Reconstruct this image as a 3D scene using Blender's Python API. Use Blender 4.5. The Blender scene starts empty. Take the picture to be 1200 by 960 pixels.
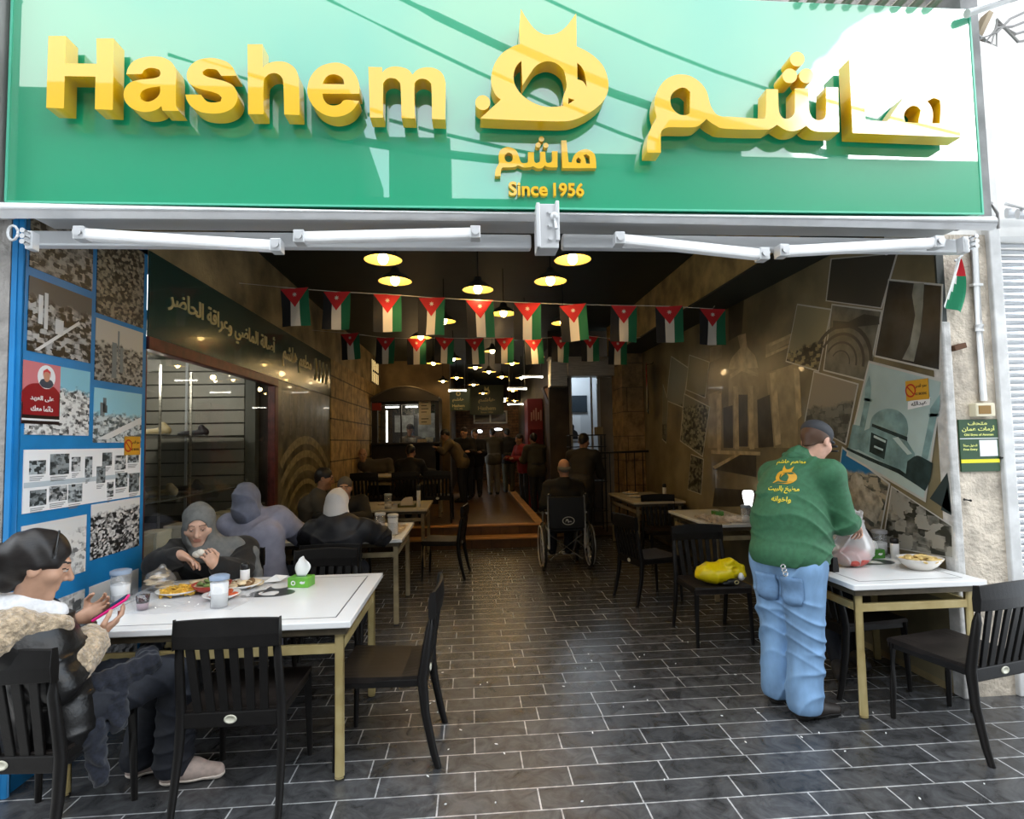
import bpy, math, random, unicodedata
import numpy as np
from mathutils import Vector, Matrix
from mathutils.geometry import tessellate_polygon

R_ = math.radians
random.seed(7)
S = bpy.context.scene
COL = S.collection

# ------------------------------------------------------------------ camera
CAM_LOC = np.array([0.0, 0.0, 1.62])
FPX = 660.0
YAW, PITCH, ROLL = R_(4.28), R_(3.28), R_(-1.06)
_f = np.array([math.sin(YAW) * math.cos(PITCH), math.cos(YAW) * math.cos(PITCH), math.sin(PITCH)])
_r0 = np.array([math.cos(YAW), -math.sin(YAW), 0.0])
_u0 = np.cross(_r0, _f)
CR = math.cos(ROLL) * _r0 + math.sin(ROLL) * _u0
CU = -math.sin(ROLL) * _r0 + math.cos(ROLL) * _u0
CF = _f
cam = bpy.data.cameras.new('camera')
cam.sensor_fit = 'HORIZONTAL'
cam.sensor_width = 36.0
cam.lens = FPX / 1200.0 * 36.0
cam.clip_end = 300
camo = bpy.data.objects.new('camera', cam)
COL.objects.link(camo)
camo.matrix_world = Matrix((
    (CR[0], CU[0], -CF[0], CAM_LOC[0]),
    (CR[1], CU[1], -CF[1], CAM_LOC[1]),
    (CR[2], CU[2], -CF[2], CAM_LOC[2]),
    (0, 0, 0, 1)))
S.camera = camo

def ray(px, py):
    return CF + CR * (px - 600) / FPX - CU * (py - 480) / FPX
def at_y(px, py, y):
    v = ray(px, py); return CAM_LOC + v * (y / v[1])
def at_z(px, py, z):
    v = ray(px, py); return CAM_LOC + v * ((z - CAM_LOC[2]) / v[2])
def at_x(px, py, x):
    v = ray(px, py); return CAM_LOC + v * (x / v[0])

# ------------------------------------------------------------------ view
S.view_settings.view_transform = 'Standard'
S.view_settings.look = 'None'
S.view_settings.exposure = 0.38
S.view_settings.gamma = 1.0
S.view_settings.use_curve_mapping = False

# ------------------------------------------------------------------ sky
W = bpy.data.worlds.new('sky'); S.world = W; W.use_nodes = True
nt = W.node_tree; nt.nodes.clear()
out = nt.nodes.new('ShaderNodeOutputWorld'); bg = nt.nodes.new('ShaderNodeBackground')
tc = nt.nodes.new('ShaderNodeTexCoord')
noi = nt.nodes.new('ShaderNodeTexNoise'); noi.inputs['Scale'].default_value = 2.2; noi.inputs['Detail'].default_value = 5
ramp = nt.nodes.new('ShaderNodeValToRGB')
ramp.color_ramp.elements[0].position = 0.40; ramp.color_ramp.elements[0].color = (0.66, 0.80, 0.96, 1)
ramp.color_ramp.elements[1].position = 0.62; ramp.color_ramp.elements[1].color = (1.0, 0.985, 0.95, 1)
nt.links.new(tc.outputs['Generated'], noi.inputs['Vector'])
nt.links.new(noi.outputs['Fac'], ramp.inputs['Fac'])
# a very bright patch of cloud in front of the sun, towards the south-east over the roofs
sunv = np.array([0.588, -0.69, 0.42]); sunv = sunv / np.linalg.norm(sunv)
dot = nt.nodes.new('ShaderNodeVectorMath'); dot.operation = 'DOT_PRODUCT'
dot.inputs[1].default_value = tuple(sunv)
nrm = nt.nodes.new('ShaderNodeVectorMath'); nrm.operation = 'NORMALIZE'
nt.links.new(tc.outputs['Generated'], nrm.inputs[0]); nt.links.new(nrm.outputs[0], dot.inputs[0])
n2 = nt.nodes.new('ShaderNodeTexNoise'); n2.inputs['Scale'].default_value = 9; n2.inputs['Detail'].default_value = 4
nt.links.new(tc.outputs['Generated'], n2.inputs['Vector'])
ad = nt.nodes.new('ShaderNodeMath'); ad.operation = 'MULTIPLY_ADD'; ad.inputs[1].default_value = 0.030; 
nt.links.new(n2.outputs['Fac'], ad.inputs[0]); nt.links.new(dot.outputs['Value'], ad.inputs[2])
mr = nt.nodes.new('ShaderNodeMapRange'); mr.inputs['From Min'].default_value = 1.0054; mr.inputs['From Max'].default_value = 1.010
mr.inputs['To Min'].default_value = 0.0; mr.inputs['To Max'].default_value = 5.0
nt.links.new(ad.outputs[0], mr.inputs['Value'])
addn = nt.nodes.new('ShaderNodeMixRGB'); addn.blend_type = 'ADD'; addn.inputs['Fac'].default_value = 1
nt.links.new(ramp.outputs['Color'], addn.inputs[1]); nt.links.new(mr.outputs[0], addn.inputs[2])
bg.inputs['Strength'].default_value = 3.0
nt.links.new(addn.outputs[0], bg.inputs['Color'])
nt.links.new(bg.outputs[0], out.inputs['Surface'])
# ------------------------------------------------------------------ helpers: materials
def lin(h):
    h = h.lstrip('#')
    c = [int(h[i:i + 2], 16) / 255 for i in (0, 2, 4)]
    return tuple((x / 12.92) if x <= 0.04045 else ((x + 0.055) / 1.055) ** 2.4 for x in c)
_M = {}
def mat(name, col, rough=0.55, metal=0.0, noise=None, bump=None, coat=0.0, coat_ior=1.5, emit=0.0, emit_col=None, trans=0.0, alpha=1.0,
        spec=0.5, ior=1.45, sheen=0.0, col2=None, stretch=None, coatrough=0.03):
    """noise=(scale, amount) varies the colour; bump=(scale, strength)."""
    if name in _M: return _M[name]
    if isinstance(col, str): col = lin(col)
    if isinstance(col2, str): col2 = lin(col2)
    m = bpy.data.materials.new(name); m.use_nodes = True
    t = m.node_tree; b = t.nodes['Principled BSDF']
    b.inputs['Base Color'].default_value = (*col, 1)
    b.inputs['Roughness'].default_value = rough
    b.inputs['Metallic'].default_value = metal
    b.inputs['Specular IOR Level'].default_value = spec
    b.inputs['IOR'].default_value = ior
    b.inputs['Coat Weight'].default_value = coat
    b.inputs['Coat IOR'].default_value = coat_ior
    b.inputs['Coat Roughness'].default_value = coatrough
    b.inputs['Transmission Weight'].default_value = trans
    b.inputs['Alpha'].default_value = alpha
    b.inputs['Sheen Weight'].default_value = sheen
    if emit:
        b.inputs['Emission Color'].default_value = (*(emit_col or col), 1)
        b.inputs['Emission Strength'].default_value = emit
    if noise or bump:
        tcn = t.nodes.new('ShaderNodeTexCoord'); src = tcn.outputs['Object']
        if stretch:
            mp = t.nodes.new('ShaderNodeMapping'); mp.inputs['Scale'].default_value = stretch
            t.links.new(src, mp.inputs['Vector']); src = mp.outputs[0]
    if noise:
        n = t.nodes.new('ShaderNodeTexNoise'); n.inputs['Scale'].default_value = noise[0]; n.inputs['Detail'].default_value = 6
        t.links.new(src, n.inputs['Vector'])
        r = t.nodes.new('ShaderNodeValToRGB')
        a = noise[1]
        c2 = col2 or tuple(min(1, x * (1 + a)) for x in col)
        c1 = col if col2 else tuple(x * (1 - a) for x in col)
        r.color_ramp.elements[0].position = 0.35; r.color_ramp.elements[0].color = (*c1, 1)
        r.color_ramp.elements[1].position = 0.65; r.color_ramp.elements[1].color = (*c2, 1)
        t.links.new(n.outputs['Fac'], r.inputs['Fac']); t.links.new(r.outputs['Color'], b.inputs['Base Color'])
    if bump:
        n = t.nodes.new('ShaderNodeTexNoise'); n.inputs['Scale'].default_value = bump[0]; n.inputs['Detail'].default_value = 8
        t.links.new(src, n.inputs['Vector'])
        bp = t.nodes.new('ShaderNodeBump'); bp.inputs['Strength'].default_value = bump[1]; bp.inputs['Distance'].default_value = 0.02
        t.links.new(n.outputs['Fac'], bp.inputs['Height']); t.links.new(bp.outputs[0], b.inputs['Normal'])
    _M[name] = m
    return m
def glassmat(name, tint=(1, 1, 1), gloss=0.12, rough=0.03, body=0.0, bodycol=(1, 1, 1)):
    """thin clear sheet: see-through with a reflection; body adds a milky share."""
    if name in _M: return _M[name]
    m = bpy.data.materials.new(name); m.use_nodes = True; t = m.node_tree; t.nodes.clear()
    o = t.nodes.new('ShaderNodeOutputMaterial')
    tr = t.nodes.new('ShaderNodeBsdfTransparent'); tr.inputs[0].default_value = (*tint, 1)
    gl = t.nodes.new('ShaderNodeBsdfGlossy'); gl.inputs['Roughness'].default_value = rough
    mx = t.nodes.new('ShaderNodeMixShader'); mx.inputs[0].default_value = gloss
    src = tr.outputs[0]
    if body:
        df = t.nodes.new('ShaderNodeBsdfDiffuse'); df.inputs[0].default_value = (*bodycol, 1)
        m2 = t.nodes.new('ShaderNodeMixShader'); m2.inputs[0].default_value = body
        t.links.new(tr.outputs[0], m2.inputs[1]); t.links.new(df.outputs[0], m2.inputs[2]); src = m2.outputs[0]
    t.links.new(src, mx.inputs[1]); t.links.new(gl.outputs[0], mx.inputs[2]); t.links.new(mx.outputs[0], o.inputs[0])
    _M[name] = m
    return m

# ------------------------------------------------------------------ helpers: meshes
def frame(d, up=(0, 0, 1)):
    d = Vector(d).normalized(); up = Vector(up)
    if abs(d.dot(up.normalized())) > 0.98: up = Vector((0, 1, 0))
    x = d.cross(up).normalized(); y = x.cross(d).normalized()
    return x, y, d
class MB:
    def __init__(s): s.v = []; s.f = []; s.m = []; s.mi = 0; s.sm = []
    def add(s, vs, fs, smooth=False):
        o = len(s.v); s.v += [tuple(v) for v in vs]
        for f in fs: s.f.append(tuple(i + o for i in f)); s.m.append(s.mi); s.sm.append(smooth)
        return s
    def box(s, c, size, rz=0.0, M=None):
        x, y, z = size[0] / 2, size[1] / 2, size[2] / 2
        vs = [Vector((sx * x, sy * y, sz * z)) for sz in (-1, 1) for sx, sy in ((-1, -1), (1, -1), (1, 1), (-1, 1))]
        if M is None: M = Matrix.Rotation(rz, 3, 'Z')
        vs = [M @ v + Vector(c) for v in vs]
        return s.add(vs, [(3, 2, 1, 0), (4, 5, 6, 7), (0, 1, 5, 4), (1, 2, 6, 5), (2, 3, 7, 6), (3, 0, 4, 7)])
    def b2(s, lo, hi):
        return s.box([(a + b) / 2 for a, b in zip(lo, hi)], [abs(b - a) for a, b in zip(lo, hi)])
    def tube(s, pts, r, seg=10, cap=True, closed=False, sq=None):
        pts = [Vector(p) for p in pts]; n = len(pts)
        rs = r if isinstance(r, (list, tuple)) else [r] * n
        vs = []; x = None
        for i, p in enumerate(pts):
            if closed: d = pts[(i + 1) % n] - pts[i - 1]
            else: d = pts[min(i + 1, n - 1)] - pts[max(i - 1, 0)]
            d.normalize()
            if x is None: x, y, _ = frame(d)
            else:
                x = (x - d * x.dot(d)).normalized(); y = x.cross(d) * -1; y = d.cross(x)
            for k in range(seg):
                a = 2 * math.pi * k / seg + (math.pi / seg if seg == 4 else 0)
                rr = rs[i]
                ax, ay = (1, 1) if sq is None else sq
                vs.append(p + x * math.cos(a) * rr * ax + y * math.sin(a) * rr * ay)
        fs = []
        for i in range(n if closed else n - 1):
            for k in range(seg):
                a = i * seg + k; b = i * seg + (k + 1) % seg; j = ((i + 1) % n) * seg
                fs.append((a, b, j + (k + 1) % seg, j + k))
        s.add(vs, fs, seg > 6)
        if cap and not closed:
            s.add(vs[:seg], [tuple(reversed(range(seg)))]); s.add(vs[-seg:], [tuple(range(seg))])
        return s
    def lathe(s, prof, c=(0, 0, 0), seg=24, M=None, cap=True, sc=(1, 1)):
        c = Vector(c); vs = []
        for r, z in prof:
            for k in range(seg):
                a = 2 * math.pi * k / seg
                v = Vector((r * math.cos(a) * sc[0], r * math.sin(a) * sc[1], z)); vs.append((M @ v if M else v) + c)
        fs = []
        for i in range(len(prof) - 1):
            for k in range(seg):
                a = i * seg + k; b = i * seg + (k + 1) % seg
                fs.append((a, b, b + seg, a + seg))
        o = len(s.v); s.add(vs, fs, True)
        if cap:
            if prof[0][0] > 1e-5: s.add(vs[:seg], [tuple(reversed(range(seg)))])
            if prof[-1][0] > 1e-5: s.add(vs[-seg:], [tuple(range(seg))])
        return s
    def ball(s, c, r, seg=14, M=None):
        r = r if isinstance(r, (list, tuple)) else (r, r, r)
        c = Vector(c); n = seg // 2; vs = []
        for i in range(n + 1):
            t = math.pi * i / n
            for k in range(seg):
                a = 2 * math.pi * k / seg
                v = Vector((r[0] * math.sin(t) * math.cos(a), r[1] * math.sin(t) * math.sin(a), -r[2] * math.cos(t)))
                vs.append((M @ v if M else v) + c)
        fs = [(i * seg + k, i * seg + (k + 1) % seg, (i + 1) * seg + (k + 1) % seg, (i + 1) * seg + k) for i in range(n) for k in range(seg)]
        return s.add(vs, fs, True)
    def quad(s, a, b, c, d): return s.add([a, b, c, d], [(0, 1, 2, 3)])
    def poly(s, pts): return s.add(pts, [tuple(range(len(pts)))])
    def shape(s, contours, o, ux, uy, depth):
        """flat outline (first contour) with holes, on plane o+u*ux+v*uy, thickened by depth along ux x uy (front) backwards."""
        o = Vector(o); ux = Vector(ux); uy = Vector(uy); n = ux.cross(uy).normalized()
        cs = [[Vector((p[0], p[1], 0)) for p in c] for c in contours]
        tri = tessellate_polygon(cs)
        flat = [p for c in cs for p in c]
        F = [o + ux * p.x + uy * p.y for p in flat]; B = [q - n * depth for q in F]
        N = len(F); fs = []
        for t in tri:
            a, b, c = t
            ar = (flat[b].x - flat[a].x) * (flat[c].y - flat[a].y) - (flat[b].y - flat[a].y) * (flat[c].x - flat[a].x)
            if ar < 0: a, c = c, a
            fs.append((a, b, c)); 
            if depth: fs.append((c + N, b + N, a + N))
        vs = F + (B if depth else [])
        st = len(s.v); s.add(vs, fs, False)
        if depth:
            i0 = 0
            for ci, c in enumerate(cs):
                area = sum(c[i].x * c[(i + 1) % len(c)].y - c[(i + 1) % len(c)].x * c[i].y for i in range(len(c)))
                flip = (area > 0) == (ci == 0)
                vs2 = []; fs2 = []
                m = len(c)
                # separate side verts so that the caps stay flat shaded
                vs2 = [F[i0 + i] for i in range(m)] + [B[i0 + i] for i in range(m)]
                for i in range(m):
                    j = (i + 1) % m
                    fs2.append((i, i + m, j + m, j) if flip else (j, j + m, i + m, i))
                s.add(vs2, fs2, True)
                i0 += m
        return s
    def build(s, name, mats, parent=None, bevel=0.0, bseg=2, loc=None, smooth_angle=None, flipfix=False):
        me = bpy.data.meshes.new(name)
        if loc is not None:
            L = Vector(loc); s.v = [tuple(Vector(v) - L) for v in s.v]
        me.from_pydata(s.v, [], s.f); 
        if not isinstance(mats, (list, tuple)): mats = [mats]
        for m in mats: me.materials.append(m)
        me.polygons.foreach_set('material_index', s.m)
        me.polygons.foreach_set('use_smooth', s.sm)
        me.update()
        o = bpy.data.objects.new(name, me); COL.objects.link(o)
        if loc is not None: o.location = loc
        if parent is not None:
            o.parent = parent
        if bevel:
            b = o.modifiers.new('bevel', 'BEVEL'); b.width = bevel; b.segments = bseg; b.limit_method = 'ANGLE'; b.angle_limit = R_(40)
        return o
def empty(name, loc=(0, 0, 0), rz=0.0):
    o = bpy.data.objects.new(name, None); o.empty_display_size = 0.1; COL.objects.link(o)
    o.location = loc; o.rotation_euler = (0, 0, rz); return o
def tag(o, label=None, cat=None, group=None, kind=None):
    if label: o['label'] = label
    if cat: o['category'] = cat
    if group: o['group'] = group
    if kind: o['kind'] = kind
    return o
def kids(o): return [c for c in bpy.data.objects if c.parent == o]
def copy_tree(o, parent=None):
    c = o.copy(); COL.objects.link(c)
    if parent is not None: c.parent = parent
    for ch in kids(o): copy_tree(ch, c)
    return c
def wpart(o, parent):
    """parent a mesh given in world coordinates under an Empty that stands elsewhere"""
    o.parent = parent
    P = Matrix.LocRotScale(parent.location, parent.rotation_euler, None)
    if parent.parent: P = Matrix.LocRotScale(parent.parent.location, parent.parent.rotation_euler, None) @ P
    o.matrix_parent_inverse = P.inverted()
    return o

# smooth closed outline: Catmull-Rom between corners
def smooth(pts, corner=48, sub=5):
    n = len(pts); P = [np.array(p, float) for p in pts]; out = []
    cor = []
    for i in range(n):
        a = P[i] - P[i - 1]; b = P[(i + 1) % n] - P[i]
        ang = math.degrees(math.acos(max(-1, min(1, a @ b / (np.linalg.norm(a) * np.linalg.norm(b) + 1e-9)))))
        cor.append(ang > corner)
    for i in range(n):
        j = (i + 1) % n
        p1, p2 = P[i], P[j]
        p0 = p1 + (p1 - p2) * 0.4 if cor[i] else P[i - 1]
        p3 = p2 + (p2 - p1) * 0.4 if cor[j] else P[(j + 1) % n]
        if cor[i] and cor[j]: out.append(p1); continue
        for k in range(sub):
            t = k / sub
            out.append(0.5 * ((2 * p1) + (-p0 + p2) * t + (2 * p0 - 5 * p1 + 4 * p2 - p3) * t * t + (-p0 + 3 * p1 - 3 * p2 + p3) * t ** 3))
    return [tuple(o) for o in out]
def circ(c, r, n=24, r2=None):
    return [(c[0] + r * math.cos(2 * math.pi * k / n), c[1] + (r2 or r) * math.sin(2 * math.pi * k / n)) for k in range(n)]

# Arabic letters joined into their written forms, laid out left to right
_AF = {}
for _c in list(range(0xFE70, 0xFEFD)):
    _d = unicodedata.decomposition(chr(_c)).split()
    if len(_d) >= 2 and _d[0] in ('<isolated>', '<initial>', '<medial>', '<final>'):
        _AF.setdefault(tuple(int(x, 16) for x in _d[1:]), {})[_d[0][1:-1]] = chr(_c)
def ar(t):
    cps = []; i = 0
    while i < len(t):
        if i + 1 < len(t) and (ord(t[i]), ord(t[i + 1])) in _AF and t[i] == '\u0644':
            cps.append((ord(t[i]), ord(t[i + 1]))); i += 2
        else: cps.append((ord(t[i]),)); i += 1
    outp = []
    for i, c in enumerate(cps):
        f = _AF.get(c)
        if not f: outp.append(''.join(chr(x) for x in c)); continue
        prev = _AF.get(cps[i - 1]) if i else None
        nxt = _AF.get(cps[i + 1]) if i + 1 < len(cps) else None
        jp = bool(prev and 'initial' in prev and 'final' in f)
        jn = bool(nxt and 'final' in nxt and 'initial' in f)
        k = 'medial' if jp and jn else 'final' if jp else 'initial' if jn else 'isolated'
        outp.append(f.get(k, chr(c[0])))
    return ''.join(reversed(outp))
def text(name, body, m, o, ux, uy, width=None, height=None, depth=0.004, bold=0.0, parent=None, align='C'):
    """lettering lying on the plane o + u*ux + v*uy, fitted to width and height (metres), centred on o."""
    c = bpy.data.curves.new(name, 'FONT'); c.body = body; c.size = 1.0; c.offset = bold; c.resolution_u = 4
    t = bpy.data.objects.new('_t', c); COL.objects.link(t)
    dg = bpy.context.evaluated_depsgraph_get()
    me = bpy.data.meshes.new_from_object(t.evaluated_get(dg))
    bpy.data.objects.remove(t); bpy.data.curves.remove(c)
    n = len(me.vertices); co = np.empty(n * 3); me.vertices.foreach_get('co', co); co = co.reshape(-1, 3)
    lo, hi = co.min(0), co.max(0)
    sx = width / (hi[0] - lo[0]) if width else None; sy = height / (hi[1] - lo[1]) if height else None
    sx = sx or sy; sy = sy or sx
    ux, uy = Vector(ux).normalized(), Vector(uy).normalized(); nn = ux.cross(uy).normalized(); o = Vector(o)
    cx, cy = (lo[0] + hi[0]) / 2, (lo[1] + hi[1]) / 2
    b = MB()
    F = [o + ux * ((p[0] - cx) * sx) + uy * ((p[1] - cy) * sy) for p in co]
    fs = [tuple(p.vertices) for p in me.polygons]
    # edges used once are outlines
    cnt = {}
    for f in fs:
        for i in range(len(f)):
            e = (f[i], f[(i + 1) % len(f)]); k = tuple(sorted(e)); cnt.setdefault(k, []).append(e)
    b.add([q + nn * depth for q in F], fs)
    if depth:
        sides = [v[0] for v in cnt.values() if len(v) == 1]
        vs = []; f2 = []
        for a, c2 in sides:
            k = len(vs); vs += [F[a] + nn * depth, F[c2] + nn * depth, F[c2], F[a]]; f2.append((k + 3, k + 2, k + 1, k))
        b.add(vs, f2)
    bpy.data.meshes.remove(me)
    return b.build(name, m, parent)

# ------------------------------------------------------------------ helpers: soft bodies (distance field turned into one skin)
def _rc(P, a, ra, b, rb):
    a = np.asarray(a, np.float32); b = np.asarray(b, np.float32); ab = b - a; L = float(ab @ ab) + 1e-9
    t = np.clip(((P - a) @ ab) / L, 0, 1)
    return np.linalg.norm(P - a - t[..., None] * ab, axis=-1) - (ra + (rb - ra) * t)
def _el(P, c, r, M):
    q = (P - np.asarray(c, np.float32)) @ np.asarray(M, np.float32)  # columns of M are the axes
    r = np.asarray(r, np.float32)
    k0 = np.linalg.norm(q / r, axis=-1); k1 = np.linalg.norm(q / (r * r), axis=-1) + 1e-9
    return k0 * (k0 - 1) / k1
I3 = np.eye(3)
def rc(a, ra, b, rb, k=0.03): return ('rc', np.array(a, float), ra, np.array(b, float), rb, k, 1)
def el(c, r, M=I3, k=0.03): return ('el', np.array(c, float), r if isinstance(r, (tuple, list)) else (r, r, r), np.array(M, float), k, 1)
def cut(p): return p[:-1] + (-1,)
def inflate(prims, t):
    o = []
    for p in prims:
        if p[0] == 'rc': o.append(('rc', p[1], p[2] + t, p[3], p[4] + t) + p[5:])
        else: o.append(('el', p[1], tuple(x + t for x in p[2]), p[3]) + p[4:])
    return o
def sdf_mesh(name, prims, vox, mats, parent=None, fold=None, pick=None, zmin=None, zmax=None):
    lo = np.full(3, 1e9); hi = -lo
    for p in prims:
        if p[-1] < 0: continue
        if p[0] == 'rc':
            for c, r in ((p[1], p[2]), (p[3], p[4])): lo = np.minimum(lo, c - r); hi = np.maximum(hi, c + r)
        else:
            r = max(p[2]); e = np.abs(p[3]) @ np.array(p[2]); lo = np.minimum(lo, p[1] - e); hi = np.maximum(hi, p[1] + e)
    lo = lo - 4 * vox; hi = hi + 4 * vox
    n = np.ceil((hi - lo) / vox).astype(int) + 1
    D = np.full(n, 0.2, np.float32)
    ax = [(lo[i] + vox * np.arange(n[i])).astype(np.float32) for i in range(3)]
    for p in prims:
        k = p[-2]; m = k + 4 * vox
        if p[0] == 'rc':
            l = np.minimum(p[1] - p[2], p[3] - p[4]) - m; h = np.maximum(p[1] + p[2], p[3] + p[4]) + m
        else:
            e = np.abs(p[3]) @ np.array(p[2]); l = p[1] - e - m; h = p[1] + e + m
        i0 = np.maximum(0, np.floor((l - lo) / vox).astype(int)); i1 = np.minimum(n, np.ceil((h - lo) / vox).astype(int) + 1)
        if (i1 <= i0).any(): continue
        G = np.stack(np.meshgrid(*[ax[i][i0[i]:i1[i]] for i in range(3)], indexing='ij'), -1)
        d = _rc(G, *p[1:5]) if p[0] == 'rc' else _el(G, *p[1:4])
        sl = tuple(slice(i0[i], i1[i]) for i in range(3)); A = D[sl]
        if p[-1] > 0:
            hh = np.clip(0.5 + 0.5 * (A - d) / k, 0, 1); D[sl] = A * (1 - hh) + d * hh - k * hh * (1 - hh)
        else:
            dd = -d; hh = np.clip(0.5 + 0.5 * (dd - A) / k, 0, 1); D[sl] = A * (1 - hh) + dd * hh + k * hh * (1 - hh)
    if fold is not None:
        G = np.stack(np.meshgrid(*ax, indexing='ij'), -1)
        D += fold(G).astype(np.float32)
    if zmin is not None: D = np.maximum(D, (zmin - ax[2])[None, None, :])
    if zmax is not None: D = np.maximum(D, (ax[2] - zmax)[None, None, :])
    D[0] = D[-1] = 1; D[:, 0] = D[:, -1] = 1; D[:, :, 0] = D[:, :, -1] = 1
    ins = D < 0
    # surface nets
    c8 = [ins[i:n[0] - 1 + i, j:n[1] - 1 + j, k:n[2] - 1 + k] for i in (0, 1) for j in (0, 1) for k in (0, 1)]
    ssum = sum(c.astype(np.int8) for c in c8)
    act = np.argwhere((ssum > 0) & (ssum < 8))
    idx = np.full(np.array(n) - 1, -1, np.int64); idx[tuple(act.T)] = np.arange(len(act))
    acc = np.zeros((len(act), 3)); cnt = np.zeros(len(act))
    corner = [(i, j, k) for i in (0, 1) for j in (0, 1) for k in (0, 1)]
    for a in range(8):
        for b in range(a + 1, 8):
            ca, cb = np.array(corner[a]), np.array(corner[b])
            if np.abs(ca - cb).sum() != 1: continue
            A = act + ca; B = act + cb
            da = D[tuple(A.T)]; db = D[tuple(B.T)]
            m = (da < 0) != (db < 0)
            t = np.where(m, da / np.where(m, da - db, 1), 0)
            acc[m] += (ca + (cb - ca) * t[m][:, None]) if False else (ca[None] + (cb - ca)[None] * t[m][:, None])
            cnt[m] += 1
    V = lo + vox * (act + acc / np.maximum(cnt, 1)[:, None])
    Fs = []
    for a in range(3):
        b, c = (a + 1) % 3, (a + 2) % 3
        sA = [slice(1, n[i] - 1) for i in range(3)]; sB = list(sA)
        sA[a] = slice(0, n[a] - 1); sB[a] = slice(1, n[a])
        x = ins[tuple(sA)] != ins[tuple(sB)]
        e = np.argwhere(x); off = np.ones(3, int); off[a] = 0; e = e + off
        up = ins[tuple(e.T)]
        q = []
        for db_, dc in ((0, 0), (1, 0), (1, 1), (0, 1)):
            g = e.copy(); g[:, b] -= db_; g[:, c] -= dc; q.append(idx[tuple(g.T)])
        q = np.stack(q, 1)
        q = np.where(up[:, None], q, q[:, ::-1])
        Fs.append(q)
    F = np.concatenate(Fs)
    me = bpy.data.meshes.new(name)
    me.from_pydata([], [], [])
    me.vertices.add(len(V)); me.vertices.foreach_set('co', V.astype(np.float32).ravel())
    me.loops.add(F.size); me.loops.foreach_set('vertex_index', F.ravel().astype(np.int32))
    me.polygons.add(len(F)); me.polygons.foreach_set('loop_start', np.arange(0, F.size, 4, dtype=np.int32))
    if not isinstance(mats, (list, tuple)): mats = [mats]
    for m in mats: me.materials.append(m)
    if pick is not None:
        fc = V[F].mean(1); mi = pick(fc); me.polygons.foreach_set('material_index', mi.astype(np.int32))
    me.polygons.foreach_set('use_smooth', np.ones(len(F), bool))
    me.update(calc_edges=True); me.validate()
    o = bpy.data.objects.new(name, me); COL.objects.link(o)
    if parent is not None: wpart(o, parent)
    return o
def wrinkle(amp, freq=18.0, d=(0.3, 0.2, 1.0), seed=0.0):
    """cloth creases: narrow ridges of two slants, bent and faded by slow waves"""
    d = np.array(d, float)
    def f(G):
        x, y, z = G[..., 0], G[..., 1], G[..., 2]
        w = np.sin(9.0 * x + 5.0 * z + seed) + np.sin(8.0 * y - 6.0 * z + 2 * seed)
        p1 = freq * (d[0] * x + d[1] * y + d[2] * z) + 1.6 * w
        p2 = freq * 0.8 * (-d[0] * 1.6 * x + d[1] * y + d[2] * z) + 1.3 * w + 1.7
        m1 = np.clip(0.45 + 0.9 * np.sin(7.0 * x + 8.0 * z + 5.0 * y + seed), 0, 1); m2 = np.clip(0.45 + 0.9 * np.sin(-8.0 * x + 9.0 * z + 6.0 * y + 2.4 + seed), 0, 1)
        return -amp * ((1 - np.abs(np.sin(p1))) ** 2 * m1 + (1 - np.abs(np.sin(p2))) ** 2 * m2) + amp * 0.25
    return f
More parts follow.
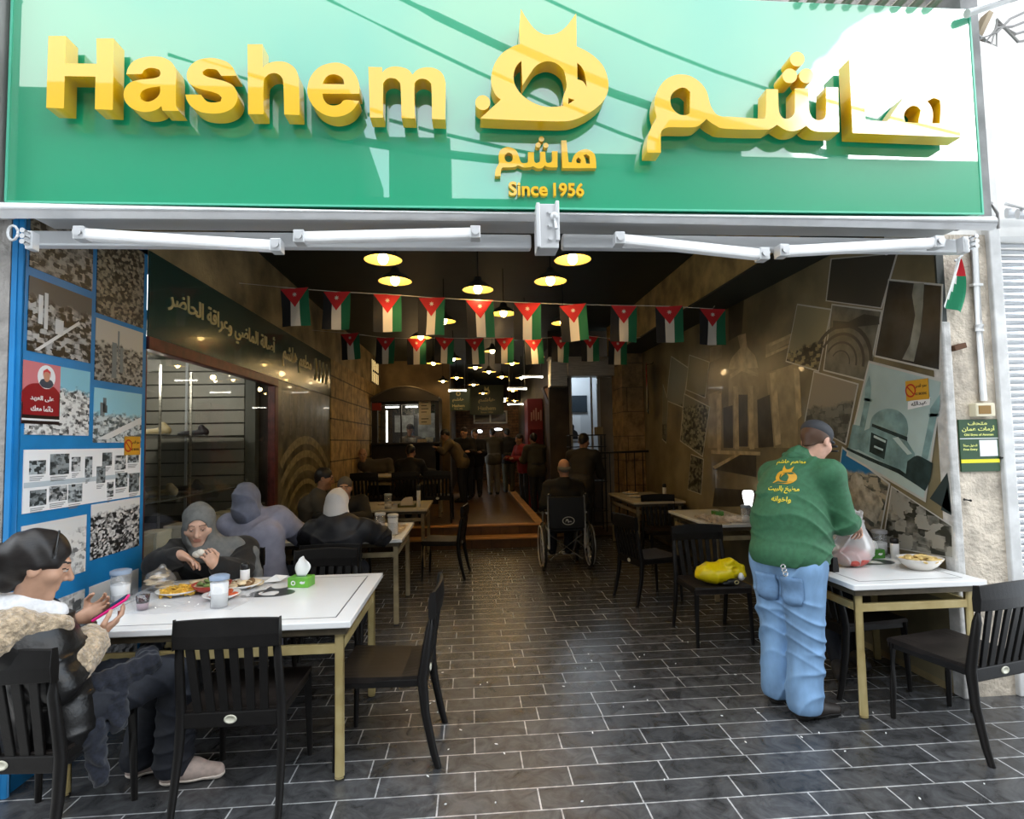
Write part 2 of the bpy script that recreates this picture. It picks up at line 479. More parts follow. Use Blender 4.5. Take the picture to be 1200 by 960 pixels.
# ------------------------------------------------------------------ setting
def brickmat(name, c1, c2, mortar, bw, rh, ms, rough, bump=0.4, noise=6.0, scale=1.0, plane='xy', offset=0.5, sq=1.0, spec=0.5, dark=0.35, warp=0.0):
    if name in _M: return _M[name]
    m = bpy.data.materials.new(name); m.use_nodes = True; t = m.node_tree; b = t.nodes['Principled BSDF']
    g = t.nodes.new('ShaderNodeNewGeometry'); sp = t.nodes.new('ShaderNodeSeparateXYZ'); cb = t.nodes.new('ShaderNodeCombineXYZ')
    t.links.new(g.outputs['Position'], sp.inputs[0])
    a, c = {'xy': ('X', 'Y'), 'xz': ('X', 'Z'), 'yz': ('Y', 'Z')}[plane]
    t.links.new(sp.outputs[a], cb.inputs['X']); t.links.new(sp.outputs[c], cb.inputs['Y'])
    br = t.nodes.new('ShaderNodeTexBrick'); t.links.new(cb.outputs[0], br.inputs['Vector'])
    br.inputs['Color1'].default_value = (*c1, 1); br.inputs['Color2'].default_value = (*c2, 1); br.inputs['Mortar'].default_value = (*mortar, 1)
    br.inputs['Scale'].default_value = 1.0; br.inputs['Brick Width'].default_value = bw; br.inputs['Row Height'].default_value = rh
    br.inputs['Mortar Size'].default_value = ms; br.inputs['Mortar Smooth'].default_value = 0.1; br.offset = offset; br.offset_frequency = 2
    br.squash = sq; br.squash_frequency = 3
    n = t.nodes.new('ShaderNodeTexNoise'); n.inputs['Scale'].default_value = noise; n.inputs['Detail'].default_value = 9; n.inputs['Roughness'].default_value = 0.65
    n.inputs['Distortion'].default_value = warp
    t.links.new(g.outputs['Position'], n.inputs['Vector'])
    r = t.nodes.new('ShaderNodeMapRange'); r.inputs['From Min'].default_value = 0.3; r.inputs['From Max'].default_value = 0.7
    r.inputs['To Min'].default_value = dark; r.inputs['To Max'].default_value = 1.5
    t.links.new(n.outputs['Fac'], r.inputs['Value'])
    mx = t.nodes.new('ShaderNodeMixRGB'); mx.blend_type = 'MULTIPLY'; mx.inputs['Fac'].default_value = 1
    t.links.new(br.outputs['Color'], mx.inputs[1]); t.links.new(r.outputs[0], mx.inputs[2])
    t.links.new(mx.outputs[0], b.inputs['Base Color'])
    b.inputs['Roughness'].default_value = rough; b.inputs['Specular IOR Level'].default_value = spec
    ad = t.nodes.new('ShaderNodeMath'); ad.operation = 'MULTIPLY_ADD'; ad.inputs[1].default_value = -1.0
    t.links.new(br.outputs['Fac'], ad.inputs[0]); t.links.new(n.outputs['Fac'], ad.inputs[2])
    bp = t.nodes.new('ShaderNodeBump'); bp.inputs['Strength'].default_value = bump; bp.inputs['Distance'].default_value = 0.01
    t.links.new(ad.outputs[0], bp.inputs['Height']); t.links.new(bp.outputs[0], b.inputs['Normal'])
    _M[name] = m; return m

M_SLATE = brickmat('slate_paving', (0.078, 0.078, 0.080), (0.050, 0.051, 0.053), (0.42, 0.42, 0.42), 0.46, 0.16, 0.0038, 0.27, bump=0.32, noise=8.0, spec=0.5, dark=0.38, offset=0.37, sq=0.82, warp=1.2)
M_STREET = mat('street_concrete', (0.42, 0.41, 0.39), 0.8, noise=(6, 0.15), bump=(40, 0.2))
M_BLOCK = brickmat('limestone_blocks', (0.42, 0.29, 0.12), (0.34, 0.225, 0.09), (0.10, 0.07, 0.035), 0.62, 0.34, 0.012, 0.75, bump=0.8, noise=5.0, plane='yz', dark=0.4)
M_PLASTER = mat('stained_stone_plaster', (0.27, 0.205, 0.105), 0.75, noise=(2.2, 0.5), bump=(9, 0.8))
M_CEIL = mat('dark_green_ceiling', (0.010, 0.016, 0.013), 0.5, noise=(3, 0.25))
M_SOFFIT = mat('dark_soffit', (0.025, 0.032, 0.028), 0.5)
M_BEAM = mat('ochre_bulkhead_paint', (0.46, 0.32, 0.12), 0.55, noise=(4, 0.35), bump=(20, 0.15))
M_STONE = mat('rough_pillar_stone', (0.56, 0.49, 0.40), 0.85, noise=(7, 0.28), bump=(28, 1.0))
M_STONE2 = mat('rough_grey_stone', (0.30, 0.28, 0.26), 0.85, noise=(6, 0.3), bump=(22, 1.0))
M_WHITEPAINT = mat('weathered_white_paint', (0.62, 0.62, 0.61), 0.5, noise=(9, 0.12))
M_GREYPAINT = mat('pale_grey_paint', (0.22, 0.225, 0.22), 0.6, noise=(4, 0.2))
M_WOODFLOOR = brickmat('brown_tile_platform', (0.10, 0.052, 0.020), (0.075, 0.038, 0.014), (0.03, 0.018, 0.008), 0.3, 0.3, 0.004, 0.28, bump=0.1, noise=5, dark=0.7)
M_WOODTRIM = mat('light_wood_nosing', (0.48, 0.26, 0.10), 0.45, noise=(5, 0.3), stretch=(0.5, 6, 6))
M_DARKWALL = mat('dark_brown_wall', (0.040, 0.028, 0.018), 0.6, noise=(3, 0.4))
M_STEEL = mat('brushed_steel', (0.62, 0.58, 0.50), 0.35, metal=1.0, noise=(5, 0.2), stretch=(1, 1, 20))
M_ALU = mat('white_aluminium', (0.86, 0.86, 0.86), 0.35, metal=0.0, noise=(8, 0.06))
M_ALU2 = mat('grey_aluminium', (0.60, 0.61, 0.62), 0.35, metal=0.3)
M_REDWOOD = mat('oxblood_frame_paint', (0.085, 0.016, 0.013), 0.4, noise=(12, 0.35))
M_BLUE = mat('bright_blue_board', (0.012, 0.19, 0.46), 0.35, noise=(3, 0.12))
M_PALE = mat('pale_facade', (0.80, 0.79, 0.76), 0.8, noise=(3, 0.08))
M_OPP = mat('opposite_limestone', (0.055, 0.052, 0.045), 0.85, noise=(1.5, 0.2), bump=(8, 0.4))
M_OPPD = mat('opposite_window_dark', (0.03, 0.035, 0.04), 0.2)
M_CORR = mat('grey_plank', (0.30, 0.27, 0.22), 0.6, noise=(3, 0.2))

def st(name, mb, m, bevel=0.0):
    o = mb.build(name, m, bevel=bevel); o['kind'] = 'structure'; return o
XL, XR, YF = -2.2, 2.99, 3.0
ZC = 3.66
YE = 20.0
# floor (street side to the platform), street strip behind the camera, platform
st('floor', MB().b2((-4.2, -1.2, -0.1), (4.6, 12.6, 0)), M_SLATE)
st('street', MB().b2((-14, -14, -0.12), (14, -1.2, -0.01)), M_STREET)
b = MB(); b.mi = 0
b.b2((XL, 8.72, 0.0), (1.15, 9.02, 0.135)); b.b2((XL, 9.02, 0.0), (1.15, 20.0, 0.29)); b.b2((1.15, 9.3, 0.0), (3.2, 20.0, 0.05))
st('floor_platform', b, M_WOODFLOOR)
b = MB()
b.b2((XL, 8.70, 0.135), (1.15, 9.03, 0.157)); b.b2((XL, 9.0, 0.29), (1.17, 9.16, 0.312)); b.b2((1.03, 9.16, 0.291), (1.17, 19.9, 0.312))
o = st('trim_1', b, M_WOODTRIM)
# left wall: upper plaster, end blocks, plinth under the shop window, jamb
b = MB()
b.b2((XL - 0.3, 4.0, 2.98), (XL, YE, ZC)); b.b2((XL - 0.3, YF, 2.95), (XL, 4.0, ZC))
st('wall_left', b, M_PLASTER)
st('wall_left_blocks', MB().b2((XL - 0.3, 9.05, 0), (XL + 0.02, 14.0, 2.99)), M_BLOCK)
st('wall_left_plinth', MB().b2((XL - 0.2, 3.98, 0), (XL, 6.62, 0.78)), M_GREYPAINT)
st('wall_left_mural_backing', MB().b2((XL - 0.3, 6.62, 0), (XL - 0.01, 9.05, 2.99)), M_DARKWALL)
st('wall_left_pier', MB().b2((XL - 0.3, YF - 0.05, 0), (XL - 0.012, 3.99, 2.96)), M_STONE2)
# facade left of the opening
st('wall_facade_left', MB().b2((-3.9, YF - 0.1, 0), (XL - 0.045, YF - 0.02, 3.2)), M_STONE2)
# facade over the opening, behind the sign
st('wall_facade_top', MB().b2((-4.6, YF + 0.02, 2.98), (2.98, YF + 0.3, 5.6)), M_STONE2)
# right wall
st('wall_right', MB().b2((XR, 3.40, 0), (XR + 0.3, 9.6, ZC)), M_PLASTER)
# bulkhead along the right wall with its dark underside
st('ceiling_bulkhead', MB().b2((2.5, 3.32, 3.13), (XR, 10.0, ZC - 0.002)), M_BEAM)
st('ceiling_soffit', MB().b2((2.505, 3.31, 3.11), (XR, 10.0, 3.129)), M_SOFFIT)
st('ceiling', MB().b2((XL - 0.3, YF + 0.02, ZC), (2.99, YE + 0.3, ZC + 0.15)), M_CEIL)
# rear: kitchen wall at right, corridor walls, end wall
b = MB()
b.b2((1.46, 10.3, 2.8), (2.99, 10.4, ZC)); b.b2((1.46, 10.3, 0.05), (2.40, 10.4, 1.33)); b.b2((1.46, 10.3, 1.33), (1.84, 10.4, 2.8))
st('wall_rear_kitchen', b, M_DARKWALL)
st('wall_kitchen_panel', MB().b2((2.40, 10.3, 0.05), (2.99, 10.42, 2.8)), mat('tan_panel', (0.13, 0.095, 0.055), 0.5, noise=(2, 0.3)))
st('wall_corridor_right', MB().b2((1.72, 10.42, 0.05), (1.85, YE, ZC)), M_DARKWALL)
st('wall_corridor_left', MB().b2((-0.62, 15.0, 0.29), (-0.5, YE, ZC)), M_DARKWALL)
st('wall_rear_left', MB().b2((XL, 14.0, 0.29), (-0.5, 14.2, ZC)), mat('rear_wall_yellow', (0.22, 0.14, 0.06), 0.6, noise=(2, 0.3)))
st('wall_end', MB().b2((-0.6, YE, 0), (1.9, YE + 0.2, ZC)), brickmat('end_bricks', (0.16, 0.085, 0.04), (0.12, 0.06, 0.03), (0.05, 0.03, 0.02), 0.3, 0.1, 0.008, 0.8, plane='xz'))
# stone column right of the kitchen opening
st('wall_column', MB().b2((2.62, 9.5, 0), (XR, 10.2, 3.12)), brickmat('column_blocks', (0.34, 0.22, 0.10), (0.28, 0.18, 0.08), (0.14, 0.09, 0.05), 0.9, 0.42, 0.008, 0.7, plane='xz', bump=0.4))
# kitchen room behind the opening
b = MB(); b.b2((1.86, 12.4, 0.05), (3.2, 12.5, ZC))
st('wall_kitchen_back', b, mat('kitchen_wall_white', (0.62, 0.64, 0.66), 0.4))
st('wall_kitchen_side', MB().b2((2.9, 10.42, 0.05), (3.0, 12.4, ZC)), M_GREYPAINT)
# stone pillar right of the opening, coping edge, base, neighbour's shutter bay
YP = 3.34
st('wall_pillar_right', MB().b2((3.03, YP, 0.0), (3.36, YP + 0.3, 2.9)), M_STONE)
M_TRIM = mat('chalky_edge_trim', (0.50, 0.49, 0.47), 0.6, noise=(14, 0.2), bump=(30, 0.3))
st('trim_2', MB().b2((2.98, YP - 0.03, 0.0), (3.04, YP + 0.06, 2.33)), M_TRIM, bevel=0.012)
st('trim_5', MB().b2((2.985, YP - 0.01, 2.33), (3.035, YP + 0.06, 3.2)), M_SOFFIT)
st('trim_3', MB().b2((3.34, YP - 0.03, 0.0), (3.42, YP + 0.12, 3.6)), M_WHITEPAINT, bevel=0.008)
st('trim_7', MB().b2((2.748, 2.80, 2.80), (2.85, 3.02, 4.3)), mat('grey_side_plate', (.20, .20, .20), .6, noise=(5, .3)))
st('floor_kerb', MB().b2((-4.0, 1.2, 0.0), (-1.72, 2.60, 0.004)), mat('pale_kerb', (.40, .38, .35), .8, noise=(9, .3)))
# pale front of the neighbour, over the shutter, and the wall above the sign's right end
st('wall_neighbour', MB().b2((2.97, YP + 0.02, 2.90), (7.5, YP + 0.4, 6.5)), M_PALE)
st('wall_neighbour_side', MB().b2((5.1, YP + 0.1, 0), (7.5, YP + 0.4, 2.9)), M_PALE)
# houses across the street, with the gap of sky above them
b = MB()
b.mi = 0
b.b2((-14, -12, 0), (-2.6, -7.2, 9.6)); b.b2((-2.6, -12, 0), (1.4, -7.6, 7.4)); b.b2((1.4, -12, 0), (14, -7.3, 8.4))
b.b2((-1.9, -9.5, 7.4), (-0.4, -8.2, 9.2)); b.b2((5.2, -9.5, 8.4), (7.2, -8.4, 9.8))
b.mi = 1
for x in np.arange(-12, 13, 1.7):
    for z in (3.6, 5.8):
        if z < 5 or x < -2.9 or x > 1.6: b.b2((x, -7.62, z), (x + 0.8, -7.18, z + 1.3))
st('wall_opposite', b, [M_OPP, M_OPPD])
b = MB()
for i, (x0, z0, x1, z1) in enumerate(((-6, 9.6, 8, 6.9), (-7, 9.1, 5, 7.6), (-3, 11.4, 10, 6.6), (-2, 12.0, 9, 8.2), (0, 13.0, 12, 8.9))):
    b.tube([(x0 + (x1 - x0) * k / 8, -6.0 - 0.3 * i, z0 + (z1 - z0) * k / 8 - 0.5 * math.sin(math.pi * k / 8)) for k in range(9)], 0.035 + 0.05 * (i % 2), 6)
o = st('trim_4', b, mat('street_cable', (0.02, 0.02, 0.02), 0.6))

st('window_4', MB().b2((XL + 0.001, 12.9, 3.05), (XL + 0.01, 13.7, 3.55)), mat('warm_lit_glass', (1, .8, .4), emit=1.6, emit_col=(1, .72, .30)))
b = MB()
for k in range(5): b.b2((XL + 0.01, 12.88 + .2 * k, 3.03), (XL + 0.03, 12.91 + .2 * k, 3.57))
b.b2((XL + 0.01, 12.88, 3.28), (XL + 0.03, 13.7, 3.31))
st('window_bars', b, M_DARKWALL)
# ------------------------------------------------------------------ the shop sign and the folded awning
YS = 2.74          # face of the board
YT = 2.635         # face of the raised letters
M_GREEN = mat('green_sign_gloss', (0.000, 0.310, 0.148), 0.35, coat=1.0, coat_ior=2.0, coatrough=0.012)
M_YEL = mat('yellow_letter_gloss', (0.74, 0.43, 0.002), 0.3, coat=1.0, coat_ior=1.5, coatrough=0.02)
M_EDGE = mat('sign_pale_edge', (0.10, 0.48, 0.32), 0.35)
SG = empty('shop_sign', (0.3, 2.9, 2.79)); tag(SG, 'wide glossy green shop sign with raised yellow letters over the entrance', 'sign')
def sp(px, py, y=YT):
    p = at_y(px, py, y); return (p[0], p[2])
bl, br_, tr, tl = [(-2.145, 2.785), (2.742, 2.785), (2.73, 3.915), (-2.150, 3.92)]
b = MB(); b.b2((-2.147, YS, 2.785), (2.735, YS + 0.2, 3.925))
o = wpart(b.build('board', M_GREEN, bevel=0.004), SG)
b = MB(); b.b2((-2.152, YS - 0.004, 2.781), (2.742, YS + 0.006, 2.789)); b.b2((2.733, YS - 0.004, 2.787), (2.742, YS + 0.19, 3.925)); b.b2((-2.156, YS - 0.004, 2.787), (-2.146, YS + 0.19, 3.925))
wpart(b.build('edge_strip', M_EDGE), SG)
def letters(name, items, scale, off, y, depth, label=None, back=None):
    """items: list of contour lists in crop pixels"""
    for it in items:
        cs = []
        for c in it:
            if isinstance(c, tuple) and c[0] == 'c':
                pts = circ(c[1], c[2], 20, c[3] if len(c) > 3 else None)
            else: pts = smooth(c)
            cs.append([sp(off[0] + p[0] / scale, off[1] + p[1] / scale, y) for p in pts])
        area = sum(cs[0][i][0] * cs[0][(i + 1) % len(cs[0])][1] - cs[0][(i + 1) % len(cs[0])][0] * cs[0][i][1] for i in range(len(cs[0])))
        b = MB(); b.shape(cs, (0, y, 0), (1, 0, 0), (0, 0, 1), depth)
        o = wpart(b.build(name, M_YEL), SG)
    return o
HA = [
 [[(80,58),(178,58),(175,212),(352,215),(350,72),(447,72),(442,474),(342,470),(345,287),(172,284),(167,466),(68,462)]],
 [[(518,274),(530,235),(560,200),(610,180),(665,173),(720,178),(765,200),(790,232),(798,275),(797,340),(797,440),(803,462),(814,480),(722,478),(715,452),(690,472),(650,484),(600,484),(550,465),(515,430),(503,390),(512,350),(545,318),(600,304),(660,298),(700,288),(711,268),(705,250),(680,240),(650,238),(622,248),(606,272)],
  [(708,342),(650,350),(612,365),(596,390),(602,415),(630,428),(665,422),(695,400),(708,375)]],
 [[(1135,282),(1120,240),(1085,205),(1030,186),(980,182),(920,195),(880,225),(860,265),(862,305),(885,335),(930,355),(990,370),(1035,385),(1055,405),(1050,425),(1010,433),(970,425),(938,388),(850,388),(862,425),(890,460),(935,485),(1000,495),(1060,490),(1110,468),(1138,432),(1143,390),(1125,345),(1085,318),(1030,302),(980,290),(950,275),(948,258),(970,245),(1000,243),(1030,252),(1052,282)]],
]
letters('letter', HA, 4.8, (40, 30), YT, 0.082)
HB = [
 [[(48,105),(132,105),(134,236),(160,215),(205,202),(260,205),(305,230),(330,270),(337,330),(340,503),(255,500),(250,330),(240,290),(215,270),(185,268),(155,285),(138,325),(138,498),(52,497)]],
 [[(676,384),(678,340),(660,285),(620,235),(565,210),(510,212),(450,235),(405,285),(386,345),(390,400),(420,455),(470,495),(530,513),(590,505),(640,475),(676,424),(596,418),(570,440),(530,450),(495,438),(475,410),(470,383)],
  [(592,330),(585,300),(560,280),(530,274),(500,282),(480,305),(472,328)]],
 [[(728,232),(805,234),(806,264),(830,242),(870,230),(920,235),(955,250),(976,276),(1005,248),(1050,235),(1100,240),(1140,265),(1160,310),(1163,360),(1160,528),(1086,525),(1083,350),(1075,320),(1050,302),(1020,300),(995,315),(987,350),(990,522),(915,520),(909,345),(900,315),(875,297),(840,297),(816,318),(811,355),(810,518),(737,517)]],
]
letters('letter', HB, 4.8, (280, 30), YT, 0.082)
D0 = 1090.9
def dd(*p): return [(x + D0, y) for x, y in p]
AR = [
 [[(100,703),(100,640),(112,580),(135,525),(160,482),(150,430),(150,370),(170,300),(215,240),(270,210),(320,203),(380,215),(440,255),(480,310),(497,370),(510,410),(540,455),(580,472),(640,474),(845,488),(858,462),(862,297),(938,297),(941,420),(952,462),(975,485),(1005,485),(1033,465),(1045,425),(1045,292),(1130,292),(1135,420),(1148,465),(1172,490),(1205,495),(1230,485),(1243,450),(1243,285),(1321,285),(1329,572)] + dd((90,568),(40,545)) + [(1118,530),(1080,555),(1030,565),(985,558),(930,525),(890,550),(850,556),(600,550),(540,530),(500,505),(480,487),(450,515),(400,540),(250,540),(215,548),(195,562),(188,590),(188,703)],
  [(375,315),(345,290),(310,290),(270,315),(250,350),(253,400),(275,435),(310,460),(350,462),(372,450)]],
 [('c', (1060,105), 47)], [('c', (1012,212), 47)], [('c', (1118,212), 47)],
 [dd((300,105),(372,105),(388,240),(405,498),(545,503),(580,450),(620,390),(665,335),(715,300),(770,280),(835,275),(900,290),(960,340),(995,410),(1008,500),(1015,605),(322,578)),
  dd((757,430),(735,408),(700,405),(665,430),(650,470),(660,507),(742,513)), dd((800,375),(840,355),(882,368),(885,425),(880,516),(832,516),(836,450),(822,405))],
]
letters('letter', AR, 5.4545, (740, 50), YT, 0.082)
LG = [
 [[(80,828),(228,692),(190,655),(162,590),(160,520),(185,430),(240,355),(310,310),(368,288),(362,180),(375,35),(410,95),(470,175),(530,215),(580,222),(640,210),(700,165),(740,115),(775,65),(778,190),(778,305),(850,340),(920,390),(975,455),(1005,540),(1008,620),(980,690),(930,745),(850,800),(760,838),(670,850),(450,845),(200,835)],
  [(378,410),(340,450),(322,510),(330,580),(370,645),(430,695),(500,730),(570,745),(630,743),(682,738),(680,680),(705,600),(700,540),(685,480),(640,435),(590,415),(540,418),(480,450),(430,520),(385,590)],
  [(783,425),(815,455),(840,510),(852,600),(825,560),(785,545)], [(720,680),(765,695),(718,725)]],
 [('c', (97,714), 54)],
]
letters('emblem', LG, 6.194, (550, 5), YT, 0.082)
SA = [
 [[(85,440),(95,370),(128,305),(122,250),(135,190),(180,155),(240,152),(300,185),(325,240),(345,295),(370,310),(405,308),(418,290),(418,200),(478,200),(480,285),(500,310),(525,302),(540,280),(540,195),(592,195),(598,290),(620,310),(645,302),(660,280),(658,190),(715,190),(715,352),(640,352),(605,345),(588,333),(560,358),(510,362),(470,342),(440,350),(370,352),(320,332),(290,346),(230,352),(165,352),(148,375),(143,440)],
  ('c', (225,253), 42, 48)],
 [('c', (553,68), 27)], [('c', (520,128), 26)], [('c', (597,132), 26)],
 [[(752,82),(805,82),(815,200),(826,300),(855,302),(880,235),(930,190),(1000,170),(1060,195),(1095,245),(1105,360),(762,360)], [(900,280),(925,250),(950,275),(945,310),(908,308)], [(975,230),(1005,220),(1035,240),(1040,315),(1002,315),(992,265)]],
]
letters('small_letter', SA, 8.571, (570, 155), YS - 0.03, 0.03)
p = at_y(640.5, 221.5, YS - 0.02)
wpart(text('slogan_lettering', 'Since', M_YEL, (p[0] - .092, YS, p[2]), (1, 0, 0), (0, 0, 1), width=0.195, height=0.072, depth=0.02, bold=0.026), SG); wpart(text('slogan_lettering', '1956', M_YEL, (p[0] + .112, YS, p[2] - .001), (1, 0, 0), (0, 0, 1), width=0.155, height=0.070, depth=0.02, bold=0.026), SG)

# awning: cassette tube, front bar, four folded arms, bracket
AW = empty('folding_awning', (0.3, 2.75, 2.70)); tag(AW, 'white aluminium retracted awning with folded arms under the green sign', 'awning')
yA = 2.72
b = MB(); b.tube([(-2.16, yA, 2.735), (2.765, yA, 2.725)], 0.036, 16)
wpart(b.build('front_tube', M_ALU), AW)
b = MB(); b.b2((-2.10, yA + 0.03, 2.745), (2.70, 2.98, 2.772))
wpart(b.build('cassette', M_ALU2, bevel=0.006), AW)
def bar(name, p0, p1, w, h, m, bev=0.006):
    p0, p1 = Vector(p0), Vector(p1); d = (p1 - p0).normalized(); x, y, z = frame(d)
    M = Matrix((x, d, x.cross(d))).transposed()
    b = MB(); b.box((p0 + p1) / 2, (w, (p1 - p0).length, h), M=M); return b.build(name, m, bevel=bev)
def P3(px, py, y): return Vector(at_y(px, py, y))
for (a, c) in (((32, 281), (622, 285)), ((658, 284), (1132, 290))):
    wpart(bar('rail', P3(a[0], a[1], 2.86), P3(c[0], c[1], 2.86), 0.06, 0.075, M_ALU2, 0.01), AW)
for (a, c) in (((97, 275), (325, 289)), ((352, 279), (557, 274)), ((725, 281), (893, 299)), ((916, 295), (1096, 285))):
    A, C = P3(a[0], a[1], 2.74), P3(c[0], c[1], 2.74)
    arm = wpart(bar('arm', A, C, 0.055, 0.052, M_ALU, 0.012), AW)
    for q in (A, C):
        k = MB(); k.box(q, (0.05, 0.066, 0.062)); k.tube([q + Vector((0, -0.045, 0)), q + Vector((0, 0.045, 0))], 0.02, 10)
        kk = k.build('joint', M_ALU2, bevel=0.004); kk.parent = arm
for (x, y, w, h) in ((640, 270, 0.105, 0.22), (38, 283, 0.03, 0.085), (1128, 288, 0.03, 0.085)):
    q = P3(x, y, 2.72); b = MB(); b.box(q, (w, 0.12 if w > .1 else .05, h)); (b.box(q + Vector((w * .45, -0.05, h * .1)), (0.018, 0.05, h * .9)), b.box(q + Vector((-w * .45, -0.05, 0)), (0.018, 0.05, h))) if w > .1 else None
    for dz in (-.3, 0, .3): b.tube([q + Vector((0.01, -0.075, dz * h)), q + Vector((0.01, -0.04, dz * h))], 0.012, 8)
    if w > .1:
        b.ball(q + Vector((0.03, -0.08, 0.04)), 0.02); b.tube([q + Vector((0.03, -0.085, 0.05)), q + Vector((0.035, -0.1, -0.03))], 0.009, 6)
    wpart(b.build('bracket', M_ALU2, bevel=0.004), AW)
q = P3(15, 273, 2.70); b = MB(); b.tube([q + Vector((0.022 * math.cos(a), 0, 0.034 * math.sin(a))) for a in np.linspace(0, 2 * math.pi, 13)[:-1]], 0.006, 6, closed=True); wpart(b.build('crank_eye', M_ALU2), AW)
# ------------------------------------------------------------------ printed photographs: procedural pictures
def printmat(name, sky, ground, ink, scale=14.0, horizon=0.5, z0=0.0, z1=1.0, contrast=0.5, hot=0.5, rough=0.38):
    """a black and white town view: plain sky above, blocky speckle of houses below (heights in metres, world)."""
    if name in _M: return _M[name]
    sky, ground, ink = [lin(c) if isinstance(c, str) else c for c in (sky, ground, ink)]
    m = bpy.data.materials.new(name); m.use_nodes = True; t = m.node_tree; b = t.nodes['Principled BSDF']
    g = t.nodes.new('ShaderNodeNewGeometry')
    mp = t.nodes.new('ShaderNodeMapping'); mp.inputs['Scale'].default_value = (1, 1, 1.6); t.links.new(g.outputs['Position'], mp.inputs['Vector'])
    v = t.nodes.new('ShaderNodeTexVoronoi'); v.distance = 'CHEBYCHEV'; v.inputs['Scale'].default_value = scale; t.links.new(mp.outputs[0], v.inputs['Vector'])
    n = t.nodes.new('ShaderNodeTexNoise'); n.inputs['Scale'].default_value = scale * 0.55; n.inputs['Detail'].default_value = 8; t.links.new(mp.outputs[0], n.inputs['Vector'])
    sc = t.nodes.new('ShaderNodeSeparateColor'); t.links.new(v.outputs['Color'], sc.inputs[0])
    a = t.nodes.new('ShaderNodeMath'); a.operation = 'MULTIPLY_ADD'; a.inputs[1].default_value = 0.55; t.links.new(sc.outputs[0], a.inputs[0]); t.links.new(n.outputs['Fac'], a.inputs[2])
    r = t.nodes.new('ShaderNodeValToRGB'); r.color_ramp.elements[0].position = hot + 0.30 - contrast * .3; r.color_ramp.elements[1].position = hot + 0.30 + contrast * .3
    r.color_ramp.elements[0].color = (*ink, 1); r.color_ramp.elements[1].color = (*ground, 1); t.links.new(a.outputs[0], r.inputs['Fac'])
    sz = t.nodes.new('ShaderNodeSeparateXYZ'); t.links.new(g.outputs['Position'], sz.inputs[0])
    h = t.nodes.new('ShaderNodeMath'); h.operation = 'MULTIPLY_ADD'; h.inputs[1].default_value = 0.10; t.links.new(n.outputs['Fac'], h.inputs[0]); t.links.new(sz.outputs['Z'], h.inputs[2])
    zz = z0 + (z1 - z0) * horizon + 0.05
    k = t.nodes.new('ShaderNodeMapRange'); k.inputs['From Min'].default_value = zz - 0.015; k.inputs['From Max'].default_value = zz + 0.015; t.links.new(h.outputs[0], k.inputs['Value'])
    mx = t.nodes.new('ShaderNodeMixRGB'); t.links.new(k.outputs[0], mx.inputs['Fac']); t.links.new(r.outputs['Color'], mx.inputs[1]); mx.inputs[2].default_value = (*sky, 1)
    t.links.new(mx.outputs[0], b.inputs['Base Color']); b.inputs['Roughness'].default_value = rough
    _M[name] = m; return m
M_PAPER = mat('white_print_paper', (0.78, 0.79, 0.80), 0.35)
M_INK = mat('black_ink', (0.015, 0.016, 0.018), 0.4)
M_GREYINK = mat('grey_ink', (0.22, 0.23, 0.24), 0.4)

# ---- blue display board on the left
xb = XL
BD = empty('display_board', (XL, 2.95, 0.0)); tag(BD, 'bright blue board of old town photographs on the left side of the entrance', 'display board')
b = MB(); b.b2((XL - 0.010, 2.925, 0.0), (XL, 3.99, 2.99)); b.b2((XL - 0.035, 2.895, 0.0), (XL - 0.010, 2.925, 2.99))
b.tube([(XL, 2.91, 0), (XL, 2.91, 2.99)], 0.018, 8)
wpart(b.build('backing', M_BLUE), BD)
def pr(y0, y1, z0, z1, m, name='photo_print'):
    b = MB(); b.b2((XL + 0.0005, y0, z0), (XL + 0.004, y1, z1)); return wpart(b.build(name, m), BD)
A0, A1, B0, B1 = 2.955, 3.425, 3.465, 3.945
pr(A0, A1, 2.545, 2.95, printmat('print_bw_a', '#8a8378', '#9a9690', '#2c2a28', 27.2, 1.2, 2.5, 2.95))
pr(B0, B1, 2.43, 2.95, printmat('print_bw_b', '#6a6258', '#8d8676', '#26221e', 37.4, 1.2, 2.5, 2.95))
pr(A0, A1, 2.12, 2.50, printmat('print_bw_c', '#4b4d50', '#a8aaaa', '#141516', 25.5, 0.72, 2.12, 2.50, hot=.58))
pr(B0, B1, 2.03, 2.40, printmat('print_bw_d', '#b9b4a8', '#9b9a94', '#1e1e1e', 40.8, 0.62, 2.03, 2.40))
pr(A0, A1, 1.70, 2.07, printmat('print_bw_e', '#7fbcd0', '#d9dad8', '#3a3c3e', 40.8, 0.66, 1.70, 2.07, hot=.40))
pr(B0, B1, 1.66, 1.985, printmat('print_bw_f', '#8ec6d8', '#bcc6c8', '#4c5658', 30.6, 0.52, 1.66, 1.985, hot=.42))
pr(A0, A1, 0.93, 1.25, printmat('print_bw_g', '#cfd0cf', '#d4d4d2', '#6a6b6c', 23.8, 0.75, 0.93, 1.25, hot=.3))
pr(B0, B1, 0.98, 1.30, printmat('print_bw_h', '#d6d6d4', '#c6c6c4', '#1a1a1b', 44.2, 0.8, 0.98, 1.30, hot=.52))
pr(A0, A1, 0.13, 0.83, printmat('print_bw_i', '#d0d2d2', '#cfd0d0', '#57595a', 20.4, 1.1, 0.13, 0.83, hot=.42))
pr(B0, B1, 0.13, 0.83, printmat('print_bw_j', '#d0d2d2', '#c9cacb', '#3a3a3b', 23.8, 0.8, 0.13, 0.83, hot=.42))
w = pr(A0, B1, 1.31, 1.625, M_PAPER, 'history_print')
k = 0
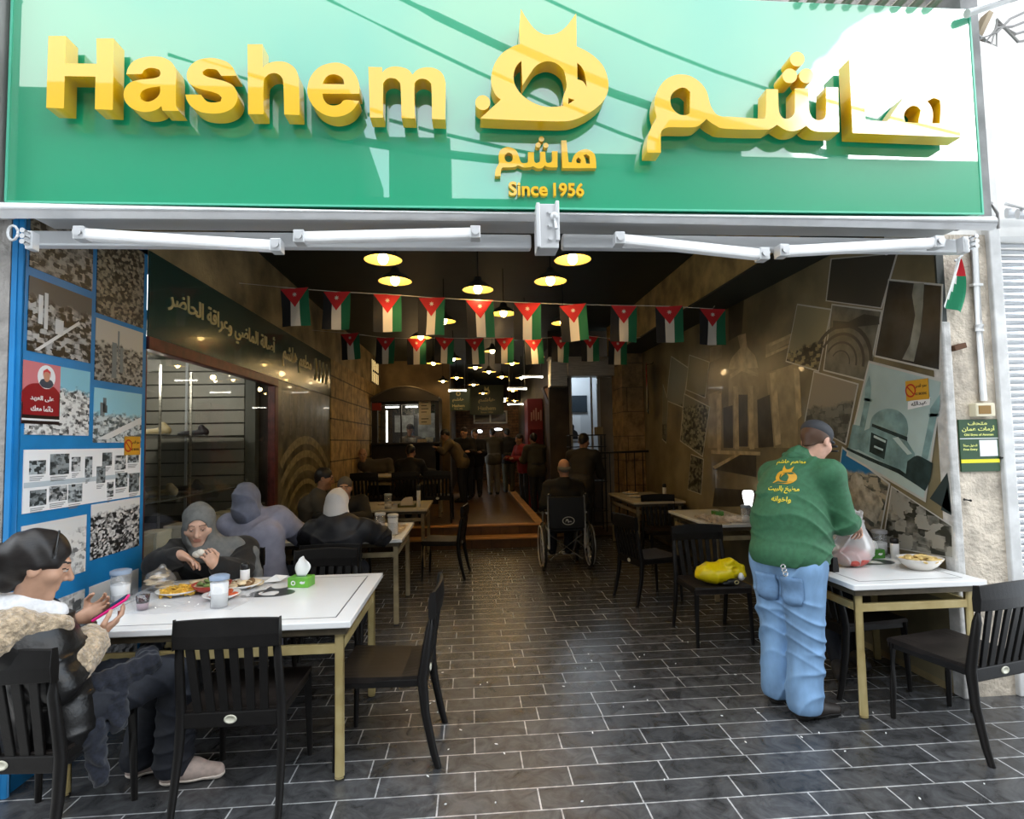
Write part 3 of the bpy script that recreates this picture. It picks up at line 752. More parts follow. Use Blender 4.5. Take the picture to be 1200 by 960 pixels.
for (ya, yb_, za, zb) in ((2.99,3.10,1.50,1.57),(3.13,3.27,1.49,1.60),(3.29,3.36,1.5,1.58),(3.40,3.46,1.46,1.58),(3.55,3.64,1.52,1.60),(3.67,3.78,1.49,1.58),(3.80,3.92,1.53,1.6),
                          (3.0,3.11,1.34,1.42),(3.13,3.26,1.35,1.43),(3.27,3.38,1.33,1.43),(3.5,3.58,1.42,1.52),(3.60,3.66,1.33,1.42),(3.68,3.80,1.38,1.47),(3.82,3.93,1.34,1.46)):
    b = MB(); b.b2((XL + 0.004, ya, za), (XL + 0.0055, yb_, zb))
    o = b.build('picture', printmat('print_small_%d' % (k % 3), '#b9c0c4', ['#a9b2b6', '#8b9396', '#c0c4c6'][k % 3], '#303638', 34, 1.3, za, zb, hot=.5)); wpart(o, w) if False else None
    o.parent = w; k += 1
    b = MB()
    for q in range(3): b.b2((XL + 0.004, ya + .005, za - 0.014 - q * .009), (XL + 0.005, yb_ - 0.02 * (q + 1) * .6, za - 0.010 - q * .009))
    o = b.build('caption', M_GREYINK); o.parent = w
b = MB(); b.b2((XL + 0.004, 2.96, 1.435), (XL + 0.005, 3.94, 1.462)); o = b.build('stripe', mat('print_stripe', (0.45, 0.52, 0.57), 0.4)); o.parent = w
# tower landmarks inside three prints
def ink(y0, y1, z0, z1, m, par): 
    b = MB(); b.b2((XL + 0.004, y0, z0), (XL + 0.0048, y1, z1)); return b
for (y0, y1, z0, z1) in ((3.02,3.05,2.27,2.42),(3.06,3.085,2.25,2.44),(3.14,3.2,2.24,2.32)):
    b = MB(); b.b2((XL + .004, y0, z0), (XL + .0048, y1, z1)); wpart(b.build('tower_marking', mat('print_light', (0.55, 0.56, 0.56), 0.4)), BD)
for (y0, y1, z0, z1) in ((3.62,3.665,2.06,2.28),(3.675,3.69,2.2,2.36),(3.70,3.73,2.1,2.26),(3.52,3.56,1.82,1.9),(3.545,3.575,1.84,1.93),(3.565,3.585,1.84,1.885)):
    b = MB(); b.b2((XL + .004, y0, z0), (XL + .0048, y1, z1)); wpart(b.build('tower_marking', mat('print_darkgrey', (0.16, 0.19, 0.20), 0.4)), BD)
b = MB(); b.shape([[(3.49,1.68),(3.60,1.68),(3.94,1.79),(3.94,1.83)]], (XL + .0045, 0, 0), (0, 1, 0), (0, 0, 1), 0)
wpart(b.build('road_marking', mat('print_road', (0.62, 0.63, 0.62), 0.4)), BD); b = MB(); b.shape([[(3.0,2.13),(3.03,2.13),(3.33,2.33),(3.32,2.345)]], (XL + .0045, 0, 0), (0, 1, 0), (0, 0, 1), 0)
wpart(b.build('road_marking', mat('print_road', (0.62, 0.63, 0.62), 0.4)), BD)
# portrait poster stuck over the third row
PO = empty('portrait_poster', (XL + 0.006, 3.05, 1.75)); tag(PO, 'small red portrait poster stuck over a town photograph on the blue board', 'poster')
b = MB(); b.mi = 0; b.b2((XL + .0045, 2.93, 1.755), (XL + .006, 3.185, 2.07)); b.mi = 1; b.b2((XL + .006, 2.93, 1.755), (XL + .0066, 3.185, 1.92)); b.mi = 2; b.b2((XL + .006, 2.935, 1.80), (XL + .0068, 3.18, 1.90))
b.mi = 2; b.shape([smooth([(2.91, 1.88), (2.94, 1.93), (3.0, 1.96), (3.12, 1.96), (3.18, 1.925), (3.18, 1.86), (2.945, 1.86)])], (XL + .0069, 0, 0), (0, 1, 0), (0, 0, 1), 0)
b.mi = 3; b.b2((XL + .0066, 2.93, 1.772), (XL + .0072, 3.185, 1.782))
wpart(b.build('sheet', [mat('poster_pink', '#c9747a', 0.35), mat('poster_black', '#1b1012', 0.35), mat('poster_red', '#8a1420', 0.35), M_PAPER]), PO)
b = MB(); b.mi = 0; b.shape([circ((3.085, 2.0), 0.062)], (XL + .0072, 0, 0), (0, 1, 0), (0, 0, 1), 0)
b.mi = 1; b.shape([smooth([(3.035, 1.965), (3.05, 1.985), (3.085, 1.99), (3.12, 1.985), (3.135, 1.965), (3.11, 1.945), (3.06, 1.945)])], (XL + .0076, 0, 0), (0, 1, 0), (0, 0, 1), 0)
b.mi = 2; b.shape([circ((3.085, 2.005), 0.022, 16, 0.03)], (XL + .0080, 0, 0), (0, 1, 0), (0, 0, 1), 0)
b.mi = 3; b.shape([smooth([(3.058, 2.0), (3.06, 2.03), (3.085, 2.045), (3.11, 2.03), (3.112, 2.0), (3.104, 2.022), (3.085, 2.027), (3.066, 2.022)])], (XL + .0083, 0, 0), (0, 1, 0), (0, 0, 1), 0)
wpart(b.build('portrait', [M_PAPER, mat('poster_suit', '#3a4250', .4), mat('poster_face', '#c08a70', .4), mat('poster_scarf', '#c23a40', .4)]), PO)
wpart(text('poster_words', ar('على العهد'), M_PAPER, (XL + .007, 3.06, 1.885), (0, 1, 0), (0, 0, 1), width=0.16, height=0.03, depth=.001, bold=.02), PO)
wpart(text('poster_words', ar('دائما معك'), M_PAPER, (XL + .007, 3.06, 1.835), (0, 1, 0), (0, 0, 1), width=0.15, height=0.03, depth=.001, bold=.02), PO)
M_ORANGE = mat('amber_sticker', '#c8962c', 0.35)
def nosmoke(o, ux, uy, w, h, label):
    r = empty('no_smoking_sign', o); tag(r, label, 'sticker', 'no smoking stickers')
    ux, uy = Vector(ux).normalized(), Vector(uy).normalized(); n = ux.cross(uy); o = Vector(o)
    b = MB(); b.shape([[(-w/2, -h/2), (w/2, -h/2), (w/2, h/2), (-w/2, h/2)]], o + n * .004, ux, uy, .003); wpart(b.build('plate', M_ORANGE), r)
    b = MB(); c = (-w * .28, 0); R1 = h * .34
    b.shape([circ(c, R1), circ(c, R1 * .76)], o + n * .0048, ux, uy, 0); b.shape([[(c[0] - R1 * .7, R1 * .55), (c[0] - R1 * .55, R1 * .7), (c[0] + R1 * .7, -R1 * .55), (c[0] + R1 * .55, -R1 * .7)]], o + n * .0049, ux, uy, 0)
    wpart(b.build('prohibition_mark', mat('sign_red', '#b02a1c', .4)), r)
    wpart(text('words', ar('ممنوع التدخين'), M_INK, o + ux * w * .17 + uy * h * .16 + n * .004, ux, uy, width=w * .52, height=h * .26, depth=.0006, bold=.015), r)
    wpart(text('words', 'NO SMOKING', M_INK, o + ux * w * .17 - uy * h * .2 + n * .004, ux, uy, width=w * .5, height=h * .13, depth=.0006, bold=.01), r)
nosmoke((XL + .004, 3.845, 1.64), (0, 1, 0), (0, 0, 1), 0.17, 0.12, 'amber no smoking sticker on the blue photo board')

# ---- dark green lettered fascia over the shop window
FA = empty('lettered_fascia', (XL, 6.5, 2.4)); tag(FA, 'long dark green fascia with gold Arabic lettering above the shoe shop window', 'sign')
b = MB(); b.b2((XL + 0.0005, 3.995, 2.385), (XL + 0.012, 9.05, 2.985)); wpart(b.build('panel', mat('fascia_green', (0.020, 0.048, 0.040), 0.2, coat=.2)), FA)
M_GOLD = mat('gold_lettering', (0.62, 0.52, 0.26), 0.35, metal=0.2)
for (s_, y, wd, z, h) in (('أصالة الماضي وعراقة الحاضر', 5.36, 2.25, 2.72, 0.20), ('مطعم هاشم', 7.35, 1.2, 2.70, 0.22)):
    wpart(text('lettering', ar(s_), M_GOLD, (XL + .012, y, z), (0, 1, 0), (0, 0, 1), width=wd, height=h * 1.25, depth=.008, bold=.012), FA)
b = MB()
for y in (8.15, 8.35, 8.55, 8.75): b.tube([(XL + .016, y, 2.55), (XL + .016, y + .06, 2.72), (XL + .016, y + .02, 2.86)], .014, 6)
wpart(b.build('flourish', M_GOLD), FA)

# ---- shoe shop window in the left wall
o = st('window_1', MB().b2((XL - 0.035, 4.03, 0.80), (XL - 0.029, 6.50, 2.32)), glassmat('window_glass', (.93, .95, .94), 0.10, 0.01))
b = MB()
b.b2((XL - 0.06, 3.99, 2.30), (XL + 0.02, 6.60, 2.39)); b.b2((XL - 0.06, 6.49, 0.0), (XL + 0.02, 6.60, 2.30)); b.b2((XL - 0.06, 3.99, 0.76), (XL - 0.01, 4.03, 2.3)); 
st('window_frame', b, M_REDWOOD, .006)
st('trim_6', MB().b2((XL - 0.09, 4.0, 0.76), (XL - 0.005, 6.5, 0.84)), mat('ledge_wood', (0.13, 0.08, 0.045), .5, noise=(6, .3)))
# the bay behind the glass
b = MB(); b.b2((-4.1, 6.55, 0), (XL - 0.3, 6.62, 2.7)); b.b2((-4.1, 3.9, 0), (-4.0, 6.6, 2.7)); b.b2((-4.1, 3.35, 0), (XL - 0.32, 3.9, 2.7)) ; b.b2((-4.1, 3.9, 2.62), (XL - 0.3, 6.6, 2.7)); b.b2((XL - 0.31, 6.5, 0), (XL - .2, 6.62, 2.7))
st('wall_shop_bay', b, mat('shop_wall_olive', (0.12, 0.12, 0.10), .6, noise=(3, .15)))
st('wall_shop_floor', MB().b2((-4.0, 3.9, 0), (XL - 0.09, 6.55, 0.80)), mat('shop_plinth', (0.16, 0.12, 0.08), .5))
SW = empty('slat_wall', (-3.2, 6.5, 1.5)); tag(SW, 'pale slatted display wall at the back of the shoe shop window', 'display wall')
b = MB()
for i in range(12): b.b2((-3.72, 6.50, 0.88 + i * .145), (XL - 0.32, 6.545, 0.88 + i * .145 + .128))
wpart(b.build('slats', mat('slat_board', (0.34, 0.32, 0.27), .5, noise=(2, .1))), SW)
b = MB()
for x in (-3.15,): b.b2((x, 6.485, 0.88), (x + .025, 6.50, 2.6))
wpart(b.build('upright', M_ALU2), SW)
GS = empty('glass_shelf', (-2.9, 5.3, 1.42)); tag(GS, 'dark glass shelf on poles carrying shoes behind the shop window', 'shelf')
b = MB(); b.b2((-3.4, 4.05, 1.20), (-2.42, 6.45, 1.212)); b.b2((-3.4, 4.05, 1.72), (-2.5, 6.45, 1.732)); wpart(b.build('shelf_plate', mat('smoked_glass', (.10, .11, .11), .1)), GS)
b = MB()
for (x, y) in ((-2.5, 4.75), (-2.5, 5.25), (-3.3, 4.75), (-3.3, 5.25)): b.tube([(x, y, .8), (x, y, 2.3)], .011, 8)
wpart(b.build('pole', M_STEEL), GS)
def shoe_mb(b, L=0.26):
    pass
def shop_shoe(y, z, x, m, lab, rz):
    o = sdf_mesh('shoe', [rc((0, -.09, .035), .034, (0, .10, .022), .026, .03), rc((0, -.08, .05), .034, (0, -.06, .085), .03, .03), el((0, .1, .02), (.04, .05, .022), k=.02)], .008, [m, mat('shoe_sole_pale', (.6, .58, .54), .6)], pick=lambda c: (c[:, 2] < .012).astype(int), zmin=0)
    o.location = (x, y, z); o.rotation_euler = (0, 0, rz); tag(o, lab, 'shoe', 'shoes in the shop window'); return o
for i, (y, z, x, c, lab) in enumerate(((4.35, 1.212, -2.6, '#3a3c3e', 'dark grey shoe nearest the street on the lower glass shelf'), (4.60, 1.212, -2.62, '#6a6458', 'taupe shoe second along the lower glass shelf'), (5.0, 1.212, -2.6, '#8a7c62', 'tan shoe between the two poles of the lower glass shelf'),
        (5.5, 1.212, -2.62, '#2c2c2e', 'black shoe beside the far pole on the lower glass shelf'), (5.05, 1.732, -2.7, '#a0906c', 'beige shoe on the upper glass shelf'), (5.75, 1.732, -2.7, '#26262a', 'dark shoe farthest along the upper glass shelf'))):
    shop_shoe(y, z, x, mat('shoe_%s' % c[1:], c, .5), lab, 1.2 + .15 * i)
for i, (y, c, lab) in enumerate(((4.3, '#b6b2a8', 'grey shoe box nearest the street on the window ledge'), (4.55, '#e0dccf', 'pale shoe box second from the street on the window ledge'), (4.92, '#d8cfc0', 'beige shoe box beside the pole on the window ledge'), (5.40, '#d0c8b4', 'sand shoe box past the pole on the window ledge'), (5.75, '#d6cfba', 'cream shoe box fifth along the window ledge'), (6.1, '#c4bca6', 'dull cream shoe box farthest along the window ledge'))):
    r = empty('shoe_box', (-2.42, y, .80)); tag(r, lab, 'box', 'shoe boxes on the window ledge')
    b = MB(); b.box((0, 0, .085), (.14, .21, .17)); b.build('carton', mat('box_%s' % c[1:], c, .6), r, bevel=.003)
    b = MB(); b.box((0, 0, .175), (.148, .218, .03)); b.build('lid', mat('box_%s' % c[1:], c, .6), r, bevel=.003)
for i, (x, y) in enumerate(((-3.0, 4.3), (-3.3, 4.9), (-2.8, 5.0), (-3.2, 5.7))):
    r = empty('ceiling_light', (x, y, 2.6)); tag(r, ['round white ceiling light nearest the street inside the shop window', 'round white ceiling light second from the street inside the shop window', 'round white ceiling light nearest the glass inside the shop window', 'round white ceiling light farthest back inside the shop window'][i], 'ceiling light', 'round lights in the shoe shop')
    b = MB(); b.lathe([(0.10, .02), (.11, .0), (.10, -.015)], seg=20); b.build('rim', M_ALU, r)
    b = MB(); b.lathe([(0.0, -.016), (.09, -.014)], seg=20, cap=False); b.build('diffuser', mat('shop_light_and_fill', (1, 1, 1), emit=6.0), r)

for q in ((-3.0, 4.7, 2.45), (-3.1, 5.7, 2.45), (-2.62, 4.55, 2.2)):  # the last is no fixture: fill light added to brighten the ledge boxes
    l = bpy.data.lights.new('shop_light_and_fill', 'POINT'); l.energy = 9; l.color = (1, .95, .86); l.shadow_soft_size = .1; lo_ = bpy.data.objects.new('shop_light_and_fill', l); COL.objects.link(lo_); lo_.location = q
# ---- left mural of an amphitheatre
LM = empty('photo_mural', (XL, 7.8, 1.3)); tag(LM, 'dark mural of stone amphitheatre rows on the left wall past the shop window', 'mural')
b = MB(); b.b2((XL + .0005, 6.63, .05), (XL + .004, 9.045, 2.38)); wpart(b.build('sheet', mat('mural_dark_olive', (.10, .09, .055), .3, noise=(5, .6), coat=.2)), LM)
b = MB()
for i in range(6):
    R1 = .55 + i * .19
    pts = [(7.75 + R1 * 1.15 * math.cos(a), .25 + R1 * 1.0 * math.sin(a)) for a in np.linspace(.15, 2.7, 28)]; pts = [p for p in pts if 6.66 < p[0] < 9.02]
    b.shape([[(p[0], p[1]) for p in pts] + [(7.75 + (p[0] - 7.75) * .93, .25 + (p[1] - .25) * .93) for p in reversed(pts)]], (XL + .0048, 0, 0), (0, 1, 0), (0, 0, 1), 0)
wpart(b.build('arc_marking', mat('mural_arc_stone', (.24, .21, .12), .3, noise=(14, .35))), LM)
b = MB()
for i in range(7): b.b2((XL + .0042, 6.75 + i * .3, 1.75), (XL + .0047, 6.86 + i * .3, 2.25))
wpart(b.build('column_marking', mat('mural_col', (.10, .095, .07), .3, noise=(20, .5))), LM)

# ---- right wall: Petra mural with tilted prints
RM = empty('photo_collage_mural', (XR, 6.0, 1.5)); tag(RM, 'large sepia mural of a rock-cut temple and tilted prints on the right wall', 'mural')
b = MB(); b.b2((XR - .006, 3.345, .05), (XR, 9.45, 3.11)); wpart(b.build('sheet', mat('mural_sepia', (.185, .155, .090), .28, noise=(1.6, .45), coat=.15)), RM)
def rp(px, py, d=.010): 
    p = at_x(px, py, XR - .006); return (p[1], p[2])
def rshape(name, pts, m, lift=.0015, sm=False, cover=None):
    P = [rp(*p) for p in pts]
    if sm: P = smooth(P)
    b = MB(); b.shape([[(-p[0], p[1]) for p in P]], (XR - .006 - lift, 0, 0), (0, -1, 0), (0, 0, 1), .001)
    return wpart(b.build(name, m), RM)
def rmulti(name, polys, m, lift):
    for pts in polys:
        b = MB(); P = [rp(*p) for p in pts]; b.shape([[(-p[0], p[1]) for p in P]], (XR - .006 - lift, 0, 0), (0, -1, 0), (0, 0, 1), 0)
        wpart(b.build(name, m), RM)
# temple facade picture
M_TA = mat('temple_pale', (.40, .33, .20), .28, noise=(9, .25)); M_TB = mat('temple_dark', (.05, .043, .03), .3, noise=(6, .3)); M_TC = mat('temple_mid', (.27, .225, .135), .28, noise=(7, .25))
def c6(*p): return [(760 + x / 3.2, 300 + y / 3.2) for x, y in p]
rmulti('temple_marking', [c6((300,430),(345,385),(385,385),(415,440),(415,720),(300,720)), c6((225,520),(275,500),(275,720),(225,720)), c6((440,440),(560,400),(560,720),(470,720)), c6((440,370),(545,320),(545,290),(440,330)), c6((230,400),(275,380),(275,330),(230,345))], M_TC, .0010)
rmulti('temple_shadow_marking', [c6((338,520),(372,520),(374,715),(340,715)), c6((280,570),(316,560),(318,720),(282,720)), c6((408,540),(455,520),(470,715),(412,720)), c6((240,800),(330,745),(405,745),(405,830)), c6((300,150),(360,140),(350,290),(300,320)), c6((250,870),(405,880),(405,940),(240,940))], M_TB, .0016)
rmulti('temple_column_marking', [c6((318,490),(336,488),(340,725),(324,725)), c6((374,486),(392,486),(398,725),(380,725)), c6((255,520),(272,515),(272,730),(258,730)), c6((455,440),(478,435),(498,705),(476,712)), c6((545,420),(566,425),(575,600),(556,620)), c6((305,445),(350,415),(410,440),(412,455),(350,432),(306,462)), c6((440,335),(548,285),(548,297),(440,348)), c6((440,370),(545,325),(545,335),(440,382)), c6((235,728),(420,735),(420,748),(235,742)), c6((240,790),(335,740),(345,745),(250,800))], M_TA, .0022)
rshape('temple_urn_marking', c6((335,300),(365,290),(372,340),(400,375),(412,420),(300,425),(312,385),(345,345)), M_TA, .0026, True)
# tilted prints, each on a pale border
def tprint(pts, m, lift, name='photo_print', border=True):
    P = [rp(*p) for p in pts]; c = np.mean(P, 0)
    if border:
        b = MB(); b.shape([[(-p[0], p[1]) for p in P]], (XR - .006 - lift, 0, 0), (0, -1, 0), (0, 0, 1), .001); o = wpart(b.build(name, mat('print_border', (.50, .50, .47), .3)), RM)
    Q = [tuple(c + (np.array(p) - c) * .955) for p in P]
    b = MB(); b.shape([[(-p[0], p[1]) for p in Q]], (XR - .006 - lift - .0007, 0, 0), (0, -1, 0), (0, 0, 1), 0); q = b.build('picture', m)
    q.parent = o
    return o
tprint([(973.8,303),(1053,296),(1034,362),(967.8,353)], mat('print_plain_olive', (.052,.050,.042), .3), .003)
tprint([(975,356),(1034.8,363.6),(1017.6,448),(964.8,434.6)], mat('print_amph', (.13,.125,.10), .3, noise=(9,.3)), .003)
tprint([(934.6,356),(975.3,362),(960,436),(921,424)], printmat('print_dinner', '#8b8468', '#8f8765', '#16150f', 20, 1.3, 1.9, 2.3, hot=.52), .004)
tprint([(954,434.6),(1007,449.7),(992,522),(943,495)], printmat('print_lake', '#8a8273', '#6f7068', '#3d3f3a', 16, .55, 1.65, 2.05, hot=.4), .004)
tprint([(1041.8,326.8),(1106,333),(1103,436),(1025,418)], mat('print_canyon', (.022,.025,.027), .28, noise=(6,.5)), .005)
tprint([(987.3,523),(1044,566.9),(1032,630),(972,642)], printmat('print_castle', '#1e6f9c', '#a59b86', '#4e5048', 15, .62, 1.08, 1.50, hot=.36), .005)
tprint([(1045,569),(1118,617),(1119,655),(1034,640)], printmat('print_ruins', '#8d8c86', '#9b9a92', '#35362f', 12, 1.3, 1.0, 1.4, hot=.42), .005)
tprint([(1019,422.5),(1107,445),(1085.8,588.8),(992.4,534)], mat('print_mosque_sky', (.42,.54,.53), .25, noise=(1.5,.15)), .007)
tprint([(786.6,417),(807.5,431),(800.6,478),(781,470)], printmat('print_p9', '#777a70', '#6d7065', '#2a2b25', 9, .3, 1.9, 2.6), .003)
tprint([(808,415.6),(831.9,424),(827,467),(804,457)], printmat('print_p10', '#6b6a55', '#5e5d4a', '#1c1c16', 7, .4, 1.9, 2.6), .004)
tprint([(802,461),(832.5,476.6),(824,536),(797,517)], printmat('print_p11', '#6d6f63', '#8b8c7a', '#1d1e19', 18, .8, 1.5, 2.2), .004)
tprint([(810,532),(825,538),(822,580),(806,574)], printmat('print_p12', '#6d6f63', '#79796a', '#22231e', 18, 1.2, 1.0, 1.4), .003)
tprint([(777,450),(783,470),(781,520),(776,515)], printmat('print_p13', '#77786c', '#6a6b5e', '#25261f', 10, .5, 1.5, 2.2), .003)
def ck(*p): return [(960 + x / 4.571, 440 + y / 4.571) for x, y in p]
M_MQ = mat('mosque_stone_print', (.19,.31,.31), .28, noise=(10,.25)); M_MQD = mat('mosque_dark_print', (.025,.045,.045), .3, noise=(12,.4)); M_MQL = mat('mosque_light_print', (.46,.58,.57), .28)
L0 = .0085
rshape('dome_marking', ck((275,285),(290,225),(330,190),(380,178),(430,190),(470,230),(483,290),(470,345)), M_MQ, L0 + .0006, True)
rmulti('mosque_wall_marking', [ck((215,310),(285,280),(470,340),(520,420),(500,540),(355,470),(210,395)), ck((160,390),(185,262),(222,270),(210,400))], M_MQ, L0 + .0003)
rmulti('minaret_marking', [ck((212,330),(250,130),(252,60),(275,0),(285,60),(282,130),(240,330)), ck((552,450),(600,215),(600,180),(655,100),(652,185),(636,225),(588,450)), ck((245,120),(292,128),(288,142),(243,134)), ck((592,205),(650,205),(646,220),(594,222))], M_MQ, L0 + .0009)
rmulti('dome_band_marking', [ck((290,258),(480,330),(478,352),(288,274)), ck((285,305),(372,345),(355,450),(275,410)), ck((155,385),(280,440),(440,505),(570,600),(568,612),(430,525),(270,455),(152,398))], M_MQD, L0 + .0012)
rmulti('mosque_light_marking', [ck((400,335),(430,330),(470,380),(505,420),(480,425),(430,370)), ck((300,320),(365,350),(362,362),(298,332)), ck((302,375),(350,395),(348,405),(300,385))], M_MQL, L0 + .0015)
rshape('bush_marking', ck((470,540),(480,460),(530,430),(580,450),(615,470),(600,560),(575,620),(520,580)), M_MQD, L0 + .0018, True)
def c7(*p): return [(850 + x / 3.311, 270 + y / 3.311) for x, y in p]
rmulti('canyon_light_marking', [c7((735,205),(775,205),(770,300),(760,400),(735,510),(690,500),(720,440),(740,330),(728,250))], mat('canyon_pale', (.22,.23,.20), .3, noise=(8,.3)), .0068)
rmulti('amphitheatre_marking', [c7((420,350),(480,355),(540,325),(600,335),(600,365),(420,385))], mat('amph_hill', (.045,.045,.038), .3), .0048)
b = MB()
for i in range(4):
    R1 = .10 + .07 * i; cc = rp(985, 425)
    pts = [(cc[0] - R1 * 1.2 * math.cos(a), cc[1] + R1 * math.sin(a)) for a in np.linspace(-.3, 2.4, 16)]
    b.shape([[(-p[0], p[1]) for p in pts] + [(-(cc[0] + (p[0] - cc[0]) * .9), cc[1] + (p[1] - cc[1]) * .9) for p in reversed(pts)]], (XR - .0109, 0, 0), (0, -1, 0), (0, 0, 1), 0)
wpart(b.build('seat_row_marking', mat('amph_dark', (.05, .048, .04), .3)), RM)
rmulti('castle_marking', [ck((170,600),(175,540),(205,515),(235,545),(245,590),(330,650),(350,690),(310,800),(180,700),(120,600))], mat('castle_stone', (.36,.33,.26), .3, noise=(14,.4)), .0068)
rmulti('strip_marking', [ck((595,660),(690,520),(700,590),(712,740)), ck((655,720),(690,590),(712,750))], mat('dark_teal_print', (.035,.05,.05), .3), .0045)
nosmoke(tuple(np.array(at_x(1075, 457, XR - .016))), (0, -1, 0), (0, 0.0, 1), 0.19, 0.135, 'amber no smoking sticker on the mosque print')
r = empty('white_sticker', tuple(at_x(1077, 473, XR - .016))); tag(r, 'small white torn sticker with black Arabic word below the amber sticker', 'sticker')
q = Vector(at_x(1077, 473, XR - .016)); b = MB(); b.shape([[(-.1, -.03), (.085, -.02), (.1, .03), (-.09, .025)]], q + Vector((-.002, 0, 0)), (0, -1, .06), (0, .06, 1), .001); wpart(b.build('paper', M_PAPER), r)
wpart(text('word', ar('عبدالله'), M_INK, q + Vector((-.0025, 0, 0)), (0, -1, .06), (0, .06, 1), width=.13, height=.035, depth=.0006, bold=.02), r)

# ---- lower part of the right wall: pale skirting board under the mural
# ---- stone pillar: museum sign, conduit, box, flag
YF0, YF = YF, YP
MS = empty('museum_sign', (2.97, 2.99, 1.55)); tag(MS, 'green and yellow museum notice screwed to the stone pillar', 'sign')
y = YF - .004
q0, q1 = at_y(1122, 492, y), at_y(1171, 552, y)
x0, z1, x1, z0 = q0[0], q0[2], q1[0], q1[2]; w = x1 - x0; h = z1 - z0
b = MB(); b.b2((x0, YF - .012, z0), (x1, YF - .001, z1)); wpart(b.build('plate', mat('museum_green', '#23482a', .4)), MS)
b = MB(); b.b2((x0, YF - .0135, z0 + h * .165), (x1, YF - .012, z0 + h * .235)); wpart(b.build('yellow_band', mat('museum_yellow', '#e6dc1e', .4)), MS)
b = MB(); b.b2((x0, YF - .0135, z0 + h * .625), (x1, YF - .012, z0 + h * .64)); b.b2((x0 + w * .50, YF - .0135, z0 + h * .29), (x0 + w * .96, YF - .012, z0 + h * .60)); wpart(b.build('white_panel', M_PAPER), MS)
M_MY = mat('museum_lettering', '#eef08a', .4)
def mt(body, u, v, ww, hh): wpart(text('lettering', body, M_MY, (x0 + w * u, YF - .012, z0 + h * v), (1, 0, 0), (0, 0, 1), width=w * ww, height=h * hh, depth=.001, bold=.015), MS)
mt(ar('متحف'), .48, .925, .5, .07); mt(ar('أرمات عمان'), .5, .82, .86, .12); mt('Old Signs of Amman', .5, .70, .76, .055)
mt(ar('الدخول مجاناً'), .26, .50, .36, .06); mt('Free Entry', .26, .42, .36, .05)
CP = empty('conduit_pipe', (3.03, 2.97, 2.3)); tag(CP, 'white plastic conduit pipe running down the stone pillar to a small box', 'pipe')
b = MB(); C0, C1 = at_y(1152.5, 470, YF - .02), at_y(1141, 282, YF - .02); b.tube([C0, C1], .021, 12); wpart(b.build('tube', mat('white_pvc', (.78, .78, .77), .35)), CP)
b = MB(); b.tube([C0 + (C1 - C0) * .43, C0 + (C1 - C0) * .47], .027, 12); q = C0 + (C1 - C0) * .72; b.box(q, (.07, .03, .016)); wpart(b.build('coupling', mat('white_pvc', (.78, .78, .77), .35), bevel=.003), CP)
bx = empty('wall_box', (3.0, 2.97, 1.77)); tag(bx, 'small cream box with amber window at the foot of the white conduit', 'electrical box')
b = MB(); BX = at_y(1151, 480.5, YF - .03); b.b2((BX[0] - .065, YF - .055, BX[2] - .042), (BX[0] + .065, YF, BX[2] + .042)); wpart(b.build('housing', mat('cream_plastic', '#d9d0b4', .4), bevel=.006), bx)
b = MB(); b.b2((BX[0] - .047, YF - .058, BX[2] - .026), (BX[0] + .033, YF - .054, BX[2] + .026)); wpart(b.build('amber_window', mat('amber_glass', '#8a6a36', .2)), bx)
hk = empty('pillar_bracket', (2.9, 2.98, 2.05)); tag(hk, 'rusty iron stub bracket left in the stone pillar under the flag', 'bracket')
b = MB(); b.box(at_y(1122, 407, YF - .02), (.085, .05, .035), M=Matrix.Rotation(-.25, 3, 'Y')); wpart(b.build('stub', mat('rust', '#5b3c26', .8), bevel=.004), hk)
for i, (px_, py_, lab) in enumerate(((1175, 537, 'black iron pin in the pillar edge beside the museum notice'), (1133, 586, 'black iron pin in the pillar below the museum notice'), (1183, 601, 'black iron pin near the foot of the pillar edge'))):
    q = Vector(at_y(px_, py_, YF - .012)); b = MB(); b.tube([q + Vector((-.022, -.005, .004)), q + Vector((.022, -.005, -.004))], .008, 8); tag(b.build('iron_pin', mat('black_iron', (.02, .02, .02), .6), loc=q), lab, 'pin', 'iron pins in the pillar')
# hanging tricolour with red triangle
FL = empty('small_flag', (2.9, 2.93, 2.7)); tag(FL, 'small hanging white and green flag with red triangle on the pillar', 'flag')
def fp(px_, py_): return Vector(at_y(px_, py_, YF - .05))
b = MB(); nx = 8; L_ = [fp(1121,303), fp(1113,325), fp(1106,358)]; Rr = [fp(1128,303), fp(1133,335), fp(1124,367)]
def bez(P, t): return P[0] * (1 - t) ** 2 + P[1] * 2 * t * (1 - t) + P[2] * t * t
G = [[bez(L_, i / 12).lerp(bez(Rr, i / 12), j / nx) + Vector((0, -.02 * math.sin(j / nx * 6.0 + i * .25), 0)) for j in range(nx + 1)] for i in range(13)]
for i in range(12):
    for j in range(nx):
        u = j / nx; v = i / 12
        s_ = 0.75 - v * 1.15 + .25
        b.mi = 2 if (v < .28 and u > .42) else (0 if u < .78 - v * .75 + .05 else 1)
        if v >= .28 and u >= .85 - v * .6: b.mi = 1
        b.add([G[i][j], G[i][j + 1], G[i + 1][j + 1], G[i + 1][j]], [(0, 1, 2, 3)], True)
wpart(b.build('cloth', [mat('flag_white', (.75, .74, .72), .8), mat('flag_green', (.01, .22, .10), .8), mat('flag_red', (.55, .02, .03), .8)]), FL)
b = MB(); b.tube([fp(1128, 299), fp(1119, 306)], .006, 6); wpart(b.build('stick', M_ALU2), FL)

YF = YF0
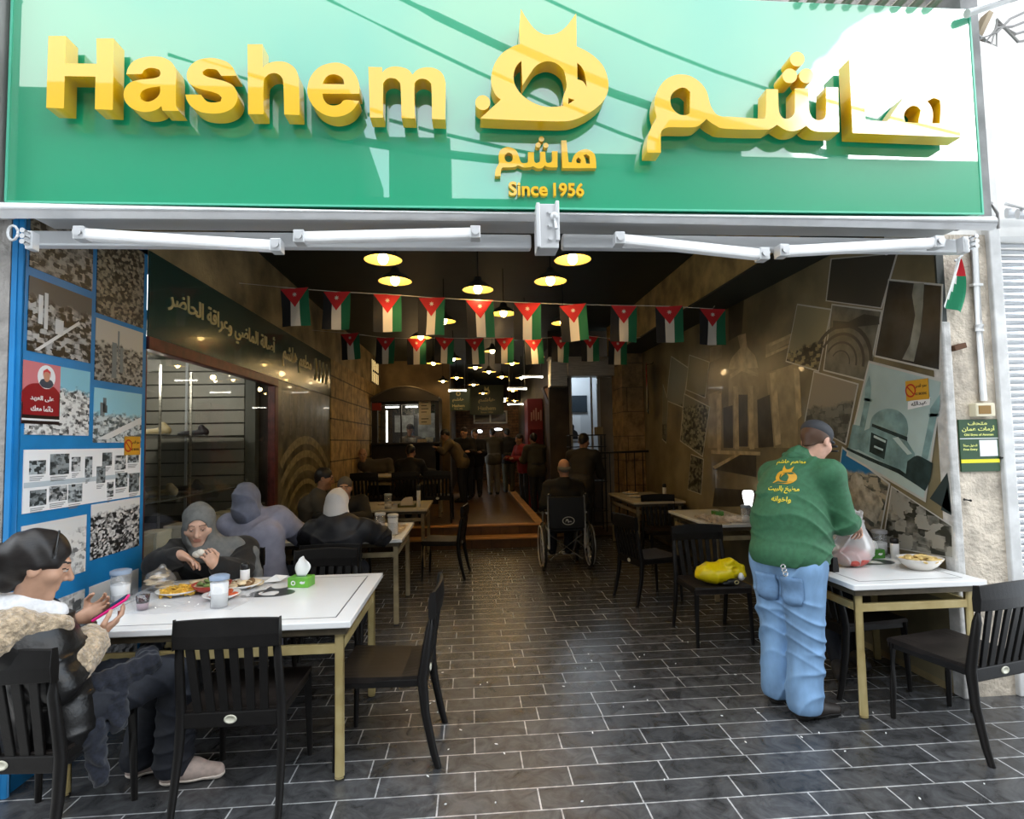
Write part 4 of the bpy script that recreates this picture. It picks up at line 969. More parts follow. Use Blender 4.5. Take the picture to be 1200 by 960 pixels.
# ---- neighbour's shutter on the right and its corrugated hood
YS_ = 3.42
SH = empty('roller_shutter', (3.9, 3.45, 0)); tag(SH, 'white ribbed roller shutter of the shop next door at the right edge', 'shutter')
b = MB()
for i in range(66): z = .02 + i * .044; b.tube([(3.44, YS_ + .05, z), (5.2, YS_ + .05, z)], .021, 8, sq=(.55, 1.0))
wpart(b.build('curtain', mat('shutter_white', (.52, .53, .54), .45, noise=(3, .1))), SH)
b = MB(); b.b2((3.425, YS_ - .01, 0), (3.465, YS_ + .08, 2.86)); wpart(b.build('guide_rail', M_WHITEPAINT), SH)
CH = empty('corrugated_hood', (4.3, 3.1, 2.9)); tag(CH, 'sloping white corrugated sheet hood above the roller shutter', 'awning')
b = MB()
for i in range(7):
    b.tube([(3.46, 3.30 - .07 * i, 3.03 - .035 * i), (5.2, 3.30 - .07 * i, 3.05 - .035 * i)], .035, 8, sq=(.5, 1))
wpart(b.build('sheet', mat('hood_white', (.68, .69, .70), .4)), CH)
b = MB(); b.tube([(3.48, 3.32, 3.10), (3.48, 2.88, 2.80)], .012, 6); wpart(b.build('stay', M_ALU2), CH)
OP = empty('overhead_pipe', (3.0, 2.6, 4.1)); tag(OP, 'pale slanting pipe past the top right corner of the green sign', 'pipe')
b = MB(); b.tube([at_y(1133, 16, 2.70), at_y(1240, -18, 2.70)], .022, 10); wpart(b.build('tube', M_WHITEPAINT), OP)
WC = empty('wire_coil', (3.1, 2.8, 3.9)); tag(WC, 'tangled pale wires and clamp beside the top right corner of the sign', 'wires')
b = MB()
for k in range(4):
    b.tube([at_y(1136 + 4 * k, 28 + 6 * k, 2.9), at_y(1150 + 6 * k, 45 + 3 * k, 2.8), at_y(1168, 38 - 5 * k, 2.8), at_y(1184 + 3 * k, 22 + 9 * k, 2.8), at_y(1210, 10 + 12 * k, 2.8)], .008, 6)
wpart(b.build('wire', mat('grey_cable', (.30, .29, .28), .6)), WC)
b = MB(); b.box(at_y(1148, 36, 2.88), (.03, .06, .22), M=Matrix.Rotation(.5, 3, 'Y')); wpart(b.build('clamp', mat('tan_clamp', '#9a8a70', .6), bevel=.004), WC)
b = MB()
for (a, c) in (((1156, 232), (1170, 268)), ((1140, 246), (1162, 238))):
    b.tube([at_y(a[0], a[1], 2.92), at_y((a[0] + c[0]) / 2 + 6, (a[1] + c[1]) / 2, 2.9), at_y(c[0], c[1], 2.92)], .008, 6)
b.tube([at_y(1140, 246, 2.92), at_y(1156, 232, 2.92)], .008, 6)
wpart(b.build('loose_wire', mat('grey_cable', (.30, .29, .28), .6)), SG)
# grey metal box at the left edge
LB = empty('metal_casing', (-2.45, 2.7, 3.4)); tag(LB, 'tall grey metal casing left of the green sign', 'casing')
b = MB(); b.b2((-2.75, 2.62, 2.74), (-2.185, 2.875, 3.97)); wpart(b.build('housing', mat('casing_grey', (.33, .32, .31), .5, metal=.2, noise=(3, .15)), bevel=.03), LB)
b = MB()
for z in (2.85, 3.4, 3.86): b.tube([(-2.21, 2.616, z), (-2.21, 2.622, z)], .012, 8)
wpart(b.build('screw', M_ALU2), LB)
SC = empty('slatted_canopy', (1.6, 2.7, 4.4)); tag(SC, 'strip of ribbed canopy above the top right of the sign', 'canopy')
b = MB()
for i in range(9): b.tube([(1.75 + i * .10, 3.0, 3.955), (1.95 + i * .10, 2.45, 4.15)], .026, 6)
wpart(b.build('slat', mat('canopy_tan', (.36, .32, .26), .6)), SC)
# ------------------------------------------------------------------ pendant lamps
M_SHADE = mat('lamp_shade_outside', (.05, .05, .045), .5)
M_SHADEI = mat('lamp_shade_inside', (.85, .62, .22), .45)
M_BULB = mat('warm_bulb', (1, .72, .28), emit=30.0, emit_col=(1, .70, .26))
M_BULBW = mat('warm_white_bulb', (1, .9, .7), emit=22.0, emit_col=(1, .82, .5))
M_BLACKC = mat('black_cord', (.01, .01, .01), .5)
def pendant(first, loc, label, zc=ZC, bulb=None, s=1.0):
    x, y, z = loc
    if first is None:
        r = empty('pendant_lamp', loc)
        b = MB(); b.tube([(0, 0, .1), (0, 0, zc - z)], .006, 6); b.build('cord', M_BLACKC, r)
        b = MB(); b.mi = 0; b.lathe([(.155, 0), (.150, .012), (.10, .055), (.045, .085), (.032, .13), (.0, .135)], seg=24, cap=False)
        b.mi = 1; b.lathe([(.152, .002), (.098, .048), (.04, .078), (0, .082)], seg=24, cap=False)
        b.build('shade', [M_SHADE, M_SHADEI], r)
        b = MB(); b.ball((0, 0, .012), (.042, .042, .05), 14); b.build('bulb', M_BULB, r)
        first = r
    else:
        r = copy_tree(first); r.location = loc
    r.scale = (s, s, s)
    if bulb:
        for c in kids(r):
            if c.name.startswith('bulb'): c.data = c.data.copy(); c.data.materials.clear(); c.data.materials.append(bulb)
    tag(r, label, 'lamp', 'pendant lamps under the dark ceiling')
    return r
LAMP = 0.42
def lamplight(loc, e, rad=.05, kind='POINT'):
    l = bpy.data.lights.new('lamp_light', kind);
    if kind == 'SPOT': l.spot_size = R_(168); l.spot_blend = .35
    l.energy = e * LAMP; l.color = (1, .66, .30); l.shadow_soft_size = rad
    o = bpy.data.objects.new('lamp_light', l); COL.objects.link(o); o.location = loc; return o
near = [((449, 305), 'front left pendant lamp, glowing nearest the awning'), ((463, 330), 'pendant lamp just behind the front left one'), ((560, 340), 'unlit looking pendant lamp above the middle of the flag string'),
        ((671, 305), 'front right pendant lamp, glowing nearest the awning'), ((645, 330), 'pendant lamp just behind the front right one'), ((590, 368), 'glowing pendant lamp seen between the fifth and sixth flags'),
        ((493, 396), 'pendant lamp hanging just above the second string of flags at left'), ((520, 377), 'shaded pendant lamp behind the fourth flag of the front string'), ((660, 379), 'shaded pendant lamp behind the seventh flag of the front string'), ((615, 393), 'pendant lamp behind the sixth flag above the second string')]
P0 = None
for (p, lab) in near:
    q = at_z(p[0], p[1], 3.12); r = pendant(P0, tuple(q), lab)
    P0 = P0 or r
    lamplight((q[0], q[1], 3.055), 11.0, kind='SPOT')
far = [(508, 426), (531, 421), (519, 447), (535, 443), (557, 431), (573, 436), (588, 442), (611, 443), (555, 451), (601, 458), (538, 457), (592, 467), (601, 472), (588, 474), (577, 412), (600, 426), (629, 419), (566, 461)]
for i, p in enumerate(far):
    q = at_z(p[0], p[1], 3.10)
    if q[1] > 19.4: q = at_z(p[0], p[1], 3.02)
    q[1] = min(q[1], 19.2)
    r = pendant(P0, tuple(q), 'small far pendant lamp in the rear hall, one of the cluster over the corridor', s=.95, bulb=M_BULBW if i % 3 else None)
for (x, y) in ((-.8, 11.0), (.6, 11.5), (.6, 14.0), (-1.2, 12.2), (.6, 17.0)): lamplight((x, y, 3.0), 9.0)
FL_LABEL = ['left above the kiosk', 'over the corridor', 'right over the corridor', 'deep in the corridor']
for i, (px_, py_, y) in enumerate(((536, 458, 14), (606, 456, 13), (624, 442, 12), (604, 474, 16))):
    q = at_y(px_, py_, y)
    r = empty('tube_light', tuple(q)); tag(r, 'short cold white tube light hanging ' + FL_LABEL[i], 'lamp', 'tube lights in the rear hall')
    b = MB(); b.tube([(-.22, 0, 0), (.22, 0, 0)], .02, 8); b.build('tube', mat('tube_white', (1, .95, .85), emit=7), r)
    b = MB(); b.box((0, 0, .035), (.46, .05, .03)); b.tube([(-.18, 0, .04), (-.18, 0, ZC - q[2])], .004, 5); b.tube([(.18, 0, .04), (.18, 0, ZC - q[2])], .004, 5); b.build('holder', M_ALU2, r)

# ------------------------------------------------------------------ strings of flags
M_FB = mat('flag_black_cloth', (.012, .012, .014), .8); M_FW = mat('flag_white_cloth', (.62, .58, .52), .8); M_FG = mat('flag_green_cloth', (.008, .12, .055), .8); M_FR = mat('flag_red_cloth', (.50, .018, .022), .8)
def star(c, r0, r1, n=7):
    return [(c[0] + (r0 if k % 2 == 0 else r1) * math.sin(math.pi * k / n), c[1] + (r0 if k % 2 == 0 else r1) * math.cos(math.pi * k / n)) for k in range(2 * n)]
def flag_mesh(w=.27, h=.37, seed=0):
    b = MB(); nx, nz = 12, 12
    def P(u, v, d=0.0): return Vector(((u - .5) * w, -d + .018 * math.sin(u * 5 + v * 3 + seed) * v, -v * h))
    for i in range(nz):
        for j in range(nx):
            b.mi = 0 if j < 4 else (1 if j < 8 else 2)
            b.add([P(j / nx, i / nz), P((j + 1) / nx, i / nz), P((j + 1) / nx, (i + 1) / nz), P(j / nx, (i + 1) / nz)], [(0, 1, 2, 3)], True)
    b.mi = 3
    n = 8; m_ = 10
    for i in range(n):
        v0, v1 = i / n * .5, (i + 1) / n * .5
        for j in range(m_):
            a0, a1 = v0 + (1 - 2 * v0) * j / m_, v0 + (1 - 2 * v0) * (j + 1) / m_; c0, c1 = v1 + (1 - 2 * v1) * j / m_, v1 + (1 - 2 * v1) * (j + 1) / m_
            for d in (.002, -.002): b.add([P(a0, v0, d), P(a1, v0, d), P(c1, v1, d), P(c0, v1, d)], [(0, 1, 2, 3)], True)
    b.mi = 1
    for d in (.0045, -.0045):
        st_ = [P(.5 + x, .165 - y * w / h, d) for x, y in star((0, 0), .095, .042)]; b.add([P(.5, .165, d)] + st_, [(0, 1 + k, 1 + (k + 1) % 14) for k in range(14)])
    me = b.build('flag', [M_FB, M_FW, M_FG, M_FR]); return me
ord_ = ['first', 'second', 'third', 'fourth', 'fifth', 'sixth', 'seventh', 'eighth', 'ninth', 'tenth']
for row, (ys, pts, nm) in enumerate(((5.5, [(345,338),(395,342),(454,345),(506,349),(562,352),(618,355),(671,357),(731,358),(784,359),(835,362)], 'front'), (8.0, [(410,391),(452,396),(488,397),(521,396),(556,397),(591,396),(625,397),(657,395),(691,394),(724,398)], 'second'))):
    cord = []
    for i, p in enumerate(pts):
        q = at_y(p[0], p[1], ys)
        o = flag_mesh(seed=i * 1.7 + row); o.location = tuple(q); o.rotation_euler = (0, R_((-6, 4, 0, 5, -4, 2)[i % 6]) * .5, R_(random.uniform(-14, 14)))
        tag(o, 'hanging flag with red triangle, %s from the left on the %s string' % (ord_[i], nm), 'flag', 'flags on the %s string' % nm)
        cord.append(tuple(q))
    a, c = Vector(cord[0]), Vector(cord[-1])
    cord = [(XL + .01, ys, cord[0][2] + .05)] + cord + [((2.5 if row == 0 else 2.5), ys, cord[-1][2] + .03)]
    b = MB(); b.tube(cord, .0035, 5); o = b.build('bunting_string', M_FW, loc=cord[1]); tag(o, 'thin cord carrying the %s string of flags across the hall' % nm, 'cord')
# one flag hanging sideways by the mural
o = flag_mesh(.30, .8, 3); o.location = tuple(at_y(757, 428, 8.9)); o.rotation_euler = (0, R_(14), R_(75)); tag(o, 'larger dark hanging flag by the stone column at the end of the mural', 'flag')
hp_ = Vector(o.location); b = MB(); b.tube([hp_, hp_ + Vector((.1, 0, .02)), Vector((XR - .004, hp_.y, hp_.z + .05))], .008, 6); k_ = b.build('flag_hook', M_BLACKC); k_.parent = o; k_.matrix_parent_inverse = Matrix.LocRotScale(o.location, o.rotation_euler, None).inverted()

# ------------------------------------------------------------------ kiosk on the platform
K = empty('food_kiosk', (-1.4, 12.6, .29)); tag(K, 'dark food kiosk with arched top and lit glass front at the rear left', 'kiosk')
M_KD = mat('kiosk_dark', (.022, .017, .013), .35, noise=(4, .3)); yk = 12.5
kx0, kx1 = -2.15, -.68
b = MB(); b.b2((kx0, yk, .29), (kx1, yk + .12, 1.60)); b.b2((kx0, yk, 1.6), (kx0 + .13, yk + .12, 2.66)); b.b2((kx1 - .09, yk, .29), (kx1, yk + 1.3, 2.66)); b.b2((kx0, yk - .12, 1.60), (kx1 + .03, yk + .2, 1.645)); b.b2((kx0, yk + 1.2, .29), (kx1, yk + 1.3, 2.7))
wpart(b.build('body', M_KD, bevel=.008), K)
b = MB(); arc = [(kx0 + (kx1 - kx0) * k / 16, 2.62 + .40 * math.sin(math.pi * (.12 + .76 * k / 16)) - .40 * math.sin(math.pi * .12)) for k in range(17)]
b.shape([[(kx0, 2.55)] + [(kx1, 2.55)] + [p for p in reversed(arc)]], (0, yk - .1, 0), (1, 0, 0), (0, 0, 1), 1.4)
wpart(b.build('arched_roof', mat('kiosk_roof', (.045, .036, .025), .35)), K)
b = MB(); b.tube([(p[0], yk - .11, p[1]) for p in arc], .016, 6); wpart(b.build('roof_trim', mat('kiosk_trim', (.12, .10, .07), .35)), K)
b = MB(); b.b2((kx0 + .13, yk + .05, 1.65), (kx1 - .09, yk + .056, 2.5)); wpart(b.build('front_glass', glassmat('kiosk_glass', (.92, .93, .92), .08, .02)), K)
b = MB(); b.b2((kx0 + .62, yk + .03, 1.65), (kx0 + .65, yk + .07, 2.52)); b.b2((kx0 + .13, yk + .02, 2.48), (kx1 - .09, yk + .08, 2.56)); wpart(b.build('mullion', M_KD), K)
for i, (x, w_) in enumerate(((kx0 + .42, .3), (kx0 + .85, .26))):
    b = MB(); b.b2((x - w_ / 2, yk + .2, 2.43), (x + w_ / 2, yk + .24, 2.455)); wpart(b.build('tube_light', mat('kiosk_tube', (1, .97, .9), emit=9)), K)
lk = lamplight((-1.4, yk + .6, 2.40), 7.0, .15); lk.data.color = (1, .85, .62)
b = MB(); b.b2((kx0 + .35, yk + 1.15, 1.9), (kx0 + .8, yk + 1.19, 2.3)); b.b2((kx0 + .9, yk + 1.15, 1.75), (kx0 + 1.3, yk + 1.19, 2.35)); wpart(b.build('rear_panel', mat('kiosk_steel', (.40, .42, .42), .35, noise=(6, .4))), K)
b = MB(); b.b2((kx0 + .30, yk + .08, 1.66), (kx0 + .335, yk + .11, 2.36)); wpart(b.build('light_strip', mat('kiosk_strip', (1, .98, .92), emit=2.5)), K)
for i, (u, z0, z1) in enumerate(((1.03, 2.22, 2.57), (1.03, 2.03, 2.21))):
    b = MB(); b.b2((kx0 + u, yk - .012, z0), (kx0 + u + .26, yk - .004, z1)); p_ = wpart(b.build('paper_notice', mat('notice_paper', (.55, .50, .38), .6)), K)
    b = MB()
    for q in range(4 if i == 0 else 2):
        zz = z1 - .06 - q * .07; b.b2((kx0 + u + .05, yk - .0135, zz), (kx0 + u + .21 - .04 * (q % 2), yk - .012, zz + .018))
    b_ = b.build('handwriting', M_INK); b_.parent = p_
b = MB(); b.b2((kx0 + .02, yk - .02, 2.36), (kx0 + .22, yk - .008, 2.52)); wpart(b.build('red_badge', mat('kiosk_red', (.30, .03, .02), .4)), K)
# things in the kiosk window
for i, (x, z, c, nm, lab) in enumerate(((kx0 + .86, 1.645, '#b9b6ac', 'steel_pot', 'steel pot standing inside the kiosk window at left'), (kx0 + 1.08, 1.645, '#c9a05a', 'food_tray', 'tray of fried food inside the kiosk window at right'), (kx0 + 1.24, 1.645, '#d8d2c0', 'steel_pot', 'pale pot inside the kiosk window next to its right post'))):
    b = MB(); b.lathe([(0, 0), (.07, 0), (.085, .03), (.085, .11), (.078, .11), (.075, .03), (0, .025)], seg=16, cap=False) if i != 1 else b.b2((-.1, -.08, 0), (.1, .08, .07)) or [b.ball((-.06 + .06 * (k % 3), -.03 + .05 * (k // 3), .085), .03, 8) for k in range(6)]
    o = b.build(nm, mat('kiosk_item_%d' % i, c, .4, noise=(20, .3))); o.location = (x, yk + .32 - .14, z); tag(o, lab, 'pot' if i != 1 else 'food tray')

# hanging shop boards, end window
def hang_sign(x, y, z, w, h, label):
    r = empty('hanging_sign', (x, y, z)); tag(r, label, 'sign')
    b = MB(); b.b2((-w / 2, 0, -h / 2), (w / 2, .03, h / 2)); b.build('panel', mat('hall_sign_green', (.030, .045, .014), .4), r)
    m = mat('hall_sign_gold', (.42, .33, .10), .4, emit=.05, emit_col=(.42, .33, .10))
    text('lettering', ar('هاشم'), m, (0, -.002, -h * .02), (1, 0, 0), (0, 0, 1), width=w * .5, height=h * .2, depth=.01, bold=.02, parent=r)
    text('lettering', 'Hashem', m, (0, -.002, -h * .28), (1, 0, 0), (0, 0, 1), width=w * .52, height=h * .13, depth=.01, bold=.02, parent=r)
    text('slogan_lettering', 'Since 1956', m, (0, -.002, -h * .42), (1, 0, 0), (0, 0, 1), width=w * .36, height=h * .055, depth=.01, bold=.01, parent=r)
    b = MB()
    cs = circ((0, h * .27), h * .11, 20); b.shape([cs, circ((0, h * .27), h * .055, 14)], (0, -.012, 0), (1, 0, 0), (0, 0, 1), .01)
    b.shape([[(-h * .07, h * .33), (-h * .07, h * .47), (0, h * .37), (h * .07, h * .46), (h * .07, h * .33)]], (0, -.0121, 0), (1, 0, 0), (0, 0, 1), .01)
    b.build('emblem', m, r)
    b = MB(); b.tube([(-w * .4, .015, h / 2), (-w * .4, .015, ZC - z)], .006, 5); b.tube([(w * .4, .015, h / 2), (w * .4, .015, ZC - z)], .006, 5); b.build('chain', M_BLACKC, r)
hang_sign(.56, 18.6, 3.02, 1.12, .98, 'dark green hanging shop board with gold lettering at the corridor end')
hang_sign(-.30, 14.9, 2.76, .62, .58, 'smaller dim green shop board beside the kiosk at left')
b = MB(); b.b2((.12, YE - .06, 2.28), (1.32, YE - .003, 2.33)); b.b2((.12, YE - .06, 2.68), (1.32, YE - .003, 2.73)); 
for x in (.12, .69, 1.27): b.b2((x, YE - .06, 2.28), (x + .05, YE - .003, 2.73))
st('window_2', b, mat('end_window_frame', (.40, .38, .33), .4))
st('window_pane', MB().b2((.15, YE - .03, 2.3), (1.3, YE - .01, 2.7)), mat('end_window_dark', (.05, .04, .03), .15))
for i, (x, z) in enumerate(((.32, 2.0), (.95, 2.06))):
    q = (x, YE - .4, z); r = empty('wall_lamp', q); tag(r, ['round cold wall lamp at left on the end wall', 'oval cold wall lamp at right on the end wall'][i], 'lamp'); b = MB(); b.ball((0, 0, 0), (.10 + .07 * i, .05, .06 - .02 * i), 12); b.build('globe', mat('cold_globe', (.9, .95, 1), emit=5), r); b = MB(); b.b2((-.05, .04, -.03), (.05, .4, .03)); b.build('bracket', M_ALU2, r)

# red drinks cabinet in the corridor
RC = empty('drinks_cabinet', (1.5, 13.5, .05)); tag(RC, 'tall red drinks cabinet in the corridor beside the rear kitchen wall', 'cabinet')
b = MB(); b.b2((1.34, 13.1, .05), (1.70, 13.8, 2.62)); wpart(b.build('body', mat('cabinet_red', (.16, .010, .012), .4), bevel=.01), RC)
b = MB(); b.b2((1.40, 13.085, .5), (1.68, 13.1, 1.9)); wpart(b.build('door', mat('cabinet_red_dark', (.09, .008, .010), .25)), RC)
b = MB()
for i in range(5): b.b2((1.42 + i * .055, 13.08, 2.1 + .03 * (i % 2)), (1.45 + i * .055, 13.099, 2.3 + .05 * (i % 3)))
wpart(b.build('pale_mark', mat('cabinet_mark', (.40, .20, .16), .4)), RC)
TVs = empty('hanging_screen', (1.62, 11.0, 2.55)); tag(TVs, 'small dark boxy screen hanging under the kitchen hood edge', 'screen')
b = MB(); b.box((1.62, 11.0, 2.56), (.30, .3, .34), rz=.2, M=Matrix.Rotation(-.35, 3, 'Y')); wpart(b.build('case', mat('screen_case', (.06, .045, .035), .4), bevel=.01), TVs)
b = MB(); b.box((1.60, 10.84, 2.56), (.22, .01, .24), M=Matrix.Rotation(-.35, 3, 'Y')); wpart(b.build('screen', mat('screen_glow', (.35, .18, .10), emit=.15)), TVs)
# steel hood over the kitchen opening
HD = empty('extractor_hood', (2.1, 10.1, 2.6)); tag(HD, 'dull steel extractor hood along the top of the kitchen opening', 'hood')
b = MB(); b.b2((1.45, 10.0, 2.60), (1.76, 10.3, 3.10)); b.b2((1.76, 9.96, 2.78), (2.62, 10.28, 3.10)); wpart(b.build('shell', M_STEEL, bevel=.012), HD)
b = MB(); b.b2((1.43, 9.95, 3.10), (2.63, 10.3, 3.13)); wpart(b.build('top_edge', M_STEEL), HD)
# white sash window frame of the kitchen, counter, picture
st('window_3', MB().b2((1.83, 10.26, 1.33), (1.88, 10.33, 2.80)).b2((2.24, 10.26, 1.33), (2.265, 10.33, 2.80)).b2((2.36, 10.26, 1.33), (2.41, 10.33, 2.8)), mat('kitchen_frame', (.30, .27, .23), .4))
PC = empty('wall_picture', (2.3, 12.38, 1.9)); tag(PC, 'small black and white portrait picture on the lit kitchen wall', 'picture')
b = MB(); b.b2((2.05, 12.37, 1.62), (2.45, 12.398, 2.15)); wpart(b.build('mount', M_PAPER), PC)
b = MB(); b.shape([smooth([(2.12, 1.65), (2.14, 1.8), (2.21, 1.86), (2.22, 1.95), (2.26, 1.99), (2.30, 1.95), (2.30, 1.86), (2.37, 1.8), (2.38, 1.65)])], (0, 12.366, 0), (1, 0, 0), (0, 0, 1), .001); wpart(b.build('silhouette', M_INK), PC)
PC2 = empty('dark_screen', (2.3, 12.38, 2.4)); tag(PC2, 'dark wall screen above the portrait picture in the kitchen', 'screen')
b = MB(); b.b2((2.0, 12.34, 2.25), (2.6, 12.39, 2.62)); wpart(b.build('panel', mat('screen_black', (.03, .04, .05), .2)), PC2)
lk = lamplight((2.3, 11.6, 3.0), 60, .2); lk.data.color = (.75, .88, 1)
# shelf rack and boxes in front of the opening
SR = empty('kitchen_rack', (1.95, 9.9, 0)); tag(SR, 'dark metal rack standing in front of the kitchen opening', 'rack')
b = MB()
for x in (1.72, 2.32):
    for y in (9.62, 9.9): b.tube([(x, y, 0), (x, y, 1.72)], .014, 6)
for z in (.4, .9, 1.3, 1.5, 1.70): b.b2((1.70, 9.60, z), (2.34, 9.92, z + .02))
wpart(b.build('frame', mat('rack_black', (.018, .016, .014), .4)), SR)
for i, (x, z, w_, h_, lab) in enumerate(((2.25, 1.725, .12, .13, 'pale carton on top of the kitchen rack at right'), (2.1, 1.325, .2, .1, 'pale carton on the lower rack shelf at right'), (1.85, 1.325, .16, .12, 'dark carton on the lower rack shelf at left'))):
    r = empty('carton', (x, 9.76, z - .004)); tag(r, lab, 'box'); b = MB(); b.box((0, 0, h_ / 2), (w_, .16, h_)); b.build('case', mat('carton_%d' % i, ('#8a7a5c', '#93866a', '#3a332a')[i], .7), r, bevel=.003); b = MB(); b.box((0, 0, h_ + .001), (w_ * .2, .162, .004)); b.build('tape', mat('tape', '#6a5a3a', .3), r)
# black rail on the platform edge at right
RL = empty('metal_railing', (2.3, 9.2, 0)); tag(RL, 'black metal railing in front of the stone column', 'railing')
b = MB(); b.tube([(1.75, 9.3, .05), (1.75, 9.3, 1.40), (3.0, 9.3, 1.42)], .02, 8)
for x in np.arange(1.9, 3.0, .14): b.tube([(x, 9.3, .25), (x, 9.3, 1.40)], .009, 6)
b.tube([(1.75, 9.3, .25), (3.0, 9.3, .25)], .012, 6); wpart(b.build('bars', mat('rail_black', (.012, .011, .010), .35)), RL)
# ------------------------------------------------------------------ chairs
M_CH = mat('dark_brown_plastic', (.0085, .0075, .007), .45, noise=(30, .15), bump=(220, .08), spec=.28)
M_CHS = mat('dark_brown_seat', (.017, .013, .011), .48, noise=(12, .25), spec=.3)
M_BADGE = mat('badge_cream', (.62, .60, .48), .35)
def make_chair():
    r = empty('slatted_chair', (0, 0, 0))
    # seat: thin moulded slab with front roll
    b = MB(); n = 10
    prof = [(.235, .425), (.238, .44), (.225, .455), (.1, .452), (-.1, .446), (-.215, .450)]
    top = []; vs = []; fs = []
    for (y, z) in prof: 
        for j in range(n + 1):
            u = j / n - .5; vs.append((u * (.455 - .02 * (y < 0)), y, z - .010 * (1 - (2 * u) ** 2) * (abs(y) < .2)))
    m = len(prof)
    for (y, z) in prof:
        for j in range(n + 1):
            u = j / n - .5; vs.append((u * (.45 - .02 * (y < 0)), y * .985, z - .028 if y < .23 else .40))
    for i in range(m - 1):
        for j in range(n):
            a = i * (n + 1) + j; fs.append((a, a + 1, a + n + 2, a + n + 1)); o2 = m * (n + 1); fs.append((o2 + a + n + 1, o2 + a + n + 2, o2 + a + 1, o2 + a))
    o2 = m * (n + 1)
    for i in range(m - 1):
        for j in (0, n):
            a = i * (n + 1) + j; fs.append((a, a + n + 1, o2 + a + n + 1, o2 + a) if j == n else (a + n + 1, a, o2 + a, o2 + a + n + 1))
    for j in range(n):
        fs.append((j + 1, j, o2 + j, o2 + j + 1)); a = (m - 1) * (n + 1) + j; fs.append((a, a + 1, o2 + a + 1, o2 + a))
    b.add(vs, fs, False); b.build('seat', M_CHS, r, bevel=.006)
    b = MB()
    for s in (-1, 1): b.b2((s * .21 - .012, -.2, .395), (s * .21 + .012, .215, .432))
    b.b2((-.2, .20, .395), (.2, .222, .43)); b.build('seat_frame', M_CH, r, bevel=.004)
    for s in (-1, 1):
        b = MB(); b.tube([(s * .212, .215, .43), (s * .218, .222, .2), (s * .222, .228, 0)], [.021, .0175, .0145], 8, sq=(1, .9)); b.build('leg', M_CH, r)
        b = MB(); b.tube([(s * .205, -.262, .80), (s * .212, -.248, .68), (s * .217, -.222, .52), (s * .218, -.208, .43), (s * .222, -.222, .27), (s * .226, -.262, .08), (s * .227, -.285, 0)], [.017, .019, .021, .023, .020, .017, .015], 8, sq=(1, 1.15)); b.build('leg', M_CH, r)
    # back: curved top rail, six slats, lower rail
    b = MB(); n = 16
    def arcx(u, z, y0): return (u * .455, y0 - .022 * (1 - (2 * u) ** 2) + .0, z)
    vs = []; fs = []
    for i in range(n + 1):
        u = i / n - .5; e = .012 * (1 - (2 * u) ** 2)
        for (dy, z) in ((-.012, .742), (.014, .742), (.016, .80), (.008, .862 + e), (-.012, .866 + e), (-.018, .80)):
            p = arcx(u, z, -.262); vs.append((p[0], p[1] + dy, p[2] - .006))
    for i in range(n):
        for k in range(6):
            a = i * 6 + k; c = i * 6 + (k + 1) % 6; fs.append((a, c, c + 6, a + 6))
    fs.append(tuple(range(6))); fs.append(tuple(n * 6 + k for k in reversed(range(6))))
    b.add(vs, fs, False); b.build('top_rail', M_CH, r, bevel=.005)
    b = MB()
    for k in range(6):
        u = (k - 2.5) / 6 * .86
        cv = 1 - (2 * u) ** 2
        pts = [(u * (.40 + .04 * t), -.212 - .054 * t - .018 * cv * t, .43 + .325 * t) for t in (0, .33, .67, 1)]
        vs = []; fs = []
        for (x, y, z) in pts:
            for (dx, dy) in ((-.0185, -.007), (.0185, -.007), (.0185, .007), (-.0185, .007)): vs.append((x + dx, y + dy, z))
        for i in range(3):
            for q in range(4): fs.append((i * 4 + q, i * 4 + (q + 1) % 4, i * 4 + 4 + (q + 1) % 4, i * 4 + 4 + q))
        b.add(vs, fs, False)
    b.build('slats', M_CH, r, bevel=.003)
    b = MB(); b.b2((-.205, -.225, .372), (.205, -.198, .44)); b.build('lower_rail', M_CH, r, bevel=.006)
    b = MB(); b.mi = 0; b.lathe([(.028, 0), (.028, .003), (.021, .005), (.020, .003), (0, .003)], (0, -.2255, .408), 20, M=Matrix.Rotation(R_(90), 3, 'X'), sc=(1, .68)); b.build('badge', M_BADGE, r)
    return r
CH0 = None
def chair(x, y, rz, label, z=0.0, grp='dark slatted chairs'):
    global CH0
    if CH0 is None: CH0 = make_chair(); r = CH0
    else: r = copy_tree(CH0)
    r.location = (x, y, z); r.rotation_euler = (0, 0, R_(rz)); tag(r, label, 'chair', grp); return r
chair(-1.085, 2.90, 0, 'dark slatted chair with its back to the street at the front white table')
chair(-.46, 3.17, 88, 'dark slatted chair seen side on at the right end of the front white table')
chair(-1.81, 2.615, -4, 'dark slatted chair carrying the woman in the leather jacket')
chair(-1.06, 3.99, 180, 'dark slatted chair across the front white table, only its top rail showing')
chair(-1.80, 4.16, 176, 'dark slatted chair under the woman in the grey headscarf')
chair(-1.08, 4.72, 0, 'dark slatted chair under the person in the white cap')
chair(-1.72, 4.78, -80, 'dark slatted chair under the woman in the lavender coat')
chair(-1.45, 6.75, 180, 'dark slatted chair under the grey haired man facing the street')
chair(-1.80, 6.72, -70, 'dark slatted chair under the man in profile by the left mural')
chair(-.34, 7.05, 82, 'dark slatted chair at the corridor end of the third left table')
chair(1.96, 4.58, 180, 'dark slatted chair holding the yellow shopping bag')
chair(1.80, 5.72, -76, 'dark slatted chair turned side on behind the yellow bag chair')
chair(2.52, 7.32, 176, 'dark slatted chair between the two right hand tables at the mural')
chair(2.50, 3.66, -84, 'dark slatted chair tucked under the right table behind the man in green')
chair(2.66, 2.98, 13, 'dark slatted chair in front of the right table beside the stone pillar')
chair(2.66, 4.42, 178, 'dark slatted chair under the person in black behind the right table')
